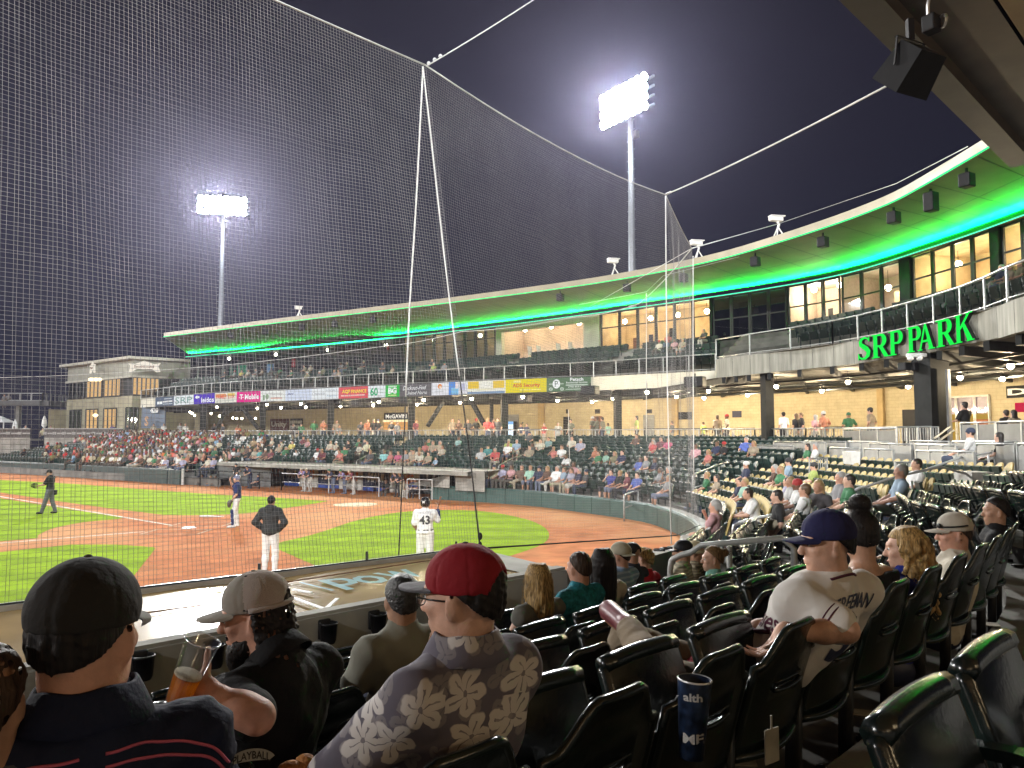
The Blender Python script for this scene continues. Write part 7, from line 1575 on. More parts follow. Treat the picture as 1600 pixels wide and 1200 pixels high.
std_hair(fg,HR['dark_hair'],thick=.008);std_cap(fg,cloth('charcoal_cap',(.022,.021,.020),.85,bump=.25),cloth('grey_brim',(.10,.095,.085),.8),brimkw=dict(droop=.5,ln=.075));f=trousers(fg.j);fg.part('trousers',f,M['navy'],.014)
JB=J_seated(4,head=A(.0,.17,1.15));
fg=person_at(402,962,4,'bearded man in a pale mesh-backed cap and black polo holding a plastic cup of beer',JB,190,22,-8,hk=1.0)
tgt=fg.L(D(330,1084,2.12));j=fg.j;j['wrL']=tgt;j['elL']=fg.L(D(402,1120,2.14));j['shL']=j['shL']+A(-.015,.02,0);cupc=D(296,1050,2.10);cu=unit(D(318,1002,2.10)-D(283,1086,2.10));side_v=unit(np.cross(ray(300,1050),cu))
fd=unit(fg.L(D(286,1076,2.14))-tgt);nrm=rot2(unit(A(0,.35,.0)+A(-.25,0,.15)),0);
f=Sdf();fg.hd.skin(f);dd=j['head']-j['neck'];f.cap(j['neck']-A(0,0,.06),j['neck']+dd*.62,.066,.060,.03);torso(f,j,.98,0,.05);arms(f,j,1.04,0)
camd=rot2(unit(-cupc),-fg.rz)
hand(f,tgt,fd,-camd*.9+A(0,0,.0),-1,((58,58,40),(62,60,40),(66,60,42),(70,58,40)),1.05,(.35,.95,.25),10);hand(f,j['wrR'],j['wrR']-j['elR'],A(0,0,-1),1)
fg.body(f,SK['ruddy_skin'],.0062);f=tshirt(j,1.1,.02,.80,8,.005);fg.part('shirt',f,dark_tee,.009)
collar(fg,dark_tee)
g=Sdf();hd=fg.hd
for c,r in(((0,.066,-.10),(.040,.034,.038)),((0,.072,-.135),(.034,.030,.034)),((-.045,.035,-.085),(.026,.040,.036)),((.045,.035,-.085),(.026,.040,.036)),((-.062,.008,-.05),(.014,.022,.040)),((.062,.008,-.05),(.014,.022,.040)),((0,.088,-.052),(.030,.010,.008)),((0,.060,-.162),(.022,.022,.022))):g.ell(hd.w(*c),r,.02,hd.R)
g.post=folds(21,.005,150,5);fg.part('beard',g,HR['dark_hair'],.005,0)
g=Sdf();hd.short_hair(g,.010,-.10,amp=.006)
for i in range(16):
 a=math.pi*(i/15)*1.0;x,y=math.cos(a)*.074,-.02-math.sin(a)*.085;p=hd.w(x,y,.02)
 for q in range(4):b2=p+A(.012*math.sin(i*2+q*2),-.008+.01*math.cos(i+q*2.4),-.036);g.cap(p,b2,.017,.015,.012);p=b2
g.cuts=[lambda P:np.where((hd.loc(P)[:,1]>.0)&(hd.loc(P)[:,2]<.03),hd.loc(P)[:,1]-.0,-1)];fg.part('hair',g,HR['dark_hair'],.0065,0)
capg=cloth('grey_cap_front',(.26,.24,.21),.85,bump=.2);mesh_=cloth('pale_cap_mesh',(.46,.40,.37),.85,bump=.6,bscale=420);c=std_cap(fg,[capg,mesh_],capg,True,.005,.004,True,dict(droop=.35,ln=.085),None)
for p in c.data.polygons:q=hd.loc(np.array([p.center[:]]))[0];p.material_index=1 if(q[1]<.012 and q[2]>.040)else 0 if q[1]>=.012 else 1
mb=MB();mb.tube([hd.w(math.sin(a)*.0905,-.014-math.cos(a)*.108,.0335)for a in np.linspace(-1.7,1.7,20)],.0085,6);fg.mesh('cap_band',mb,mesh_,True,c)
eyes(fg);f=trousers(j,6);fg.part('trousers',f,cloth('dark_shorts',(.03,.03,.03)),.014);j2=dict(j)
R_=np.c_[unit(np.cross(cu,-ray(300,1050))),unit(np.cross(np.cross(cu,-ray(300,1050)),cu))*-1,cu];b0=cupc-cu*.088
ct=thing('cup','clear plastic cup half full of amber beer held in front of the bearded man','cup',b0)
mb=MB();mb.lathe([(0,0),(.030,0),(.031,.004),(.046,.172),(.049,.174),(.049,.180),(.0455,.180),(.030,.006),(0,.005)],b0,24,R=R_);put('cup_wall',mb,glass_mat('clear_plastic',(.97,.97,.96),.84,.16),ct,True)
mb=MB();mb.lathe([(0,.006),(.0295,.006),(.0365,.078),(0,.080)],b0,20,R=R_);bm_=glass_mat('amber_beer',(.80,.46,.08),.5,.1)
for n_b in list(bm_.node_tree.nodes):
 if n_b.type=='BSDF_GLOSSY':tr_b=bm_.node_tree.nodes.new('ShaderNodeBsdfTranslucent');tr_b.inputs[0].default_value=(.75,.36,.04,1);bm_.node_tree.links.new(tr_b.outputs[0],[q for q in bm_.node_tree.nodes if q.type=='MIX_SHADER'][0].inputs[2])
put('beer',mb,bm_,ct,True)
mb=MB();mb.lathe([(.0362,.076),(.037,.082),(.034,.086),(0,.085)],b0,20,R=R_);put('foam',mb,mat('beer_foam',(.62,.56,.42),.8,bump=.4,bscale=300),ct,True)
mb=MB();mb.lathe([(.0475,.174),(.0505,.176),(.0505,.181),(.0475,.182)],b0,24,R=R_);put('rim',mb,glass_mat('cloudy_plastic_rim',(.95,.95,.95),.55,.2),ct,True)
fg=person_at(627,938,3,'man with short dark hair in a plain grey T-shirt, seen from behind',J_seated(4),112,-6,0,hk=1.0)
fg.body(base_skin(fg),SK['tan_skin'],.008);fg.part('shirt',tshirt(fg.j,1.06,.018,.75,12,.004),cloth('grey_tee',(.21,.205,.17),.9,bump=.08),.010);std_hair(fg,mat('greying_dark_hair',(.028,.026,.026),.45,var=.6,scale=40,bump=.5,bscale=90),thick=.011,seed=5,amp=.002);fg.part('trousers',trousers(fg.j),M['navy'],.015)
fg=person_at(726,934,5,'man in a red cap and glasses wearing a grey floral shirt, centre front',J_seated(5,elL=A(-.28,.24,.74),wrL=A(-.19,.50,.62),elR=A(.27,.2,.75)),158,6,-2,hk=1.0)
hk_=dict(L=dict(fdir=A(.35,.85,-.1),nrm=A(.2,0,-1),side=-1,curl=(40,45,30)))
fg.body(base_skin(fg,1.04,hand_kw=hk_),SK['fair_skin'],.0065)
fl=cloth('floral_shirt',(.105,.095,.12),.8,var=.14,bump=.1);Nf,Lf,Bf=nodes_of(fl)
def floral(m,N,L,B,scale,ax,ink,petals=5,seed=0.):
 t=N.new('ShaderNodeTexCoord');cb=N.new('ShaderNodeVectorMath');cb.operation='DOT_PRODUCT';cb.inputs[1].default_value=ax;L.new(t.outputs['Object'],cb.inputs[0]);sz=N.new('ShaderNodeSeparateXYZ');L.new(t.outputs['Object'],sz.inputs[0]);cm_=N.new('ShaderNodeCombineXYZ');L.new(cb.outputs['Value'],cm_.inputs[0]);L.new(sz.outputs['Z'],cm_.inputs[1])
 sc=N.new('ShaderNodeVectorMath');sc.operation='MULTIPLY_ADD';sc.inputs[1].default_value=(scale,scale,scale);sc.inputs[2].default_value=(seed,seed*1.7,0);nz_=N.new('ShaderNodeTexNoise');nz_.inputs['Scale'].default_value=16;nz_.inputs['Detail'].default_value=3;L.new(cm_.outputs[0],nz_.inputs['Vector']);av=N.new('ShaderNodeVectorMath');av.operation='MULTIPLY_ADD';av.inputs[1].default_value=(.045,.045,0);L.new(nz_.outputs['Color'],av.inputs[0]);L.new(cm_.outputs[0],av.inputs[2]);L.new(av.outputs[0],sc.inputs[0])
 vo=N.new('ShaderNodeTexVoronoi');vo.voronoi_dimensions='2D';vo.inputs['Scale'].default_value=1;vo.inputs['Randomness'].default_value=.62;L.new(sc.outputs[0],vo.inputs['Vector'])
 df=N.new('ShaderNodeVectorMath');df.operation='SUBTRACT';L.new(sc.outputs[0],df.inputs[0]);L.new(vo.outputs['Position'],df.inputs[1]);sp_=N.new('ShaderNodeSeparateXYZ');L.new(df.outputs[0],sp_.inputs[0])
 def mth(op,a,b=None,c=None):
  n=N.new('ShaderNodeMath');n.operation=op
  for i,q in enumerate((a,b,c)):
   if q is None:continue
   if isinstance(q,(int,float)):n.inputs[i].default_value=q
   else:L.new(q,n.inputs[i])
  return n.outputs[0]
 rc=N.new('ShaderNodeSeparateColor');L.new(vo.outputs['Color'],rc.inputs[0]);an=mth('ADD',mth('ARCTAN2',sp_.outputs[1],sp_.outputs[0]),mth('MULTIPLY',rc.outputs[0],6.28));pc=mth('ABSOLUTE',mth('COSINE',mth('MULTIPLY',an,petals/2)));pr=mth('MULTIPLY_ADD',mth('POWER',pc,.55),.27,.15);ins=mth('SUBTRACT',pr,vo.outputs['Distance']);msk=mth('MULTIPLY',ins,30);msk=mth('MINIMUM',mth('MAXIMUM',msk,0),1)
 vein=mth('GREATER_THAN',pc,.985);vein=mth('MULTIPLY',vein,mth('LESS_THAN',vo.outputs['Distance'],.27));eye_=mth('LESS_THAN',vo.outputs['Distance'],.045);dk=mth('MAXIMUM',vein,eye_);msk=mth('MULTIPLY',msk,mth('SUBTRACT',1,mth('MULTIPLY',dk,.8)))
 mx=N.new('ShaderNodeMix');mx.data_type='RGBA';L.new(msk,mx.inputs[0]);L.new(B.inputs['Base Color'].links[0].from_socket,mx.inputs[6]);mx.inputs[7].default_value=ink;L.new(mx.outputs[2],B.inputs['Base Color'])
vx=rot2(A(1,0,0),-fg.rz);floral(fl,Nf,Lf,Bf,13.5,tuple(vx),(.17,.155,.165,1),3,3.3);floral(fl,Nf,Lf,Bf,7.6,tuple(vx),(.44,.41,.39,1),5,.37)
f=tshirt(fg.j,1.12,.022,.92,15,.006,20);fg.part('shirt',f,fl,.008)
collar(fg,fl,.074,.042,.032);std_hair(fg,HR['dark_hair'],.0055,thick=.010,back=-.10);rc_=cloth('red_cap_cloth',(.20,.012,.018),.8,bump=.2);std_cap(fg,rc_,cloth('grey_cap_brim',(.10,.10,.11),.8),True,.005,.0,True,dict(droop=.2,ln=.085,up=.010));eyes(fg)
hd=fg.hd;g=Sdf();g.ell(hd.w(0,.078,-.112),(.022,.018,.028),.02,hd.R);g.ell(hd.w(0,.085,-.054),(.026,.008,.006),.01,hd.R);g.post=folds(5,.003,160,5);fg.part('beard',g,mat('ginger_beard',(.22,.10,.04),.6,var=.4,scale=60,bump=.5,bscale=200),.0045,0)
mb=MB()
for sg in(-1,1):
 mb.tube([hd.w(sg*.034+.026*math.cos(a),.098,.004+.020*math.sin(a))for a in np.linspace(0,6.28,18)],.0018,5);mb.tube([hd.w(sg*.060,.096,.008),hd.w(sg*.078,.05,.008),hd.w(sg*.082,-.01,.006)],.0022,5)
mb.tube([hd.w(-.009,.099,.006),hd.w(.009,.099,.006)],.0018,5);gl=fg.mesh('glasses',mb,mat('dark_metal_frame',(.05,.05,.05),.3,metal=.8))
mb=MB()
for sg in(-1,1):mb.add([hd.w(sg*.034+.025*math.cos(a),.098,.004+.019*math.sin(a))for a in np.linspace(0,6.28,16,endpoint=False)],[tuple(range(16))])
fg.mesh('lens',mb,glass_mat('spectacle_lens',(.96,.97,.96),.88),False,gl);fg.part('trousers',trousers(fg.j),cloth('khaki_cotton',(.24,.19,.12)),.013)
q=fg.Wd(fg.j['wrL']+A(.06,.10,.01));mb=MB();mb.sphere(q,(.045,.03,.025),10,7);mb.sphere(q+A(.03,.02,.015),(.03,.025,.02),8,6);solo('snack',mb,mat('fried_snack',(.42,.17,.04),.7,bump=.5,bscale=80),'orange brown fried snack in the hand of the man in the floral shirt','snack',q,smooth=True)
def mid(px,py,k,label,j,heading,skin,b=1.0,shirt=None,hairf=None,capm=None,fem=False,sleeve=.72,body_rot=0,hk=1.,pants=None,h=.011,pitch=0,hand_kw=None):
 fg=person_at(px,py,k,label,j,heading,body_rot,pitch,hk=hk);fg.body(base_skin(fg,b*(.9 if fem else 1),hand_kw=hand_kw),SK[skin],h*.85);f=tshirt(fg.j,b*1.04,.016,sleeve,int(px),.004,24,fem=fem)
 fg.part('shirt',f,shirt,h);fg.part('trousers',trousers(fg.j),pants or cloth('dark_denim',(.03,.04,.07)),.016)
 if hairf:hairf(fg)
 if capm is not None:std_cap(fg,capm,capm,True,.008)
 return fg
fg=mid(839,908,2,'woman with long blonde hair in a sleeveless grey top beside the concrete wall',J_seated(4,wrL=A(-.16,.38,.70),elL=A(-.25,.14,.76)),112,'fair_skin',.92,cloth('grey_vest',(.12,.115,.10)),lambda q:locks(q,HR['blonde_hair'],22,.26,.010,.019,.010,3),fem=True,sleeve=.12)
tl=cloth('teal_patterned_shirt',(.02,.17,.22),.8,var=.35,scale=30);fg=mid(903,888,2,'man with short brown hair in a teal patterned shirt',J_seated(5),128,'ruddy_skin',1.06,tl,lambda q:std_hair(q,HR['brown_hair'],.008,thick=.008))
fg=mid(941,882,2,'woman with very long straight dark hair and a pale top',J_seated(2),112,'fair_skin',.9,cloth('cream_top',(.42,.38,.32)),lambda q:locks(q,HR['dark_hair'],22,.42,.006,.020,.010,4,sag=.02),fem=True)
def stripes(key,c1,c2,sc):
 m=cloth(key,c1,.85);N,L,B=nodes_of(m);t=N.new('ShaderNodeTexCoord');w=N.new('ShaderNodeTexWave');w.bands_direction='Z';w.inputs['Scale'].default_value=sc;L.new(t.outputs['Object'],w.inputs['Vector']);r=N.new('ShaderNodeValToRGB');r.color_ramp.interpolation='CONSTANT';r.color_ramp.elements[1].position=.62;mx=N.new('ShaderNodeMix');mx.data_type='RGBA';L.new(w.outputs['Fac'],r.inputs[0]);L.new(r.outputs[0],mx.inputs[0]);L.new(B.inputs['Base Color'].links[0].from_socket,mx.inputs[6]);mx.inputs[7].default_value=(*c2,1);L.new(mx.outputs[2],B.inputs['Base Color']);return m
creamcap=cloth('cream_cap',(.42,.39,.30),.85)
fg=mid(968,868,1,'man in a backwards cream cap and blue striped polo shirt',J_seated(4),150,'ruddy_skin',1.1,stripes('blue_striped_polo',(.17,.24,.36),(.30,.37,.48),7),lambda q:std_hair(q,HR['brown_hair'],.009,thick=.006))
f=Sdf();fg.hd.cap(f);cc_=fg.part('cap',f,creamcap,.007);hb=Head(fg.hd.c,0,0);hb.R=fg.hd.R@np.diag([-1.,-1.,1.]);hb.k=1;fg.mesh('brim',hb.brim_mb(),creamcap,True,cc_);tr=bvh(cc_);surf_text(fg,tr,'Sea',fg.hd.w(0,-.11,.065),fg.hd.R@A(1,0,0),A(0,0,1),fg.hd.R@A(0,1,0),M['black'],width=.06,shear=.3,parent=cc_)
jk=J_seated(2);fg=mid(1006,874,1,'small child with curly blonde hair in a red shirt',jk,150,'fair_skin',.8,cloth('red_child_shirt',(.42,.02,.03)),None,hk=.9);g=Sdf();fg.hd.short_hair(g,.018,-.07,amp=.009,seed=9);fg.part('hair',g,HR['blonde_hair'],.008)
fg=mid(986,866,1,'child in a black cap sitting by the blonde child',J_seated(2),135,'tan_skin',.8,cloth('dark_child_shirt',(.03,.03,.04)),None,M['black'],hk=.9)
for q in():
 pass
fg=mid(1066,862,1,'man in a black cap and beige striped polo behind the grey handrail',J_seated(8,elL=A(-.3,.2,.76)),178,'tan_skin',1.14,stripes('beige_striped_polo',(.22,.20,.14),(.36,.32,.22),9),lambda q:std_hair(q,HR['grey_hair'],.009,thick=.006),M['black'],body_rot=12)
fg=mid(1086,864,1,'person in a wide straw sun hat next to the man in the black cap',J_seated(6),150,'tan_skin',.95,stripes('brown_striped_shirt',(.16,.13,.09),(.3,.26,.18),10),None)
mb=MB();mb.lathe([(0,.145),(.05,.14),(.085,.10),(.095,.045),(.17,.025),(.172,.02),(.09,.030)],fg.hd.c,20);fg.mesh('sun_hat',mb,mat('straw_hat',(.36,.30,.18),.9,bump=.5,bscale=120))
fg=mid(1112,874,2,'woman in profile with hair tied in a dark bun and a mint T-shirt',J_seated(2),182,'fair_skin',.96,cloth('mint_tee',(.22,.46,.38)),None,fem=True,body_rot=25)
g=Sdf();fg.hd.short_hair(g,.012,-.07,amp=.003);g.ell(fg.hd.w(0,-.125,.065),.042,.01);fg.part('hair',g,HR['sandy_hair'],.008);mb=MB()
rg=random.Random(3)
for i in range(26):c=fg.hd.w(rg.uniform(-.03,.03),-.125+rg.uniform(-.03,.03),.065+rg.uniform(-.03,.03));d_=unit(A(rg.uniform(-1,1),rg.uniform(-1,1),rg.uniform(-.5,1)));mb.tube([c,c+d_*.03,c+d_*.055+A(0,0,-.012)],.004,4)
fg.mesh('hair_tie',mb,HR['auburn_hair']);eyes(fg)
JF=J_seated(30,pel=A(0,.30,.48),hipL=A(-.095,.32,.48),hipR=A(.095,.32,.48),knR=A(.12,.70,.62),anR=A(.10,.80,.18),toR=A(.10,.96,.14),knL=A(-.33,.58,.60),anL=A(.04,.70,.70),toL=A(.22,.79,.73))
JF['R']=head_frame(-52);c_=JF['neck']*.75+JF['chest']*.25-A(0,0,.035)
for s_,q_ in(('shL',-1),('shR',1)):JF[s_]=c_+JF['R']@A(q_*.19,0,0)
JF['head']=JF['neck']+A(-.01,.035,.135)
fg=person_at(1293,850,5,'man in a navy cap and white jersey lettered FREEMAN leaning back with a leg crossed',JF,180,36,-2,hk=1.0)
j=fg.j;dF=np.linalg.norm(fg.Wd(j['head'])[:2]);d0=fg.Wd(j['head'])[1];j['elL']=fg.L(D(1322,985,d0-.22));j['wrL']=fg.L(D(1222,988,d0-.22));j['elR']=j['shR']+A(.10,.08,-.22);j['wrR']=fg.L(D(1185,978,d0+.10))
f=Sdf();fg.hd.skin(f);dd=j['head']-j['neck'];f.cap(j['neck']-A(0,0,.06),j['neck']+dd*.62,.068,.060,.03);torso(f,j,1.0,0,.05);arms(f,j,1.08,0)
gd=fg.L(D(1196,1022,d0-.22))-j['wrL'];hand(f,j['wrL'],gd+A(0,0,0),rot2(unit(D(1150,1010,d0)-D(1230,1000,d0)),-fg.rz)*.6+A(0,0,-.6),-1,(30,34,22));gd2=fg.L(D(1140,990,d0+.10))-j['wrR'];hand(f,j['wrR'],gd2,A(0,.1,-1),1,(26,32,22))
fg.body(f,SK['fair_skin'],.0066);jw=cloth('white_jersey',(.50,.475,.44),.85,bump=.1);f=tshirt(j,1.14,.024,.80,33,.006,20);sh=fg.part('jersey',f,jw,.008);tr=bvh(sh)
pn=cloth('navy_red_piping',(.07,.02,.035),.8);pr_=cloth('red_under_shirt',(.48,.03,.05),.8)
for s_ in 'LR':
 a,e=j['sh'+s_],j['el'+s_];ax=unit(e-a);c=a+(e-a)*.80;u_=unit(np.cross(ax,A(.3,.2,1)));v_=np.cross(ax,u_)
 for q,rr_ in((.010,.074),(.030,.0745)):mb=MB();mb.tube([c-ax*q+(u_*math.cos(t_)+v_*math.sin(t_))*rr_ for t_ in np.linspace(0,6.283,28)],.0032,5);fg.mesh('sleeve_piping',mb,pn)
RF=j['R'];bk_d=unit(RF@A(0,1,-.15));uyb=unit(j['neck']-j['chest']);uxb=unit(RF@A(1,0,0));bo=-bk_d*.3;surf_text(fg,tr,'FREEMAN',j['chest']*.30+j['neck']*.70+bo-uyb*.055+uxb*.055,uxb,uyb,bk_d,M['navy'],arch=1.2,width=.24,height=.07,bold=.02)
surf_text(fg,tr,'5',j['chest']+bo-uyb*.10+uxb*.06,uxb,uyb,bk_d,M['navy'],width=.11,height=.20,bold=.05)
surf_line(fg,tr,[j['neck']+bo+uxb*-.09,j['neck']+bo+uyb*.015,j['neck']+bo+uxb*.09],bk_d,.006,pn,'collar_piping')
fdn=A(0,-1,0);surf_text(fg,tr,'Braves',j['chest']+A(-.02,.4,.0),A(-1,0,0),uyb,fdn,pn,width=.24,height=.09,shear=.3,bold=.02)
surf_line(fg,tr,[j['waist']+A(.10,.4,.10),j['waist']+A(0,.4,.09),j['waist']+A(-.10,.4,.11)],fdn,.010,pn,'chest_band')
g=Sdf();g.ell(j['pel']+A(0,.06,.055),(.155,.11,.075),.03);g.post=folds(3,.004,24);fg.part('under_shirt',g,pr_,.010)
std_hair(fg,HR['dark_hair'],.006,thick=.009,back=-.09);std_cap(fg,cloth('navy_cap_cloth',(.018,.018,.06),.8,bump=.2),None,False,.005,.004,True,dict(droop=.4,ln=.085));eyes(fg)
kh=cloth('brown_chinos',(.20,.155,.105),.85,bump=.15);f=trousers(j,9,.007,.020,.92);fg.part('trousers',f,kh,.009);mr=mat('maroon_leather',(.14,.03,.04),.4,var=.3,scale=10)
for s_ in 'LR':
 f=Sdf();u_=unit(j['to'+s_]-j['an'+s_]);f.cap(j['an'+s_],j['to'+s_]-u_*.02,.042,.046,.02);f.cap(j['an'+s_]-u_*.05,j['an'+s_],.038,.042,.02);so=fg.part('shoe',f,mr,.009);g=Sdf();dn_=unit(np.cross(u_,A(1,0,0)));dn_=dn_ if dn_[2]<0 else-dn_;g.cap(j['an'+s_]-u_*.045+dn_*.035,j['to'+s_]+dn_*.028,.020,.024,.01);fg.part('sole',g,M['wood'],.009,parent=so)
fg=person_at(1343,838,5,'woman with dark hair in a high bun seen from behind, bare shouldered',J_seated(2),82,-10,-6,hk=1.0)
fg.body(base_skin(fg,.92),SK['tan_skin'],.008);f=tshirt(fg.j,.96,.014,.05,44,.003,fem=True,neck_dz=-.05);fg.part('top',f,cloth('black_vest',(.012,.012,.014)),.010);g=Sdf();fg.hd.short_hair(g,.018,-.08,amp=.004,seed=4);g.ell(fg.hd.w(0,-.035,.165),(.056,.056,.050),.012);g.post=folds(8,.004,90,5);fg.part('hair',g,HR['dark_hair'],.006)
mb=MB();rg=random.Random(8)
for i in range(60):a=rg.uniform(0,6.28);p=fg.hd.w(.05*math.cos(a),-.03+.05*math.sin(a),.15+rg.uniform(-.02,.03));d_=unit(A(math.cos(a),math.sin(a),rg.uniform(-.4,.8)));mb.tube([p,p+d_*.02,p+d_*.045+A(0,0,-.01)],.0011,3)
fg.mesh('hair_strand',mb,HR['dark_hair'])['kind']='stuff';fg.part('trousers',trousers(fg.j),M['navy'],.016)
fg=person_at(1412,858,5,'young woman with long curly blonde hair in a royal blue top, face in profile',J_seated(4),158,4,-4,hk=.98)
fg.body(base_skin(fg,.9),SK['fair_skin'],.007);fg.part('top',tshirt(fg.j,.94,.016,.3,47,.004,fem=True),cloth('royal_blue_top',(.012,.02,.16)),.010);locks(fg,HR['blonde_hair'],32,.40,.020,.014,.0065,12,.084,1.0,front=.030);eyes(fg);fg.part('trousers',trousers(fg.j),M['navy'],.016)
mb=MB();mb.sphere(fg.hd.w(0,.094,-.066),(.016,.006,.005),8,6);fg.mesh('lips',mb,mat('pink_lips',(.40,.12,.11),.4))
fg=person_at(1487,834,5,'man in a pale mesh cap with sunglasses on its brim and a cream shirt',J_seated(6),172,14,-2,hk=1.0)
fg.body(base_skin(fg,1.06),SK['ruddy_skin'],.008);sh=fg.part('shirt',tshirt(fg.j,1.1,.02,.75,51,.005),cloth('cream_tee',(.46,.42,.34)),.010);std_hair(fg,HR['brown_hair'],.007,thick=.006,back=-.08);cpm=cloth('pale_trucker_cap',(.42,.38,.32),.85,bump=.4,bscale=300);c=std_cap(fg,cpm,cpm,False,.006,.004,True,dict(droop=.3,ln=.085));eyes(fg);hd=fg.hd
mb=MB();mb.tube([hd.w(math.sin(a)*.093,-.014+math.cos(a)*.112,.058-.01*math.cos(a))for a in np.linspace(-2.0,2.0,16)],.006,5)
for sg in(-1,1):mb.sphere(hd.w(sg*.034,.098,.058),(.028,.012,.018),8,6,R=hd.R)
fg.mesh('sunglasses',mb,M['black'],True,c);tr=bvh(sh);mb=MB();q=[A(x,-.2,z)for x,z in((.07,.90),(.19,.90),(.19,.80),(.07,.80))];g_=np.array([[q[0]+(q[1]-q[0])*u+(q[3]-q[0])*v for v in np.linspace(0,1,6)]for u in np.linspace(0,1,6)]).reshape(-1,3);mb.add(on_surface(tr,g_,A(0,1,0),.003),[(i*6+k,(i+1)*6+k,(i+1)*6+k+1,i*6+k+1)for i in range(5)for k in range(5)]);fg.mesh('orange_patch',mb,cloth('orange_print',(.45,.14,.07)));fg.part('trousers',trousers(fg.j),M['navy'],.016)
jr=J_seated(10,knR=A(.12,.60,.60),anR=A(.12,.72,.12),knL=A(.02,.66,.76),anL=A(.28,.92,.62),toL=A(.34,1.04,.52));jr['anL']=A(-.12,1.02,.64);jr['toL']=A(-.17,1.14,.54)
b_,rz_,t_=place(1740,800,5,jr['head'],0);fg=Fig(b_,rz_,'person in dark shorts with a bare crossed leg and sandal at the right edge',jr,Head(jr['head'],20,0));seat_down_near(b_);f=base_skin(fg,1.0,lower=True);foot(f,jr,'L',-.006);fg.body(f,SK['tan_skin'],.010);std_hair(fg,HR['dark_hair'],.010);fg.part('shirt',tshirt(jr,1.06),dark_tee,.014);fg.part('shorts',trousers(jr,2,.005,.02,.02),M['navy'],.014);g=Sdf();u_=unit(jr['toL']-jr['anL']);dn_=unit(np.cross(u_,A(1,0,0)));dn_=dn_ if dn_[2]<0 else-dn_;g.cap(jr['anL']-u_*.06+dn_*.045,jr['toL']+u_*.05+dn_*.045,.030,.036,.01);fg.part('sandal',g,M['black'],.010)
fg=person_at(-22,1105,5,'child with brown hair cut off by the left edge of the view',J_seated(4),110,0,0,hk=.78);fg.body(base_skin(fg,.8,hands=False),SK['tan_skin'],.012);fg.part('shirt',tshirt(fg.j,.9),cloth('slate_tee',(.08,.09,.12)),.013);std_hair(fg,HR['brown_hair'],.008,thick=.014,back=-.11)
def field_person(px,pyf,label,j,heading,skin,height=1.0,hk=1.0,yaw=0,pitch=0):
 p=P(px,pyf,GZ)if not isinstance(px,np.ndarray)else px;rz=math.radians(heading-90);fg=Fig(p,rz,label,j,Head(j['head'],yaw,pitch,0,hk));return fg
W1=cloth('white_uniform',(.62,.62,.60),.8,bump=.1);NB=cloth('navy_uniform',(.025,.035,.10),.8);GY=cloth('grey_slacks',(.11,.115,.12),.85);BK=cloth('black_uniform',(.02,.021,.022),.8);CH=cloth('charcoal_hoodie',(.035,.037,.038),.85)
def st_trousers(j,m,fg,inf=.018,amp=.006,flare=0.,upto=1.0):
 f=Sdf();f.ell(j['pel']-A(0,0,.02),A(.165,.12,.13),.05);legs(f,j,1.02,inf+.002,True,upto=upto)
 if flare:
  for s_ in 'LR':f.cap(j['kn'+s_],j['an'+s_],.06,.062,.03)
 f.post=folds(5,amp,18);return fg.part('trousers',f,m,.016)
ju=J_stand(hipL=A(-.09,0,.93),knL=A(-.10,.12,.50),anL=A(-.11,.24,.09),toL=A(-.12,.40,.035),knR=A(.10,-.04,.50),anR=A(.11,-.18,.09),toR=A(.12,-.03,.035),elL=A(-.27,.10,1.17),elR=A(.27,.10,1.17),wrL=A(-.10,.38,1.12),wrR=A(.10,.38,1.12),head=A(0,.06,1.61))
fg=field_person(77,802.5,'plate umpire in black shirt and grey slacks walking with his mask in hand',ju,186,'tan_skin',pitch=-10);fg.body(base_skin(fg),SK['tan_skin'],.013);fg.part('shirt',tshirt(ju,1.12,.02,.8,61,.005,hem=.0),BK,.014);st_trousers(ju,GY,fg,.022,.006,1);shoes(fg,M['black'],.01);std_hair(fg,HR['brown_hair'],.012);std_cap(fg,BK,BK,False,.010)
mb=MB();c=A(-.02,.52,1.12)
for i in range(5):mb.tube([c+A(math.cos(a)*.09,.04*math.sin(a*.5)+.03*i,math.sin(a)*.11*(1-.1*i))for a in np.linspace(0,6.28,14)],.010,5)
q=fg.Wd(c);mb2=MB();mb2 .v=[np.array([fg.Wd(p)for p in np.vstack(mb.v)])];mb2 .f=mb.f;mb2 .m=mb.m;mb2 .n=mb.n;solo('face_mask',mb2,M['black'],'black wire face mask carried by the umpire','mask',q,smooth=True);mb=MB();mb.rbox(A(.05,-.19,.84),(.16,.07,.2),.02);fg.mesh('ball_bag',mb,M['black'],False)
jc=J_stand(hipL=A(-.10,0,.92),knL=A(-.16,.08,.50),anL=A(-.24,.06,.08),toL=A(-.30,.24,.035),knR=A(.12,.04,.50),anR=A(.15,-.03,.08),toR=A(.19,.13,.035),elR=A(.26,.16,1.36),wrR=A(.07,.24,1.60),elL=A(-.26,.0,1.12),wrL=A(-.20,.16,.90))
fg=field_person(369,823,'catcher in navy with leg guards and a patterned helmet, hand raised to his face',jc,196,'fair_skin');fg.body(base_skin(fg,hand_kw=dict(R=dict(fdir=A(-.2,-.1,1),nrm=A(0,-1,0),side=1))),SK['fair_skin'],.013);fg.part('jersey',tshirt(jc,1.12,.02,.75,62,.005,hem=.0),NB,.014);st_trousers(jc,W1,fg,.018)
hm=cloth('catcher_helmet',(.20,.21,.30),.3,var=.9,bump=0);g=Sdf();g.ell(fg.hd.w(0,-.012,.045),(.108,.122,.105),.01,fg.hd.R);g.cuts.append(lambda P:np.where(fg.hd.loc(P)[:,1]>.04,.03-fg.hd.loc(P)[:,2],-.05-fg.hd.loc(P)[:,2]));fg.part('helmet',g,hm,.010);mb=MB()
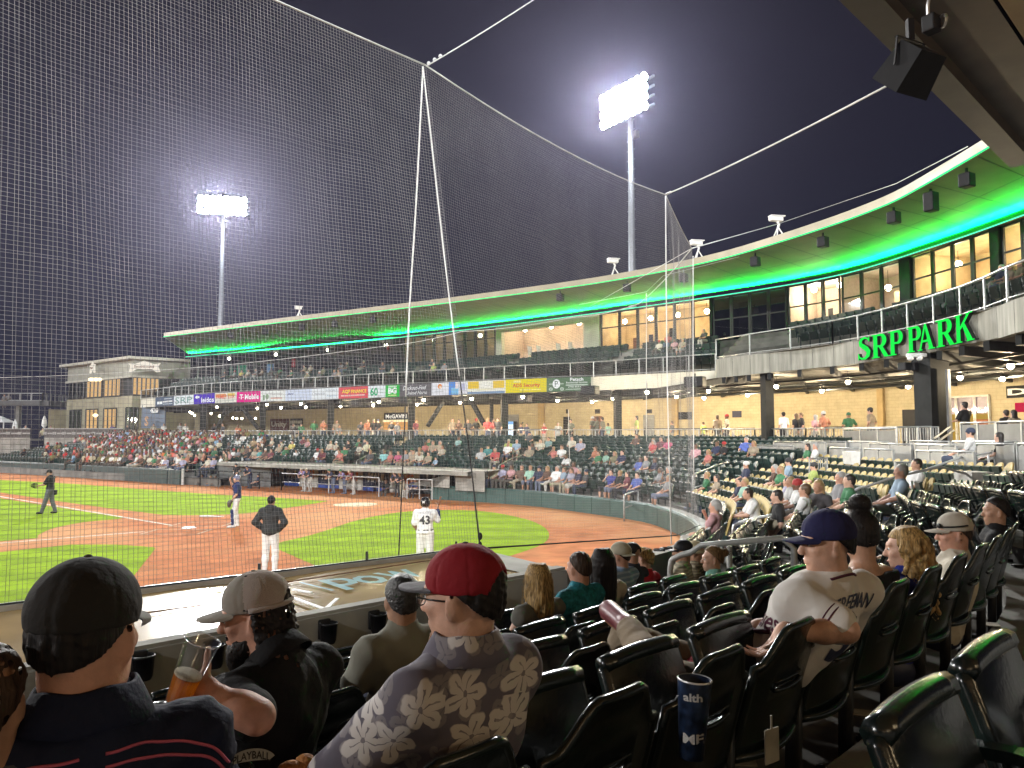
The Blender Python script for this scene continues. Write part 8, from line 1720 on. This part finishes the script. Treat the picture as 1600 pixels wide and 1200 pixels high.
for i in range(5):z=.07+.035*i;mb.tube([fg.hd.w(math.sin(a)*.10,.06+math.cos(a)*.05,z+.03)for a in np.linspace(-1.5,1.5,9)],.006,4)
fg.mesh('mask_bar',mb,M['black'])['kind']='stuff'
for s_ in 'LR':
 k_,a_=jc['kn'+s_],jc['an'+s_];f_=A(-.25 if s_=='L' else .1,1,0)*.035;g=Sdf();g.cap(k_+f_+A(0,0,.05),a_+f_*1.0+A(0,0,.05),.075,.058,.02);g.ell(k_+f_*1.6+A(0,0,.03),(.075,.05,.09),.02);lg=fg.part('leg_guard',g,NB,.013)
 for u in(.08,.45,.8):c=k_+(a_-k_)*u+f_*1.1;mb=MB();mb.sphere(c+f_*1.2,(.055,.03,.035),8,6);fg.mesh('guard_plate',mb,W1,True,lg)
shoes(fg,W1,.008);g=Sdf();g.ell(jc['wrL']+A(.02,.07,-.10),(.10,.07,.13),.03);g.cap(jc['wrL'],jc['wrL']+A(0,.05,-.06),.05,.06,.03);g.post=folds(4,.006,40);fg.part('mitt',g,mat('dark_mitt_leather',(.07,.055,.045),.6),.013)
surf_text(fg,bvh([c for c in fg.o.children if c.name.startswith('jersey')][0]),'17',fg.j['chest']+A(0,-.3,.02),A(1,0,0),A(0,0,1),A(0,1,0),W1,width=.16,height=.2)
jh=J_stand(elL=A(-.34,-.06,1.17),elR=A(.34,-.05,1.17),wrL=A(-.17,.10,.98),wrR=A(.17,.10,.98),head=A(0,.03,1.63));
fg=field_person(D(422,862,17.8)*A(1,1,0)+A(0,0,GZ),0,'man in a charcoal hooded jacket, dark cap and white trousers walking away',jh,88,'tan_skin');fg.body(base_skin(fg),SK['tan_skin'],.011);f=Sdf();torso(f,jh,1.14,.03,.06);arms(f,jh,1.18,.025);f.ell(jh['pel']+A(0,0,.0),(.185,.145,.12),.05);f.post=folds(71,.009,17,6);f.cuts.append(plane_cut(A(0,0,.86),A(0,0,-1)));f.cuts.append(plane_cut(jh['neck']+A(0,0,.05),A(0,-.2,1)));fg.part('jacket',f,CH,.012)
g=Sdf();g.ell(jh['neck']+A(0,-.06,.0),(.12,.085,.075),.03);g.ell(jh['neck']+A(0,-.115,-.07),(.09,.04,.07),.03);g.cap(jh['neck']+A(-.09,.02,.0),jh['neck']+A(.09,.02,.0),.045,.045,.03);g.post=folds(9,.005,30);fg.part('hood',g,CH,.012);st_trousers(jh,W1,fg,.020);shoes(fg,M['black'],.008);std_hair(fg,HR['dark_hair'],.010);c=std_cap(fg,BK,BK,False,.008);mb=MB();mb.rbox(fg.hd.w(0,-.118,.042),(.022,.006,.016),.002);fg.mesh('cap_logo',mb,W1,False,c)
jb=J_stand(elL=A(-.25,-.02,1.16),wrL=A(-.20,.16,1.02),elR=A(.29,.06,1.22),wrR=A(.27,.20,1.48));
fg=field_person(D(664,850,17.4)*A(1,1,0)+A(0,0,GZ),0,'batter in white uniform number 43 with a dark helmet, seen from behind',jb,92,'tan_skin');fg.body(base_skin(fg,hand_kw=dict(R=dict(fdir=A(0,.1,1),nrm=A(-1,0,0),side=1))),SK['tan_skin'],.011);f=tshirt(jb,1.16,.022,.85,81,.006,20,hem=-.02);sh=fg.part('jersey',f,W1,.011);st_trousers(jb,W1,fg,.022,.007);shoes(fg,M['black'],.008);g=Sdf();g.ell(fg.hd.w(0,-.008,.040),(.110,.126,.112),.01,fg.hd.R);g.ell(fg.hd.w(.0,-.04,-.02),(.105,.085,.075),.03,fg.hd.R);g.cuts.append(lambda P:np.where(fg.hd.loc(P)[:,1]>.03,.02-fg.hd.loc(P)[:,2],-.065-fg.hd.loc(P)[:,2]));hl=fg.part('helmet',g,mat('glossy_black_helmet',(.015,.014,.016),.18,coat=.5),.009);fg.mesh('brim',fg.hd.brim_mb(.01),M['black'],True,hl);tr=bvh(sh);ch=cloth('charcoal_print',(.06,.06,.065))
surf_text(fg,tr,'43',A(0,-.4,1.27),A(1,0,0),up,A(0,1,0),ch,width=.24,height=.20,bold=.03);surf_text(fg,tr,'VASQUEZ',A(0,-.4,1.425),A(1,0,0),up,A(0,1,0),cloth('grey_print',(.25,.25,.27)),width=.30,height=.055,bold=.01,arch=.5);surf_text(fg,bvh(hl),'M',fg.hd.w(-.03,-.3,.04),A(1,0,0),up,A(0,1,0),W1,width=.05,height=.06,bold=.04,parent=hl)
mb=MB();mb.tube([jb['pel']+A(math.sin(a)*.178,math.cos(a)*.138,.065)for a in np.linspace(0,6.28,26)],.017,6);fg.mesh('belt',mb,M['black']);g=Sdf();e,w=jb['elR'],jb['wrR'];g.cap(e+(w-e)*.25,e+(w-e)*.85,.058,.052,.02);fg.part('arm_guard',g,NB,.010);q=fg.Wd(jb['wrR']+A(.0,.02,.08));mb=MB();mb.tube([q-A(0,0,.1),q+A(.02,0,.06),q+A(.05,.0,.16),q+A(.07,0,.20)],[.014,.015,.018,.02],8);solo('bat_handle',mb,M['wood'],'end of a bat sticking up from the raised hand of the batter','baseball bat',q,smooth=True)
cq_=D(1083,1118,1.95);t=thing('souvenir_cup','tall dark blue printed cup standing in a cup holder among the near seats','cup',cq_);Rz=np.array(Matrix.Rotation(.06,3,'Y'));mb=MB();mb.lathe([(0,-.1),(.030,-.1),(.042,.085),(.0425,.088),(.040,.088),(.029,-.095),(0,-.095)],cq_,20,R=Rz);put('cup_wall',mb,mat('dark_blue_cup',(.012,.022,.05),.3,var=.6,scale=40),t,True);mb=MB();mb.lathe([(.041,.085),(.044,.088),(.041,.091)],cq_,20,R=Rz);put('rim',mb,M['alu'],t,True)
tb=BVHTree.FromPolygons([tuple(v)for v in np.vstack([c for c in[np.array([q.co[:]for q in t.children[0].data.vertices])]])],[tuple(p.vertices)for p in t.children[0].data.polygons])
for body,dz,w_,h_ in(('alth',.055,.046,.020),('ME',-.045,.05,.024)):
 v,f=text_mesh(body,bold=.03,width=w_,height=h_);ux=unit(np.cross(ray(1083,1118),up));w=A(0,0,dz)+v[:,:1]*ux+v[:,1:2]*up;d_=unit(ray(1083,1118)*A(1,1,0));w=on_surface(tb,w-d_*.0,d_,.0012);mb=MB();mb.add(w+cq_,f);put('lettering',mb,cloth('grey_cup_print',(.34,.33,.32)),t)
rg=random.Random(5);k_=0
for px,py,d,w_,h_,l_ in((1290,978,3.9,.14,.10,'pale card lying on the dark floor, nearest the right-hand seats'),(1325,1040,3.1,.13,.10,'pale card on the floor beside the folded seats'),(1400,990,3.6,.16,.12,'crumpled tan card on the floor, the largest piece of litter'),(1445,980,3.8,.12,.12,'square tan card half under a seat'),(1545,975,4.2,.13,.1,'square tan card on the floor near the right edge'),(1360,1115,2.6,.15,.10,'pale leaflet under the near folded seat'),(1160,1185,2.1,.16,.10,'tan paper under the tag hanging in front')):
 t_=t_near(D(px,py,d));kk=6;p=D(px,py,d);
 z=max(row_z(t_,q)for q in range(1,9)if bowl(t_,q/NROW)[0]*0+1);fr_=np.clip(((p-bowl(t_,0))[:2]@(bowl(t_,1)-bowl(t_,0))[:2])/np.linalg.norm((bowl(t_,1)-bowl(t_,0))[:2])**2,0,.99);z=row_z(t_,int(fr_*NROW)+1);p=P(px,py,z+.012)if z<-.2 else p
 mb=MB();a=rg.uniform(0,3);mb.box(p,(w_,h_,.004),a,R=np.array(Matrix.Rotation(rg.uniform(-.08,.08),3,'X')@Matrix.Rotation(a,3,'Z')));solo('litter_card',mb,M['paper'],l_,'litter',p)
q=D(1206,1165,2.0);mb=MB();mb.rbox(q,(.055,.004,.085),.0015,.6);mb.tube([q+A(0,0,.042),q+A(0,0,.075)],.003,5);solo('hanging_tag',mb,M['paper'],'pale card tag hanging from a cup holder in front','tag',q)
pc=D(425,1190,1.8);t=thing('shoulder_patch','curved grey patch lettered PLAYBALL at the lower edge of the view','patch',pc)
mb=MB();ux=unit(np.cross(unit(ray(393,1190)),up));pc=D(393,1196,1.55);ar_o=[(.048*math.cos(a)*1.0,.030*math.sin(a))for a in np.linspace(2.7,.44,14)];ar_i=[(.036*math.cos(a),.012+.004*math.sin(a)-.008)for a in np.linspace(.44,2.7,14)];mb.prism([(x,y)for x,y in(ar_o+ar_i)[::-1]],pc,ux,unit(np.cross(ux,unit(ray(393,1190)))),.003);t.location=tuple(pc);put('patch_cloth',mb,cloth('grey_patch',(.26,.25,.23)),t)
mb=MB();v,f=text_mesh('PLAYBALL',bold=.02,width=.07,height=.014);uyy=unit(np.cross(ux,unit(ray(393,1190))));v[:,1]+=.0185-6.5*v[:,0]**2;mb.add(pc+v[:,:1]*ux+v[:,1:2]*uyy+np.cross(ux,uyy)*.0045,f);put('lettering',mb,M['black'],t)
for px,py,l_ in((826,560,'white rocking chair at the left of the open porch'),(840,560,'white rocking chair beside the dark table on the porch'),(871,559,'white rocking chair alone in the middle of the porch'),(890,559,'white rocking chair against the right wall of the porch')):
 a=wpt(px,WB)+lp_in(wpt(px,WB))*.5;t=thing('rocking_chair',l_,'rocking chair',a,-2.2,'white rocking chairs on the porch')
 for x in(-.25,.25):
  mb=MB();mb.tube([A(x,y,.04+.25*(y-.1)**2)for y in np.linspace(-.4,.45,7)],.02,5);mb.bar((x,.25,.08),(x,.25,.62),.04);mb.bar((x,-.2,.06),(x,-.32,1.15),.04);mb.bar((x,.3,.62),(x,-.26,.64),.06,.03);put('side_frame',mb,M['white'],t,local=True)
 mb=MB();mb.box((0,.02,.42),(.5,.48,.04));put('seat',mb,M['white'],t,local=True)
 for k in range(5):mb=MB();x=-.18+.09*k;mb.bar((x,-.22,.45),(x,-.31,1.1),.045,.02);put('slat',mb,M['white'],t,local=True)
for i,(x,y)in enumerate(((3.5,-7.5),(7.0,-1.8),(-1,-11),(11,-.8))):
 p=A(x,y,2.6);t=thing('hanging_lamp','bare bulb lamp hanging over the near concourse behind the seats','lamp',p,0,'lit lamps hanging over the near concourse');link('bulb',LAMP_B,t);link('lamp_shade',LAMP_S,t);point('lamp_light',p-A(0,0,.25),150,.1,(1,.74,.42),t)
hz=bpy.data.materials.new('humid_air');hz.use_nodes=True;Nh=hz.node_tree.nodes;Nh.remove(Nh['Principled BSDF']);pv=Nh.new('ShaderNodeVolumePrincipled')  # thin tinted haze added to give the floodlights their halos
pv.inputs['Color'].default_value=(.70,.68,1.0,1);pv.inputs['Density'].default_value=.00018;pv.inputs['Anisotropy'].default_value=.8
hz.node_tree.links.new(pv.outputs[0],Nh['Material Output'].inputs['Volume'])
mb=MB();mb.box((-20,40,15.9),(340,330,41));o=put('haze',mb,hz);o['kind']='stuff'
build_seats()
for px,py,col in UD:
 best=min(DECK,key=lambda s_:math.hypot(s_[4][0]-px,(s_[4][1]-py)*1.5));DECK.remove(best);where='far left stretch' if px<470 else 'far middle stretch' if px<620 else 'stretch above the adverts' if px<720 else 'curved part'
 small_person(random.choice(['sit_short','sit_long','sit_fwd','sit_cap']),A(*best[:3]),best[3]+random.uniform(-.4,.4),col,'spectator in %s on the upper deck, %s'%(col,where),'spectators on the upper deck')
_by={}
for o in COL.objects:
 if o.parent is None and o.get('label')and o.get('category'):_by.setdefault(o['label'],[]).append(o)
for l_,os_ in _by.items():
 if len(os_)>1 and len(l_.split())<13:
  os_.sort(key=lambda o:proj(np.array(o.location)+up*.5)[0])
  for i,o in enumerate(os_):o['label']=l_+', %s from the left'%NTH[i]
